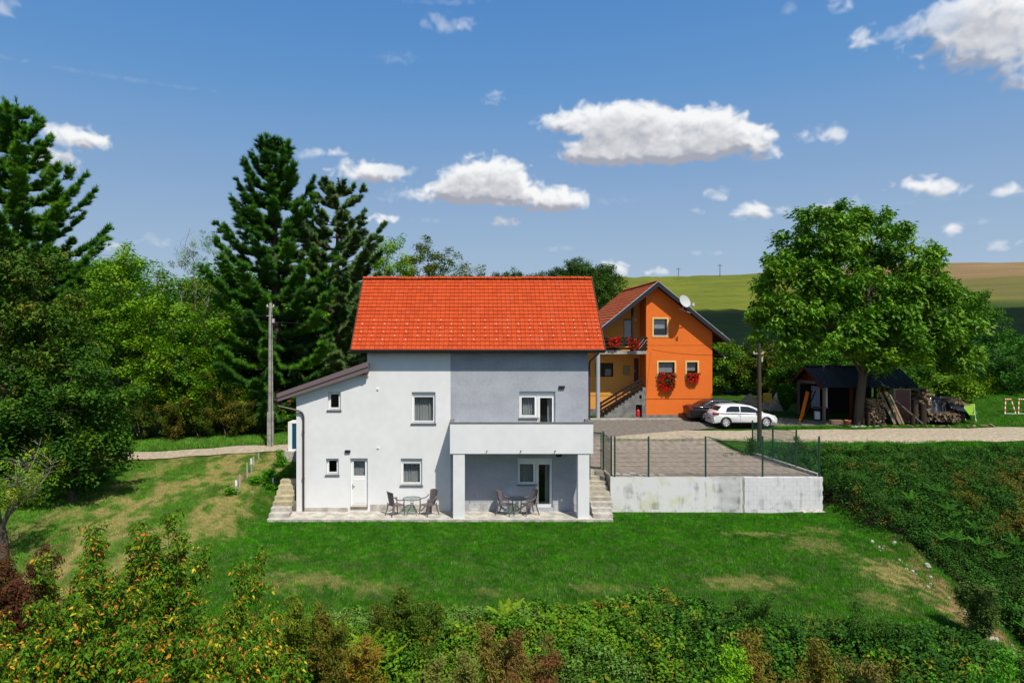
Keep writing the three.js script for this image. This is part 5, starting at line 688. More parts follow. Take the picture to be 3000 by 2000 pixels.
{ // pots, chair, barriers, mixer, sand, ladder
  const pot = thing('flower_pot', 'terracotta pot on the ground left of the walnut trunk', 'pot', [23.95, SG - 0.12, -12.95]); part(pot, 'body', [new THREE.LatheGeometry([[0, 0], [0.14, 0], [0.2, 0.26], [0.22, 0.27], [0.22, 0.31], [0.19, 0.31], [0.17, 0.26], [0, 0.26]].map(([a, b]) => new THREE.Vector2(a, b)), 20)], std([0.42, 0.14, 0.07]));
  const pot2 = thing('stone_trough', 'mossy stone trough with pale plants beside the terracotta pot', 'trough', [23.3, SG - 0.12, -13.15]); part(pot2, 'body', [rbx(-0.4, 0.4, 0, 0.3, -0.18, 0.18, 0.05)], std([0.24, 0.17, 0.13], { map: concreteTone }));
  const rk = rand(15); for (let i = 0; i < 9; i++) { const g = new THREE.IcosahedronGeometry(0.1 + 0.07 * rk(), 1), p = g.attributes.position; for (let k = 0; k < p.count; k++) { const s = 1 + 0.25 * n3(p.getX(k) * 9 + i, p.getY(k) * 9, p.getZ(k) * 9); p.setXYZ(k, p.getX(k) * s, p.getY(k) * s * 0.7, p.getZ(k) * s); } g.computeVertexNormals(); const x = 24.0 + i * 0.2 + (i > 4 ? 0.35 : 0.25), z = -12.85 - 0.2 * rk(); const o = mesh('edging_stone', [g], MAT.concrete); o.position.set(x, H(x, z) + 0.06, z); tag(o, 'pale rounded stone in the row round the walnut trunk', 'stone', 'stones round the trunk'); }
  const lime = std([0.3, 0.55, 0.03], { roughness: 0.5 }), gc = thing('lime_chair', 'lime green folding garden chair beside the woodpile', 'chair', [33.3, H(33.3, -15.0), -15.0], -0.5); part(gc, 'backrest', [rbx(-0.27, 0.27, 0.5, 1.15, -0.28, -0.25, 0.012)].map((g) => g.rotateX(-0.16)), lime); part(gc, 'seat', [rbx(-0.26, 0.26, 0.42, 0.45, -0.22, 0.25, 0.012)], lime); for (const s of [-1, 1]) { part(gc, 'leg', [tube([[s * 0.28, 1.1, -0.45], [s * 0.28, 0.42, -0.2], [s * 0.28, 0, 0.3]], 0.014, 10, 6)], MAT.pvc); part(gc, 'leg', [tube([[s * 0.28, 0.66, 0.2], [s * 0.28, 0.42, 0.12], [s * 0.28, 0.0, -0.32]], 0.014, 10, 6)], MAT.pvc); part(gc, 'armrest', [tube([[s * 0.28, 0.68, -0.3], [s * 0.28, 0.67, 0.2]], 0.018, 6, 6)], MAT.pvc); }
  const rw = [std([0.75, 0.75, 0.74]), std([0.62, 0.1, 0.02])];
  const stripe = (p, a, b) => { for (let k = 0; k < 6; k++) { const q = (t) => [0, 1, 2].map((i) => lerp(a[i], b[i], t)); part(p, 'stripe', [rod(q(k / 6), q((k + 1) / 6 - 0.001), 0.04, 0.04, 8)], rw[k % 2]); } };
  [[37.1, -16.6, 'red and white trestle barrier nearest the lime chair'], [37.95, -16.5, 'red and white trestle barrier at the far edge of the lawn']].forEach(([x, z, l]) => { const b = thing('trestle_barrier', l, 'barrier', [x, H(x, z) - 0.02, z], -0.2, 'red and white trestles'); stripe(b, [-0.33, 0, 0.25], [-0.17, 1.0, 0]); stripe(b, [0.33, 0, 0.25], [0.17, 1.0, 0]); stripe(b, [-0.2, 1.0, 0], [0.2, 1.0, 0]); part(b, 'foot_bar', [rod([-0.32, 0.03, 0.24], [0.32, 0.03, 0.24], 0.02)], rw[0]); });
  const sp = (() => { const g = new THREE.PlaneGeometry(4.6, 3, 40, 26).rotateX(-Math.PI / 2), p = g.attributes.position; for (let i = 0; i < p.count; i++) { const x = p.getX(i), z = p.getZ(i), a = 1.2 * Math.max(0, 1 - Math.hypot((x + 0.7) / 1.4, z / 1.3)), b = 0.85 * Math.max(0, 1 - Math.hypot((x - 0.9) / 1.3, z / 1.2)); p.setY(i, Math.max(a, b) + 0.06 * fbm(x * 2, z * 2, 3) - 0.08); } g.computeVertexNormals(); return g; })();
  const sd = mesh('sand_heap', [sp], std([0.5, 0.42, 0.33], { map: gritTone, bumpMap: grit, bumpScale: 0.02 })); sd.position.set(21.4, H(21.4, -20.5), -20.5); tag(sd, 'grey beige heap of building sand behind the white car', 'sand heap');
  const yl = std([0.62, 0.42, 0.02], { roughness: 0.5 }), mx = thing('cement_mixer', 'yellow cement mixer standing beside the clipped thuja', 'mixer', [22.0, H(22, -19.2), -19.2]);
  part(mx, 'motor_box', [rbx(-0.75, -0.3, 0.62, 1.28, -0.25, 0.25, 0.03)], yl); part(mx, 'drum', [new THREE.LatheGeometry([[0.05, -0.5], [0.36, -0.4], [0.5, -0.05], [0.5, 0.12], [0.3, 0.5], [0.27, 0.5], [0.44, 0.12]].map(([a, b]) => new THREE.Vector2(a, b)), 20).rotateZ(-0.8).translate(0.5, 0.95, 0)], std([0.55, 0.5, 0.36], { roughness: 0.6 })); part(mx, 'frame', [rod([-0.3, 0.9, 0.2], [-0.6, 0, 0.45], 0.03), rod([-0.3, 0.9, -0.2], [-0.6, 0, -0.45], 0.03), rod([0.5, 0.8, 0.3], [0.8, 0, 0.45], 0.03), rod([0.5, 0.8, -0.3], [0.8, 0, -0.45], 0.03), rod([-0.55, 1.0, 0], [-0.25, 1.65, 0], 0.02)], MAT.galv);
  part(mx, 'hand_wheel', [new THREE.TorusGeometry(0.25, 0.02, 6, 18).rotateY(1.2).translate(1.02, 0.95, 0.1)], MAT.galv);
  const ld = thing('ladder', 'dark ladder leaning on the shed beside an orange plank', 'ladder', [22.25, SG - 0.12, -15.0], 0); for (const s of [-1, 1]) part(ld, 'rail', [beam([-0.35, 0, s * 0.22], [0.55, 2.05, s * 0.22], 0.05, 0.08, [0, 0, 1])], MAT.darkWood); for (let k = 1; k < 7; k++) part(ld, 'rung', [rod([-0.35 + 0.9 * k / 7, 2.05 * k / 7, -0.22], [-0.35 + 0.9 * k / 7, 2.05 * k / 7, 0.22], 0.02)], MAT.darkWood);
  const ob = mesh('orange_plank', [beam([21.85, SG - 0.1, -14.9], [22.55, SG + 1.85, -15.35], 0.22, 0.04, [0, 0, 1])], std([0.7, 0.17, 0.01])); tag(ob, 'orange plank leaning behind the dark ladder', 'plank');
}
// ---------- trees and other growth ----------
const barkM = std([0.11, 0.085, 0.065], { bumpMap: barkBump, bumpScale: 0.04, roughness: 1 }), barkRed = std([0.16, 0.085, 0.055], { bumpMap: barkBump, bumpScale: 0.04, roughness: 1 }), barkPale = std([0.34, 0.31, 0.27], { bumpMap: barkBump, bumpScale: 0.02, roughness: 1 }), twigM = std([0.12, 0.09, 0.065], { roughness: 1 });
const LEAFB = leafMat(0.45, { specularIntensity: 0.32, roughness: 0.5 });
const pick = (r, cols, jit = 0.25) => { const c = cols[Math.floor(r() * cols.length)], k = 1 - jit / 2 + jit * r(); return [c[0] * k * 1.35, c[1] * k * 1.65, c[2] * k * 0.65]; };
const LV = { broad: leafFlat(0.17, 0.1, 12, 0.3, 101), fine: leafFlat(0.1, 0.06, 14, 0.22, 102), drop: leafFlat(0.22, 0.11, 11, 0.3, 103, 0.55), walnut: leafFlat(0.27, 0.13, 9, 0.34, 113, 0.7), big: leafFlat(0.34, 0.2, 12, 0.55, 104), tiny: leafFlat(0.06, 0.035, 14, 0.15, 105), bramble: leafFlat(0.085, 0.06, 12, 0.16, 106, 0.5), cherry: leafFlat(0.11, 0.05, 6, 0.13, 107, 0.8), sprig: leafFlat(0.115, 0.05, 3, 0.1, 110, 0.8), small: leafFlat(0.085, 0.032, 9, 0.14, 109, 1.0), grey: leafFlat(0.1, 0.03, 12, 0.16, 108, 0.2), nettle: leafFlat(0.14, 0.09, 7, 0.18, 111, 0.6) };
function crown(parent, name, lobes, o) {
  const r = rand(o.seed), list = [];
  for (const [cx, cy, cz, rx, ry, rz] of lobes) {
    const area = 4.19 * (rx * ry + ry * rz + rx * rz), n = Math.round(area * o.density);
    for (let i = 0; i < n; i++) {
      const u = 2 * r() - 1, a = r() * 6.283, s = Math.sqrt(1 - u * u), dx = s * Math.cos(a), dy = u, dz = s * Math.sin(a);
      if (n3((cx + dx * rx) * 0.42 + o.seed, (cy + dy * ry) * 0.42, (cz + dz * rz) * 0.42) < (o.gap ?? -0.42)) continue;
      const k = r() < (o.shell ?? 0.8) ? 0.8 + 0.28 * r() : 0.3 + 0.5 * r(), x = cx + dx * rx * k, y = cy + dy * ry * k, z = cz + dz * rz * k, cr = o.clump * (0.6 + 0.8 * r()), tone = pick(r, o.cols, 0.3);
      for (let m = 0; m < o.per; m++) { const e = Math.cbrt(r()), b = r() * 6.283, v = 2 * r() - 1, h = Math.sqrt(1 - v * v), c2 = r() < 0.3 ? pick(r, o.cols, 0.4) : tone, q = 0.85 + 0.3 * r(); list.push([x + cr * e * h * Math.cos(b), y + cr * 0.72 * e * v - (o.hang || 0) * e * h, z + cr * e * h * Math.sin(b), randQ(r, o.tilt ?? 1.4), 0.75 + 0.5 * r(), [c2[0] * q, c2[1] * q, c2[2] * q]]); }
    }
  }
  return tag(inst(name, o.geo, o.mat || LEAF, parent, list), null, null, null, 'stuff');
}
function limbs(parent, H0, R0, lobes, mat, seed, lean = 0) { // tapered trunk, a limb into each lobe, twigs
  const r = rand(seed), top = Math.max(...lobes.map((l) => l[1])), th = top * 0.82;
  part(parent, 'trunk', [taperTube([[0, -0.3, 0], [0.02, H0 * 0.4, 0.02], [lean * 0.5, H0, -0.03], [lean, (H0 + th) / 2, 0.1], [lean * 1.3, th, 0]], [R0 * 1.35, R0, R0 * 0.85, R0 * 0.5, R0 * 0.15], 10)], mat);
  for (const [x, y, z, rx, ry] of lobes) { const y0 = Math.min(H0 * (0.8 + 0.4 * r()) + (y - H0) * 0.15, th * 0.9), s = [lean * 0.6, y0, 0], mid = [lerp(s[0], x, 0.5) + (r() - 0.5) * 0.5, lerp(y0, y, 0.45) + 0.2, lerp(0, z, 0.5) + (r() - 0.5) * 0.5]; const g = [taperTube([s, mid, [x, y, z]], [R0 * 0.42, R0 * 0.25, R0 * 0.08], 6)]; for (let k = 0; k < 4; k++) g.push(taperTube([[x, y - ry * 0.3, z], [x + (r() - 0.5) * rx, y + r() * ry * 0.5, z + (r() - 0.5) * rx], [x + (r() - 0.5) * rx * 1.7, y + (r() - 0.2) * ry * 0.9, z + (r() - 0.5) * rx * 1.7]], [R0 * 0.12, R0 * 0.06, 0.01], 4)); part(parent, 'limb', g, mat); }
}
function broadTree(name, label, x, z, H0, R0, lobes, o) { const t = thing(name, label, 'tree', [x, H(x, z), z]); limbs(t, H0, R0, lobes, o.bark || barkM, o.seed, o.lean || 0); crown(t, 'crown', lobes, o); return t; }
// walnut by the shed: lobes as they stand round the trunk
broadTree('walnut_tree', 'large spreading walnut tree shading the shed and woodpile', 25.1, -13.7, 3.2, 0.25, [[-3.65, 8.6, -0.7, 2.5, 2.6, 2.4], [-4.35, 6.55, -0.3, 2.2, 2.2, 2.2], [-3.35, 11.0, -1.5, 1.9, 1.8, 1.9], [-1.6, 12.6, -1.1, 2.3, 2.0, 2.2], [-1.9, 9.6, 0.3, 2.2, 2.2, 2.0], [1.7, 12.3, -1.4, 2.4, 1.9, 2.2], [3.1, 9.9, -0.3, 2.5, 2.2, 2.4], [0.8, 8.4, 0.9, 2.4, 2.1, 1.9], [4.9, 7.4, -0.3, 2.4, 2.0, 2.3], [3.2, 5.95, 0.9, 2.3, 1.8, 1.9], [6.1, 5.9, -0.8, 2.0, 1.6, 2.0], [6.7, 4.9, -0.5, 1.3, 1.1, 1.3], [0.6, 5.75, 1.5, 2.1, 1.6, 1.5], [-2.6, 6.6, 0.9, 1.9, 1.5, 1.7], [3, 8, -4.5, 2.6, 2.6, 1.6], [0.2, 13.8, -1.1, 1.2, 0.9, 1.1], [-0.9, 4.6, 0.6, 0.9, 0.6, 0.8], [0.9, 4.3, 0.9, 0.8, 0.6, 0.7]],
  { seed: 201, lean: 0.5, geo: LV.walnut, density: 0.95, clump: 0.55, per: 14, gap: -0.4, shell: 0.9, hang: 0.1, tilt: 1.1, mat: LEAFB, cols: [[0.09, 0.18, 0.014], [0.12, 0.21, 0.018], [0.07, 0.15, 0.014], [0.14, 0.215, 0.018]] });
// broad dark tree at the left edge
broadTree('broad_tree', 'broad dark tree with browning top leaves at the picture edge', -22.6, -1.8, 2.2, 0.3, [[-1.5, 8.6, 0, 3.0, 2.6, 2.6], [1.6, 9.0, -0.2, 2.0, 2.2, 2.0], [-3.2, 6.0, 0.6, 2.6, 2.6, 2.4], [1.0, 6.2, 0.8, 2.8, 2.4, 2.4], [3.1, 6.4, -0.5, 1.6, 1.9, 1.6], [-0.8, 3.8, 1.6, 2.6, 1.9, 2.0], [2.2, 3.6, 1.0, 2.0, 1.8, 1.9], [0.4, 10.2, -0.6, 1.4, 1.2, 1.4], [-4.5, 9.0, 0, 2, 2, 2]],
  { seed: 211, geo: LV.drop, density: 0.66, clump: 0.6, per: 13, gap: -0.6, cols: [[0.04, 0.08, 0.016], [0.05, 0.085, 0.018], [0.032, 0.066, 0.014], [0.13, 0.115, 0.03], [0.06, 0.095, 0.02], [0.045, 0.085, 0.016], [0.04, 0.075, 0.016]] });
broadTree('fruit_tree', 'bushy green tree in front of the broad dark tree', -17.8, 0.6, 1.2, 0.16, [[-1.6, 3.4, 0, 1.9, 1.7, 1.6], [0.6, 3.2, 0.2, 1.7, 1.9, 1.5], [-3.4, 4.2, 0, 2.0, 2.0, 1.6], [-0.4, 5.2, -0.4, 1.9, 1.5, 1.5], [-3.6, 1.6, 0.4, 1.6, 1.4, 1.4], [1.2, 1.7, 0.3, 1.4, 1.4, 1.3], [-0.6, 1.7, 0.8, 1.8, 1.3, 1.3], [1.3, 4.4, -0.3, 1.3, 1.2, 1.2], [-2.8, 1.9, 0.4, 1.5, 1.4, 1.4]],
  { seed: 221, geo: LV.broad, density: 0.95, clump: 0.45, per: 12, cols: [[0.03, 0.075, 0.014], [0.04, 0.09, 0.016], [0.065, 0.11, 0.018], [0.025, 0.06, 0.012]] });
broadTree('round_bush', 'round dark green bush at the end of the gravel track', -18.6, -2.6, 0.6, 0.1, [[0, 1.5, 0, 1.3, 1.4, 1.2], [-0.9, 2.6, -0.4, 1.2, 1.3, 1.2], [0.3, 3.0, -0.6, 1.0, 1.1, 1.0], [-1.6, 1.2, 0.4, 1.1, 1.1, 1.0]], { seed: 223, geo: LV.fine, density: 1.6, clump: 0.32, per: 12, cols: [[0.03, 0.085, 0.016], [0.04, 0.1, 0.018], [0.022, 0.06, 0.014]] });
{ // lichened old apple tree, nearly bare
  const t = thing('apple_tree', 'half bare apple tree with lichened branches at the lawn edge', 'tree', [-16.9, H(-16.9, 6.4), 6.4]), r = rand(231), pale = std([0.17, 0.155, 0.12], { bumpMap: barkBump, bumpScale: 0.02 });
  part(t, 'trunk', [taperTube([[0, -0.2, 0], [0.05, 0.7, 0], [0.0, 1.3, 0.1]], [0.2, 0.15, 0.11], 9)], barkM);
  const tips = []; for (let k = 0; k < 9; k++) { const a = k * 0.75 + r() * 0.4, L = 1.5 + 1.3 * r(), x = Math.cos(a) * L * 0.75 + 0.2, z = Math.sin(a) * L * 0.6, y = 1.2 + L * 1.05; const g = [taperTube([[0, 0.9 + 0.05 * k, 0.05], [x * 0.35, 1.4 + L * 0.25, z * 0.35], [x * 0.8, y * 0.8, z * 0.8], [x, y, z]], [0.05, 0.034, 0.02, 0.006], 6)]; for (let m = 0; m < 16; m++) { const f = 0.35 + 0.65 * r(), bx0 = x * f * 0.95, by0 = lerp(1.3, y, f * 0.95), bz0 = z * f * 0.95, l = 0.3 + 0.5 * r(), aa = r() * 6.28; const e = [bx0 + Math.cos(aa) * l, by0 + l * (0.2 + 0.6 * r()), bz0 + Math.sin(aa) * l]; g.push(taperTube([[bx0, by0, bz0], [(bx0 + e[0]) / 2, (by0 + e[1]) / 2 + 0.05, (bz0 + e[2]) / 2], e], [0.018, 0.011, 0.004], 4)); tips.push(e); } part(t, 'limb', g, pale); }
  tag(inst('crown', LV.fine, LEAF, t, tips.filter(() => r() < 0.85).flatMap((e) => [0, 1, 2].map(() => [e[0] + (r() - 0.5) * 0.3, e[1] - 0.4 * r(), e[2] + (r() - 0.5) * 0.3, randQ(r, 1.5), 0.5 + 0.5 * r(), pick(r, [[0.12, 0.2, 0.02], [0.09, 0.17, 0.02], [0.2, 0.19, 0.02]])]))), null, null, null, 'stuff');
}
// needle trees: whorls of boughs carrying brushes of needles
function needleTuft(len, n, w, seed, cone = 0.9) { const r = rand(seed), pos = []; for (let i = 0; i < n; i++) { const a = r() * 6.283, e = cone * Math.sqrt(r()), L = len * (0.7 + 0.5 * r()), d = V(Math.sin(e) * Math.cos(a), Math.cos(e), Math.sin(e) * Math.sin(a)), s = V(-Math.sin(a), 0.2 * (r() - 0.5), Math.cos(a)).multiplyScalar(w), o = d.clone().multiplyScalar(len * 0.25 * (r() - 0.6)); pos.push(o.x - s.x, o.y - s.y, o.z - s.z, o.x + s.x, o.y + s.y, o.z + s.z, o.x + d.x * L, o.y + d.y * L, o.z + d.z * L); } const g = new THREE.BufferGeometry(); g.setAttribute('position', new THREE.Float32BufferAttribute(pos, 3)); g.computeVertexNormals(); return g; }
const TUFT = needleTuft(0.4, 40, 0.016, 7, 0.75), TUFT2 = needleTuft(0.34, 44, 0.016, 8, 1.0);
const NEEDLE = leafMat(0.12, { roughness: 0.7 });
function pineTree(name, label, x, z, ht, R0, o) {
  const t = thing(name, label, 'tree', [x, H(x, z) - 0.2, z]), r = rand(o.seed), list = [];
  part(t, 'trunk', [taperTube([[0, -0.3, 0], [0.05, ht * 0.3, 0], [-0.04, ht * 0.65, 0.05], [o.lean || 0, ht, 0]], [R0 * 1.3, R0, R0 * 0.55, 0.025], 9)], o.bark);
  for (let y = o.low; y < ht - 0.3; y += o.gap * (0.75 + 0.5 * r()) * lerp(0.95, 1.12, y / ht)) {
    const f = (y - o.low) / (ht - o.low), reach = pl(f, o.shape), nb = o.boughs + Math.floor(r() * 2), a0 = r() * 6.283, g = [];
    for (let k = 0; k < nb; k++) {
      const a = a0 + k / nb * 6.283 + (r() - 0.5) * 0.5, L = reach * (0.6 + 0.55 * r()); if (o.miss && r() < o.miss) continue;
      const rise = o.rise(f) * L, ca = Math.cos(a), sa = Math.sin(a), P = (t2) => [ca * L * t2, y + rise * t2 * t2 - o.droop * L * t2 * (1 - t2) * 1.6 + 0.16 * L * t2 ** 4, sa * L * t2];
      g.push(taperTube([P(0), P(0.4), P(0.75), P(1)], [R0 * 0.2 * (1 - f * 0.7) + 0.015, R0 * 0.12 * (1 - f * 0.6) + 0.012, 0.015, 0.008], 5));
      const tone = pick(r, o.cols, 0.25), twigs = Math.max(5, Math.round(L * o.twigs));
      for (let m = 0; m < twigs; m++) {
        const t2 = o.bare + (1 - o.bare) * Math.pow(r(), 0.8), b = P(t2), side = (r() < 0.5 ? -1 : 1), l = (0.25 + 0.42 * L * 0.3 * (1.15 - t2)) * (0.5 + 0.8 * r()), ta = a + side * (0.6 + 0.5 * r());
        for (let q = 0; q < 5; q++) { const h = (q + 0.8 * r()) / 4.4, px = b[0] + Math.cos(ta) * l * h, py = b[1] + l * h * (o.twigUp ?? 0.25) + (r() - 0.5) * 0.12, pz = b[2] + Math.sin(ta) * l * h, d = V(Math.cos(ta) * 0.8, 0.55 + 0.6 * r(), Math.sin(ta) * 0.8).normalize(), k2 = 0.8 + 0.4 * r(); list.push([px, py, pz, new THREE.Quaternion().setFromUnitVectors(V(0, 1, 0), d).multiply(new THREE.Quaternion().setFromAxisAngle(V(0, 1, 0), r() * 6.28)), o.size * (0.75 + 0.5 * r()), [tone[0] * k2, tone[1] * k2, tone[2] * k2]]); }
      }
      for (let q = 0; q < 3; q++) { const e = P(0.9 + 0.06 * q), d = V(ca * 0.6, 0.8, sa * 0.6).normalize(); list.push([...e, new THREE.Quaternion().setFromUnitVectors(V(0, 1, 0), d), o.size, tone]); }
    }
    if (g.length) part(t, 'bough', g, o.bark);
  }
  for (let q = 0; q < 7; q++) list.push([(r() - 0.5) * 0.15, ht - 0.2 * q - 0.05, (r() - 0.5) * 0.15, randQ(r, 0.9), o.size * 0.9, o.cols[0]]);
  tag(inst('needles', o.tuft || TUFT, NEEDLE, t, list), null, null, null, 'stuff');
}
pineTree('white_pine', 'tallest pine, rising at the far left behind the broad dark tree', -30.2, -14.2, 22.2, 0.32, { seed: 301, low: 3, gap: 1.02, boughs: 8, bark: barkM, size: 0.86, twigUp: 0.12, bare: 0.2, droop: 0.12, rise: (f) => lerp(0.12, 0.95, f * f), twigs: 12, shape: [[0, 5.4], [0.3, 5.6], [0.55, 4.2], [0.75, 2.5], [0.88, 1.3], [0.95, 0.7], [1, 0.25]], cols: [[0.062, 0.14, 0.02], [0.085, 0.17, 0.022], [0.045, 0.11, 0.02]] });
pineTree('white_pine', 'dense dark pine standing behind the concrete power pole', -14.05, -17.4, 20.3, 0.36, { seed: 302, low: 0.8, gap: 0.98, boughs: 8, bark: barkM, size: 0.86, twigUp: 0.12, bare: 0.2, droop: 0.14, rise: (f) => lerp(0.06, 1.0, f * f), twigs: 12, shape: [[0, 4.9], [0.22, 5.8], [0.42, 4.8], [0.62, 3.5], [0.8, 2.35], [0.92, 1.2], [1, 0.2]], cols: [[0.048, 0.115, 0.03], [0.064, 0.14, 0.028], [0.036, 0.092, 0.028]] });
pineTree('scots_pine', 'sparser blue-green pine with reddish trunk beside the roof', -10.0, -19.2, 17.8, 0.26, { seed: 303, low: 1.5, gap: 0.92, boughs: 5, bark: barkRed, tuft: TUFT2, size: 0.95, bare: 0.3, miss: 0.04, droop: 0.05, rise: (f) => lerp(0.12, 0.6, f), twigs: 10, shape: [[0, 4.0], [0.3, 4.6], [0.55, 3.9], [0.8, 2.3], [0.94, 1.4], [1, 0.4]], cols: [[0.08, 0.115, 0.085], [0.095, 0.13, 0.09], [0.065, 0.1, 0.07]] });
// light green trees between and behind the pines
const limeCols = [[0.13, 0.22, 0.01], [0.165, 0.25, 0.012], [0.1, 0.19, 0.01], [0.18, 0.24, 0.014]], midCols = [[0.055, 0.13, 0.018], [0.075, 0.155, 0.02], [0.045, 0.105, 0.018]];
broadTree('maple_tree', 'bright yellow-green tree between the broad tree and the dark pine', -22.6, -13.2, 3, 0.22, [[0.2, 9.4, 0, 2.4, 2.2, 2.2], [-1.6, 7.0, 0.6, 2.6, 2.3, 2.2], [1.9, 6.8, 0.4, 2.6, 2.2, 2.2], [0.2, 4.8, 1.0, 3.0, 2.0, 2.0], [2.6, 4.2, 0.6, 2.2, 1.8, 2.0], [-0.4, 11.0, -0.2, 1.4, 1.2, 1.3], [-2.6, 4.4, 0.6, 2.2, 2, 2]], { seed: 241, geo: LV.broad, density: 0.72, clump: 0.5, per: 13, gap: -0.55, mat: LEAFB, cols: limeCols });
broadTree('birch_tree', 'airy birch with thinning top left of the dark pine', -19.6, -17.2, 3, 0.16, [[-0.2, 12.2, 0, 1.5, 2.0, 1.3], [-0.9, 9.4, 0.3, 2.1, 1.9, 1.9], [0.8, 8.8, 0, 2.0, 1.8, 1.9], [-0.4, 6.6, 0.4, 2.4, 1.8, 2.0], [0.4, 4.6, 0.4, 2.2, 1.6, 1.9]], { seed: 242, geo: LV.fine, density: 0.7, clump: 0.55, per: 11, gap: -0.1, bark: barkPale, cols: [...midCols, [0.13, 0.17, 0.035], [0.2, 0.17, 0.09]] });
broadTree('acacia_tree', 'pale green tree filling the gap left of the dark pine', -18.6, -14.0, 2, 0.15, [[-0.6, 4.6, 0, 2.2, 1.8, 1.9], [1.2, 4.0, 0.3, 1.8, 1.6, 1.7], [-1.2, 6.6, 0, 1.9, 1.6, 1.7], [1.0, 6.2, -0.3, 1.8, 1.5, 1.6], [0, 2.6, 0.6, 2.3, 1.4, 1.6]], { seed: 243, geo: LV.broad, density: 0.75, clump: 0.45, per: 12, mat: LEAFB, cols: [...limeCols, ...limeCols, ...midCols] });
broadTree('lime_tree', 'yellow-green tree behind the sparser pine', -8.6, -29, 4, 0.25, [[1.0, 12.4, 0, 1.6, 1.4, 1.5], [0.5, 9.2, 0, 3.0, 2.6, 2.4], [2.6, 7.6, 0, 2.4, 2.2, 2.2], [-1.8, 7.6, 0, 2.8, 2.4, 2.2], [1.2, 11.4, 0, 1.9, 1.6, 1.8], [0, 5, 0.5, 4, 2.2, 2.2], [4, 5.6, 0.3, 2.2, 2, 2]], { seed: 244, geo: LV.broad, density: 0.6, clump: 0.6, per: 13, cols: limeCols });
broadTree('ash_tree', 'loose olive green tree rising behind the orange roof ridge', -3.6, -30, 3.6, 0.22, [[-1.4, 10.6, 0, 2.0, 1.5, 1.7], [1.0, 11.6, 0, 1.9, 1.4, 1.6], [2.8, 10.2, 0, 1.8, 1.4, 1.6], [-0.2, 9.2, 0.4, 2.6, 1.6, 1.9], [4.0, 8.9, 0, 1.6, 1.2, 1.4], [-2.8, 9.0, 0, 1.6, 1.3, 1.4], [-0.6, 12.8, 0, 1.0, 0.9, 1.0], [1.5, 7.4, 0, 3.4, 1.6, 2]], { seed: 245, geo: LV.broad, density: 0.65, clump: 0.45, per: 12, gap: -0.3, cols: [[0.085, 0.12, 0.015], [0.1, 0.135, 0.017], [0.07, 0.1, 0.014], [0.17, 0.14, 0.02]] });
// undergrowth and hedges, each bush a thing of its own
function bushRow(name, group, labels, spots, o) { spots.forEach(([x, z, w, h, cols], i) => { const b = thing(name, labels[i], 'bush', [x, H(x, z), z], 0, group), r = rand(o.seed + i), lob = []; for (let k = 0; k < 4; k++) lob.push([(r() - 0.5) * w * 0.9, h * (0.35 + 0.35 * r()), (r() - 0.5) * w * 0.5, w * (0.4 + 0.2 * r()), h * (0.35 + 0.2 * r()), w * (0.35 + 0.2 * r())]); part(b, 'stem', lob.map(([a, c, d]) => taperTube([[a * 0.2, -0.1, d * 0.2], [a * 0.6, c * 0.5, d * 0.6], [a, c, d]], [0.05, 0.035, 0.012], 5)), twigM); crown(b, 'foliage', lob, { geo: o.geo || LV.fine, density: o.density || 1.15, clump: 0.36, per: o.per || 10, cols: cols || o.cols, seed: o.seed * 3 + i, gap: -0.6 }); }); }
const olive = [[0.06, 0.085, 0.016], [0.08, 0.1, 0.018], [0.05, 0.075, 0.014], [0.12, 0.085, 0.025]], russet = [[0.13, 0.085, 0.03], [0.09, 0.09, 0.02], [0.07, 0.08, 0.016]], brightG = [[0.1, 0.17, 0.018], [0.13, 0.18, 0.02], [0.08, 0.14, 0.018]];
bushRow('wild_bush', 'thicket beyond the left track', ['olive bush at the dark end of the track thicket', 'russet tinged bush in the track thicket', 'olive green bush in the middle of the track thicket', 'brownish bush beside the dark pine foot', 'yellow-green bush under the dark pine boughs', 'tall olive bush behind the track thicket', 'tall yellow-green bush at the back of the thicket', 'dark bush under the pine right of the pole'], [[-20.8, -12, 2.4, 3.0, olive], [-19, -12.2, 2.2, 2.6, russet], [-17.3, -12.6, 2.3, 2.8, olive], [-15.8, -13, 2.0, 2.4, russet], [-14.4, -14.5, 2.0, 1.7, brightG], [-20, -14.5, 3, 4.5, olive], [-17.4, -15, 2.8, 4.0, brightG], [-10.8, -15.4, 2.6, 1.8, midCols]], { seed: 251 });
bushRow('wild_bush', 'bushes behind the cars and sand', ['bushy green shrub at the orange house corner', 'yellow-green shrub behind the sand heap', 'olive shrub behind the wooden pole', 'leafy shrub behind the cement mixer', 'tall shrub between mixer and shed', 'dark shrub behind the shed roof', 'green shrub behind the black tarpaulin', 'green shrub at the end of the woodpile', 'pale shrub by the upper lawn fence'], [[20.6, -27, 2.8, 4.0, brightG], [23, -27.5, 3, 3.8, [...brightG, ...olive]], [25.2, -27.5, 2.8, 4.0, [...olive, [0.16, 0.14, 0.02]]], [27.6, -27, 2.8, 3.6, olive], [25.5, -24, 2.2, 3.0, midCols], [30, -25, 3, 4.2, midCols], [31.5, -19.5, 2.6, 3.0, midCols], [34.5, -19, 2.2, 2.2, brightG], [38, -21, 2.0, 1.3, brightG]], { seed: 261, geo: LV.broad });
bushRow('dark_tree', 'dark trees behind the orange house', ['dark tree behind the walnut crown', 'dark low tree at the foot of the field'], [[37, -38, 5.5, 7.0, midCols], [27, -46, 4, 4.0, midCols]], { seed: 271, geo: LV.big, density: 0.45, per: 8 });
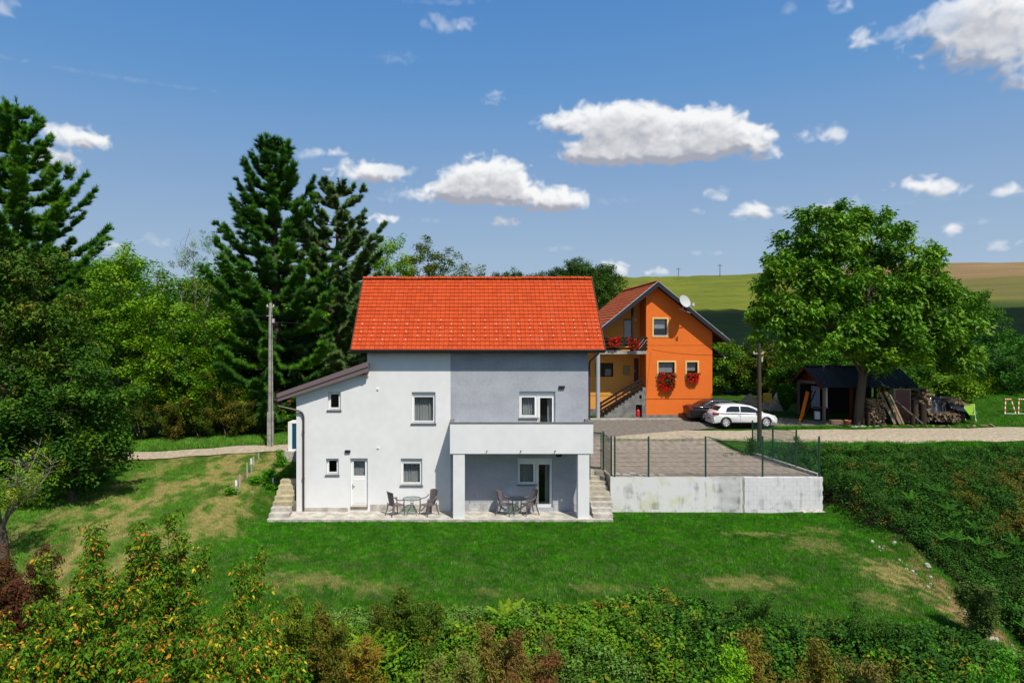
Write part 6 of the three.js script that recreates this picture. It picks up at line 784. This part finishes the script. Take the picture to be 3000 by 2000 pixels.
bushRow('hedge_tree', 'trees at the right edge', ['dark rounded tree top at the upper right edge', 'blue-green conifer-like bush right of the walnut', 'bright green bush low at the right edge', 'green bush on the slope behind the trestles'], [[42, -27, 5, 7.5, midCols], [36.5, -22, 3.6, 5.2, [[0.03, 0.085, 0.035], [0.04, 0.1, 0.04], [0.025, 0.07, 0.03]]], [42, -22, 3.4, 4.8, [[0.04, 0.11, 0.025], [0.05, 0.13, 0.03]]], [46, -23, 3, 4, midCols]], { seed: 281, geo: LV.broad, density: 0.8 });
{ // clipped thuja
  const t = thing('thuja', 'small clipped conical thuja beside the yellow mixer', 'thuja', [22.35, H(22.35, -18.2), -18.2]), r = rand(291), list = []; part(t, 'trunk', [cyl(0.06, 0.03, 1.4, 0, -0.1, 0, 7)], barkM);
  for (let i = 0; i < 900; i++) { const f = Math.pow(r(), 0.8), a = r() * 6.283, rr = 0.46 * Math.sin(Math.PI * Math.pow(1 - f, 0.62)) * 0.95 + 0.06; list.push([rr * Math.cos(a), 0.15 + 1.85 * f, rr * Math.sin(a), new THREE.Quaternion().setFromUnitVectors(V(0, 1, 0), V(Math.cos(a) * 0.5, 1, Math.sin(a) * 0.5).normalize()), 0.42, pick(r, [[0.035, 0.12, 0.016], [0.05, 0.15, 0.018]])]); } tag(inst('foliage', TUFT2, NEEDLE, t, list), null, null, null, 'stuff');
}
// far trees on the skyline
function farTree(name, label, x, z, w, h, cols, seed, group, conifer) { const t = thing(name, label, 'tree', [x, H(x, z), z], 0, group), r = rand(seed), lob = []; if (conifer) { for (let k = 0; k < 6; k++) { const f = k / 6; lob.push([(r() - 0.5) * 0.6, h * (0.2 + 0.78 * f), 0, w * 0.5 * (1.05 - f), h * 0.13, w * 0.5 * (1.05 - f)]); } } else for (let k = 0; k < 6; k++) lob.push([(r() - 0.5) * w * 0.6, h * (0.45 + 0.35 * r()), (r() - 0.5) * w * 0.4, w * (0.22 + 0.14 * r()), h * (0.2 + 0.1 * r()), w * 0.3]); part(t, 'trunk', [cyl(w * 0.05, w * 0.02, h * 0.7, 0, -0.3, 0, 7)], barkM); crown(t, 'crown', lob, { geo: LV.big, density: 0.28, clump: 0.9, per: 8, cols, seed, gap: -0.7 }); }
const fg = [[0.04, 0.075, 0.02], [0.05, 0.09, 0.022], [0.032, 0.06, 0.018]];
[['round distant tree left of the far copse', 2.5, -130, 11, 11], ['distant tree next to the round one behind the roof', 10, -135, 11, 11.5], ['broad distant tree at the start of the far copse', 19.5, -140, 13, 10.5], ['tallest distant tree of the far copse', 26, -140, 13, 12], ['last distant tree of the copse before the field', 32.5, -142, 11, 10.5], ['low distant tree under the copse by the roof edge', 14, -118, 9, 9], ['small distant tree at the near end of the skyline row', -5, -132, 9, 10.5], ['small distant tree filling the row beside the round one', 6.5, -136, 9, 10], ['low distant tree between the two halves of the row', 14.5, -138, 10, 9.5], ['low distant tree under the tallest of the copse', 23, -134, 10, 9], ['low bushy distant tree at the field edge of the copse', 29.5, -134, 10, 8.5]].forEach(([l, x, z, w, h], i) => farTree('distant_tree', l, x, z, w, h, fg, 401 + i, 'copse on the skyline'));
[['dark distant conifer left of the birch', -70, -95, 7, 19], ['dark distant conifer in the middle of the far group', -75, -98, 7, 21], ['dark distant conifer next to the yellow-green tree', -80.5, -96, 7, 22]].forEach(([l, x, z, w, h], i) => farTree('distant_conifer', l, x, z, w, h, [[0.012, 0.024, 0.016], [0.016, 0.03, 0.018]], 411 + i, 'conifers on the skyline', true));
['background tree filling behind the left pines', 'background tree between the left pine and the maple', 'background tree behind the dark pine', 'background tree behind the lime tree', 'background tree left of the ash', 'background tree at the far left edge', 'background tree seen under the dark pine boughs', 'background tree seen between the two pines'].forEach((l, i) => farTree('woodland_tree', l, [-38, -30, -24, -17, -9, -46, -18, -13][i], [-34, -30, -34, -38, -42, -28, -25, -25][i], i > 5 ? 8 : 11, [12, 10, 11, 11, 8.5, 13, 8, 8][i], midCols, 421 + i, 'woodland behind the pines'));
{ const f = thing('field_pole', 'thin power pole on the field skyline', 'pole', [91, H(91, -222) - 0.2, -222]); part(f, 'shaft', [cyl(0.14, 0.1, 5, 0, 0, 0, 6)], MAT.greyWood); part(f, 'crossarm', [bx(-0.9, 0.9, 4.3, 4.45, -0.08, 0.08)], MAT.greyWood); const f2 = dup(f, 'fainter power pole further left on the field skyline', [81, H(81, -240) - 0.2, -240], 0.3); }
// ---------- mown grass ----------
const bladeTuft = (n, h, w, spread, seed) => { const r = rand(seed), pos = []; for (let i = 0; i < n; i++) { const a = r() * 6.283, d = spread * Math.sqrt(r()), x = d * Math.cos(a), z = d * Math.sin(a), b = r() * 6.283, l = h * (0.6 + 0.6 * r()), lx = (r() - 0.5) * h * 1.1, lz = (r() - 0.5) * h * 1.1; pos.push(x - Math.cos(b) * w, 0, z - Math.sin(b) * w, x + Math.cos(b) * w, 0, z + Math.sin(b) * w, x + lx, l, z + lz); } const g = new THREE.BufferGeometry(); g.setAttribute('position', new THREE.Float32BufferAttribute(pos, 3)); g.computeVertexNormals(); return g; };
{
  const r = rand(501), list = [], onPath = (x, z) => (x > -9.1 && x < 6.05 && z < 1.46) || (x > 6.0 && x < 16.05 && z < -0.05 && z > -9) || (x > -9.6 && x < 6 && z < -0.2 && z > -9);
  const put = (x, z, s) => { const m = fbm(x * 0.5, z * 0.5, 3), f = fbm(x * 2.6 + 7, z * 2.6, 2), d = clamp(dryness(x, z) + 0.14 * f), k = 0.65 + 0.6 * r(); const g2 = fbm(x * 0.9 - 12, z * 1.4 + 4, 3), pale = sst(0.1, 0.5, g2 + 0.35 * sst(3, 7, z)); let c = [0.045 + 0.03 * m + 0.03 * f + 0.05 * pale, 0.23 + 0.11 * m + 0.09 * f + 0.0 * pale, 0.005 + 0.03 * pale]; const lf = sst(-8.8, -11.5, x) * (0.6 + 0.4 * f); c = [c[0] + 0.09 * lf, c[1] + 0.07 * lf, c[2] + 0.03 * lf]; const dd = clamp(d * (0.55 + 0.5 * r())); c = [lerp(c[0], 0.56, dd), lerp(c[1], 0.46, dd), lerp(c[2], 0.19, dd)]; list.push([x, H(x, z) - 0.006, z, randQ(r, 0.3), s * (0.6 + 0.7 * r() + 0.9 * Math.max(0, f)) * (1 - 0.35 * d), c.map((v) => v * k)]); };
  for (let i = 0; i < 150000; i++) { const x = -24 + 42 * r(), z = -9.5 + 20.5 * r(); if (onPath(x, z) || bramble(x, z) > 0.6 || H(x, z) > 1.9) continue; const rdz = pl(x, [[-34, -6], [-22, -7.8], [-12, -9.8], [-4, -11.3]]); if (z < rdz + 1.4) continue; put(x, z, 1); }
  for (let i = 0; i < 9000; i++) { const x = 19 + 32 * r(), z = -12.55 - 10 * r() * (x > 31 ? 1 : 0.07); put(x, z, 1.5); }
  for (let i = 0; i < 9000; i++) { const x = 16 + 36 * r(), z = -7.2 - 1.7 * r(); put(x, z, 1.6); }
  for (let i = 0; i < 7000; i++) { const x = -32 + 21 * r(), z = pl(x, [[-34, -6], [-22, -7.8], [-12, -9.8], [-4, -11.3]]) - 1.1 - 2.6 * r(); put(x, z, 2.2); }
  tag(inst('grass', bladeTuft(9, 0.075, 0.007, 0.09, 3), leafMat(0.25, { roughness: 0.8, specularIntensity: 0.08 }), null, list), 'short mown grass round the house and along the roads', 'grass', null, 'stuff');
}
// ---------- brambles, ferns and weeds on the banks ----------
const cover = (x, z) => 0.35 + 0.75 * (0.5 + 0.6 * fbm(x * 0.33 + 3, z * 0.33, 3)) + 0.55 * Math.max(0, fbm(x * 0.9, z * 0.9 + 5, 2)) + 0.22 * n2(x * 2.1, z * 2.1);
{
  const r = rand(511), A = [], B = [], C = [], E = [];
  for (let i = 0; i < 105000; i++) {
    let x, z; if (r() < 0.52) { z = 7.2 + 10.5 * r(); x = -17 + 36 * r(); } else { z = -8.4 + 20 * r(); x = 15 + 17 * r() ; }
    const w = bramble(x, z); if (r() > w) continue; const d = 30.8 - z; if (Math.abs(x - d * 0.055) > d * 0.8 + 1) continue;
    const inner = Math.min(bramble(x, z - 1.3), 1) , bank = sst(15, 17, x) * sst(9, 6, z); const h = cover(x, z) * sst(0.05, 0.9, w) * lerp(0.4, 1, inner) * lerp(1, 0.85, bank), y = H(x, z) + h * (1 - 0.75 * Math.pow(r(), 1.8)), zone = fbm(x * 0.28 + 30, z * 0.28, 3), zone2 = fbm(x * 0.5 - 9, z * 0.5, 3), zone3 = fbm(x * 1.2 + 60, z * 1.2, 2), rt = sst(3, 8, x);
    if (n2(x * 1.7 + 50, z * 1.7) < -0.62) continue;
    let cols = rt > r() ? [[0.022, 0.064, 0.016], [0.03, 0.08, 0.018], [0.018, 0.052, 0.014], [0.045, 0.1, 0.018]] : [[0.055, 0.13, 0.018], [0.08, 0.15, 0.02], [0.045, 0.105, 0.016], [0.12, 0.16, 0.02]];
    let q = A; if (zone > 0.3 && rt < 0.6) { cols = [[0.12, 0.17, 0.09], [0.09, 0.15, 0.07], [0.08, 0.14, 0.03]]; q = r() < 0.5 ? B : A; } else if (zone3 > 0.3) cols = rt > 0.5 ? [[0.05, 0.14, 0.02], [0.07, 0.16, 0.02]] : [[0.13, 0.19, 0.02], [0.1, 0.17, 0.02]]; else if (zone2 > 0.36) cols = [[0.13, 0.12, 0.025], [0.16, 0.1, 0.03], [0.08, 0.11, 0.02]]; else if (r() < 0.03 * (1 - 0.8 * rt)) cols = [[0.3, 0.2, 0.02], [0.26, 0.09, 0.03]];
    if (bank > r()) { cols = zone2 + 0.5 * sst(20, 24, x) * sst(-4, 0, z) > 0.42 ? [[0.09, 0.085, 0.022], [0.06, 0.075, 0.018], [0.13, 0.09, 0.035]] : [[0.02, 0.058, 0.014], [0.028, 0.075, 0.016], [0.016, 0.045, 0.012], [0.034, 0.09, 0.016]]; q = A; }
    const mixN = n2(x * 0.8 + 90, z * 0.8); if (q === A && mixN > 0.45) q = C; else if (q === A && mixN < -0.5) q = E;
    q.push([x, y, z, randQ(r, 1.1), (0.75 + 0.6 * r()) * (bank > 0.5 ? 0.8 : 1), pick(r, cols, 0.35)]);
  }
  tag(inst('brambles', LV.bramble, LEAF, null, A), 'dense bramble cover on the banks below the lawn and wall', 'brambles', null, 'stuff');
  tag(inst('nettles', LV.nettle, LEAF, null, C), 'larger-leaved nettles and docks mixed through the brambles', 'weeds', null, 'stuff');
  tag(inst('vetch', LV.tiny, LEAF, null, E), 'small-leaved creeping weeds mixed through the brambles', 'weeds', null, 'stuff');
  { const D = []; for (let i = 0; i < 1700; i++) { let x, z; if (r() < 0.55) { z = 8.4 + 7 * r(); x = -10 + 28 * r(); } else { z = -7.5 + 17 * r(); x = 15.5 + 15 * r(); } if (bramble(x, z) < 0.95 || bramble(x, z - 0.8) < 0.9 || (x > 15 && z < 6 && r() < 0.8) || n2(x * 0.5 + 33, z * 0.5) < 0.05) continue; D.push([x, H(x, z) + 0.1, z, randQ(r, 0.4), 0.7 + 0.7 * r(), pick(r, [[0.3, 0.22, 0.16], [0.22, 0.17, 0.1], [0.12, 0.14, 0.03], [0.18, 0.1, 0.06]], 0.3)]); } tag(inst('dry_stalks', bladeTuft(4, 0.85, 0.01, 0.14, 9), LEAFD, null, D), 'thin dry stalks standing up out of the brambles', 'stalks', null, 'stuff'); }
  tag(inst('weeds', LV.grey, LEAF, null, B), 'grey-green weeds mixed through the front brambles', 'weeds', null, 'stuff');
}
function frond(len, n, seed) { const g = [], r = rand(seed); for (let i = 0; i < n; i++) { const t = 0.12 + 0.88 * i / n, w = len * 0.2 * Math.sin(Math.PI * (0.18 + 0.82 * t)) + 0.01; for (const s of [-1, 1]) { const y = len * 0.75 * t * (1 - 0.35 * t), z = len * t * 0.85, pos = [0, y, z, s * w, y - 0.02, z + w * 0.35, s * w * 0.3, y, z + len * 0.75 / n, 0, y, z + len * 0.7 / n]; const q = new THREE.BufferGeometry(); q.setAttribute('position', new THREE.Float32BufferAttribute(pos, 3)); q.setIndex([0, 1, 2, 0, 2, 3]); g.push(q.toNonIndexed()); } } const m = mergeGeometries(g); m.computeVertexNormals(); return m; }
{ // ferns: each plant a rosette of fronds
  const fg2 = frond(0.75, 15, 1), spots = [], r = rand(521);
  const add = (x, z, s, l, cols) => { const f = thing('fern', l, 'fern', [x, H(x, z) + cover(x, z) * 0.85, z], r() * 6, 'ferns on the banks'), list = []; for (let k = 0; k < 9; k++) list.push([0, 0, 0, new THREE.Quaternion().setFromEuler(new THREE.Euler((r() - 0.6) * 0.5, k * 0.7 + r() * 0.3, 0, 'YXZ')), s * (0.8 + 0.4 * r()), pick(r, cols, 0.2)]); tag(inst('fronds', fg2, LEAF, f, list), null, null, null, 'stuff'); };
  const gr = [[0.045, 0.13, 0.018], [0.055, 0.15, 0.02], [0.04, 0.115, 0.018]], yg = [[0.17, 0.2, 0.02], [0.14, 0.18, 0.02]];
  for (let i = 0; i < 26; i++) { const x = 17.6 + 5.2 * r(), z = 1 + 8 * r(); if (bramble(x, z) > 0.7) add(x, z, 0.72, 'bright green fern among the brambles right of the lawn', gr); }
  for (let i = 0; i < 14; i++) { const x = 17.5 + 8 * r(), z = -5 + 5 * r(); add(x, z, 0.55, 'small green fern on the bank below the gravel road', [[0.035, 0.1, 0.016], [0.045, 0.12, 0.018]]); }
  for (const [x, z] of [[-3.0, 11.6], [-2.5, 12.0], [-3.4, 12.2], [0.9, 10.4], [6.2, 13.2], [6.6, 13.0]]) add(x, z, 1.0, 'yellow-green fern among the front brambles', yg);
}
// taller shrubs and saplings rising out of the front bank
function sapling(name, label, cat, group, x, z, top, spread, o) { // upright stems with leaves hung along them
  const y0 = H(x, z), h = top - y0, t = thing(name, label, cat, [x, y0 - 0.1, z], 0, group), r = rand(o.seed), list = [], g = [];
  for (let k = 0; k < o.stems; k++) { const a = r() * 6.283, e = spread * (0.25 + 0.75 * r()), hx = Math.cos(a) * e, hz = Math.sin(a) * e, hh = h * (k ? 0.55 + 0.45 * r() : 1), pts = [[hx * 0.1, 0, hz * 0.1], [hx * 0.35, hh * 0.35, hz * 0.35], [hx * 0.75, hh * 0.7, hz * 0.75], [hx, hh, hz]]; g.push(taperTube(pts, [0.028, 0.02, 0.013, 0.004], 5));
    const tw = Math.round(hh * o.twigs); for (let m = 0; m < tw; m++) { const f = o.from + (1 - o.from) * r(), bx0 = lerp(hx * 0.1, hx, f), bz0 = lerp(hz * 0.1, hz, f), by0 = hh * f, l = (0.25 + 0.5 * (1 - f)) * o.reach * (0.5 + r()), b = r() * 6.283, ex = bx0 + Math.cos(b) * l, ez = bz0 + Math.sin(b) * l, ey = by0 + l * (0.35 + 0.5 * r()); if (m % 2 === 0) g.push(taperTube([[bx0, by0, bz0], [(bx0 + ex) / 2, (by0 + ey) / 2, (bz0 + ez) / 2], [ex, ey, ez]], [0.009, 0.006, 0.002], 3)); for (let q = 0; q < o.per; q++) { const s = r(); list.push([lerp(bx0, ex, s) + (r() - 0.5) * 0.1, lerp(by0, ey, s) + (r() - 0.5) * 0.1, lerp(bz0, ez, s) + (r() - 0.5) * 0.1, randQ(r, 1.5), 0.75 + 0.5 * r(), r() < (o.accent || 0) ? pick(r, o.acols, 0.3) : pick(r, o.cols, 0.35)]); } } }
  part(t, 'stem', g, o.stemMat || twigM); tag(inst('foliage', o.geo, LEAF, t, list), null, null, null, 'stuff');
}
{
  const cols = [[0.055, 0.12, 0.014], [0.07, 0.14, 0.016], [0.04, 0.09, 0.012], [0.115, 0.15, 0.016]], acols = [[0.45, 0.16, 0.04], [0.5, 0.22, 0.06], [0.36, 0.09, 0.04], [0.42, 0.3, 0.05]];
  const pxy = (px, py, d) => [(px - 1390) * d / 2000, 30.8 - d, 7.65 - (py - 1000) * d / 2000];
  const S = [[205, 1535, 17.4, 'orange-flecked sapling nearest the purple shrub'], [285, 1545, 17.2, 'orange-flecked sapling left of the tallest one'], [355, 1535, 17.6, 'orange-flecked sapling just left of the tallest top'], [470, 1488, 17.4, 'tallest sapling with orange leaves at the lawn edge'], [515, 1550, 17.0, 'leafy sapling right beside the tallest orange-flecked one'], [650, 1650, 16.6, 'low sapling with yellowing leaves past the tallest one'], [725, 1640, 16.8, 'slim sapling at the end of the orange thicket'], [60, 1770, 15.2, 'orange-flecked sapling at the bottom picture corner'], [180, 1740, 15.4, 'orange-leaved sapling below the purple shrub'], [300, 1680, 15.6, 'orange-leaved sapling in the heart of the thicket'], [420, 1640, 15.8, 'dense sapling under the tallest orange top'], [540, 1690, 15.4, 'dense sapling with many orange leaves in mid thicket'], [650, 1760, 15.0, 'lower sapling towards the brambles'], [760, 1790, 15.2, 'last orange-flecked sapling before the brambles'], [140, 1880, 13.8, 'nearest sapling low at the picture corner'], [320, 1840, 13.8, 'near sapling full of orange leaves at the bottom edge'], [500, 1840, 13.8, 'near sapling at the bottom edge right of the corner'], [680, 1880, 13.8, 'near sapling at the bottom edge by the brambles'], [840, 1900, 14.2, 'small orange-flecked sapling among the brambles']];
  S.forEach(([px, py, d, l], i) => { const [x, z, y] = pxy(px, py, d); sapling('cherry_sapling', l, 'sapling', 'orange-flecked saplings', x, z, y, i < 7 ? 0.75 : 1.05, { seed: 601 + i, stems: i < 7 ? 5 : 7, twigs: i < 7 ? 8 : 10, from: 0.25, reach: 0.85, per: 13, geo: LV.sprig, cols, acols, accent: 0.15 }); });
  const sh = [[95, 1600, 17.6, 0.8, 'purple-leaved shrub at the left edge below the apple tree', [[0.075, 0.022, 0.028], [0.1, 0.03, 0.034], [0.06, 0.022, 0.022]], LV.small, 9], [20, 1640, 17.2, 0.7, 'second purple-brown shrub at the very left edge', [[0.075, 0.022, 0.028], [0.09, 0.035, 0.03]], LV.small, 8], [150, 1660, 17.0, 0.7, 'low purple shrub in front of the others', [[0.06, 0.02, 0.024], [0.085, 0.03, 0.03]], LV.small, 8], [1440, 1815, 17.4, 0.6, 'brown-leaved shrub in the middle of the brambles', [[0.16, 0.1, 0.05], [0.2, 0.12, 0.07], [0.12, 0.1, 0.03]], LV.cherry, 6], [1540, 1830, 17.0, 0.7, 'reddish withered shrub beside the brown one', [[0.15, 0.085, 0.05], [0.15, 0.06, 0.045], [0.13, 0.095, 0.05]], LV.cherry, 7], [1590, 1900, 16.6, 0.4, 'small crimson shrub at the foot of the withered one', [[0.15, 0.05, 0.04], [0.12, 0.06, 0.04]], LV.cherry, 5], [1340, 1900, 16.6, 0.6, 'pale brown dry shrub near the bottom edge', [[0.17, 0.14, 0.08], [0.14, 0.13, 0.06]], LV.grey, 5], [2240, 1845, 16.8, 0.7, 'withered brown shrub in the dark brambles', [[0.16, 0.1, 0.035], [0.12, 0.1, 0.03], [0.2, 0.12, 0.05]], LV.cherry, 7], [2360, 1850, 16.8, 0.7, 'tall russet shrub next to the withered brown one', [[0.15, 0.11, 0.03], [0.11, 0.1, 0.025], [0.19, 0.1, 0.05]], LV.cherry, 7], [2540, 1920, 16.2, 0.5, 'small brownish shrub near the bottom right', [[0.15, 0.1, 0.06], [0.11, 0.1, 0.04]], LV.cherry, 4], [2150, 1890, 16.0, 0.5, 'bright lime green sapling at the bottom edge', [[0.14, 0.25, 0.02], [0.17, 0.28, 0.025]], LV.cherry, 6], [2890, 1890, 16.4, 0.5, 'fresh green sapling at the bottom right', [[0.07, 0.2, 0.025], [0.09, 0.22, 0.03]], LV.cherry, 6], [2880, 1690, 21, 0.7, 'grey-leaved willow shrub by the bare earth', [[0.09, 0.12, 0.06], [0.07, 0.1, 0.05]], LV.grey, 6], [2830, 1440, 30, 1.3, 'brown autumn shrub on the right bank', [[0.12, 0.1, 0.025], [0.09, 0.1, 0.02], [0.16, 0.1, 0.035]], LV.cherry, 8], [2950, 1500, 28, 1.4, 'large russet shrub at the right edge of the bank', [[0.14, 0.1, 0.025], [0.1, 0.09, 0.02], [0.17, 0.1, 0.03]], LV.cherry, 9], [1140, 1730, 20, 0.9, 'dark brown-green shrub where lawn meets brambles', [[0.06, 0.075, 0.015], [0.09, 0.08, 0.02], [0.05, 0.06, 0.014]], LV.cherry, 8], [1240, 1745, 19.6, 0.9, 'dark bushy growth beside the brown-green shrub', [[0.05, 0.085, 0.015], [0.08, 0.1, 0.018]], LV.cherry, 8], [860, 1740, 18.6, 0.8, 'yellow-green low shrub at the lawn corner', [[0.11, 0.12, 0.02], [0.09, 0.11, 0.018]], LV.cherry, 7], [980, 1790, 18, 0.8, 'olive low shrub next to the lawn corner one', [[0.08, 0.09, 0.018], [0.12, 0.08, 0.025]], LV.cherry, 7], [1060, 1840, 17, 0.5, 'rusty fern-like shrub in the front brambles', [[0.22, 0.1, 0.03], [0.16, 0.13, 0.03]], LV.grey, 5], [2170, 1740, 20.5, 1.0, 'dark bramble mound at the lower lawn edge', [[0.03, 0.07, 0.016], [0.045, 0.09, 0.018]], LV.cherry, 8], [2560, 1770, 20, 1.0, 'dark green mound right of the lower lawn', [[0.028, 0.07, 0.018], [0.04, 0.085, 0.02]], LV.cherry, 8], [2210, 1275, 37.2, 0.5, 'green weeds climbing at the foot of the wooden pole', [[0.04, 0.09, 0.018], [0.06, 0.11, 0.02]], LV.cherry, 5], [2150, 1330, 37.0, 0.7, 'low weeds over the terrace kerb end', [[0.04, 0.09, 0.018], [0.05, 0.1, 0.02]], LV.cherry, 6], [2340, 1280, 36.4, 0.35, 'thin twiggy weed behind the side fence', [[0.05, 0.08, 0.02]], LV.grey, 3]];
  sh.forEach(([px, py, d, sp, l, c, geo, stems], i) => { const [x, z, y] = pxy(px, py, d); sapling(c[0][0] > c[0][1] * 1.2 ? 'withered_shrub' : 'green_shrub', l, 'shrub', 'shrubs on the banks', x, z, Math.max(y, H(x, z) + 0.35), sp, { seed: 651 + i, stems, twigs: 10, from: 0.2, reach: 0.7, per: 7, geo: geo === LV.cherry ? LV.small : geo, cols: c }); });
}
{ // seedlings at two stakes, a rough plant by the porch, stones in the bare earth
  const seed = (l, x, z, top, i) => sapling('young_plant', l, 'plant', 'young plants on the left lawn', x, z, H(x, z) + top, 0.25, { seed: 701 + i, stems: 3, twigs: 12, from: 0.2, reach: 0.4, per: 3, geo: LV.fine, cols: [[0.07, 0.2, 0.02], [0.1, 0.22, 0.03]] });
  seed('young leafy plant tied to the shaded stake', -9.72, -2.15, 0.5, 0); seed('young plant at the foot of the white-tipped stake in the lawn row', -11.2, -0.8, 0.4, 1); seed('dark leafy plant by the porch cabinet base', -10.5, -6.4, 0.9, 2); seed('green plant clump in the shade left of the stairs', -10.3, -3.2, 0.6, 3); seed('low green clump near the shaded stake', -10.6, -2.6, 0.4, 4);
  const r = rand(721), geos = [0, 1, 2].map((k) => { const g = new THREE.IcosahedronGeometry(0.1, 1), p = g.attributes.position; for (let i = 0; i < p.count; i++) { const s = 1 + 0.35 * n3(p.getX(i) * 8 + k * 5, p.getY(i) * 8, p.getZ(i) * 8); p.setXYZ(i, p.getX(i) * s, p.getY(i) * s * 0.6, p.getZ(i) * s * 0.8); } g.computeVertexNormals(); return metric(g); });
  for (let i = 0; i < 34; i++) { const z = 3.5 + 6.5 * r(), x = pl(z, [[3, 16.0], [6, 16.4], [9, 16.8]]) + (r() - 0.5) * 1.5, m = new THREE.Mesh(geos[i % 3], MAT.concrete); m.name = numbered('stone'); m.position.set(x, H(x, z) + 0.02, z); m.rotation.set(r(), r() * 6, r()); m.scale.setScalar(0.5 + 1.1 * r() * r()); m.castShadow = true; scene.add(m); tag(m, 'pale stone lying on the bare earth edge of the lawn', 'stone', 'stones on the bare earth'); }
}
renderer.render(scene, camera);
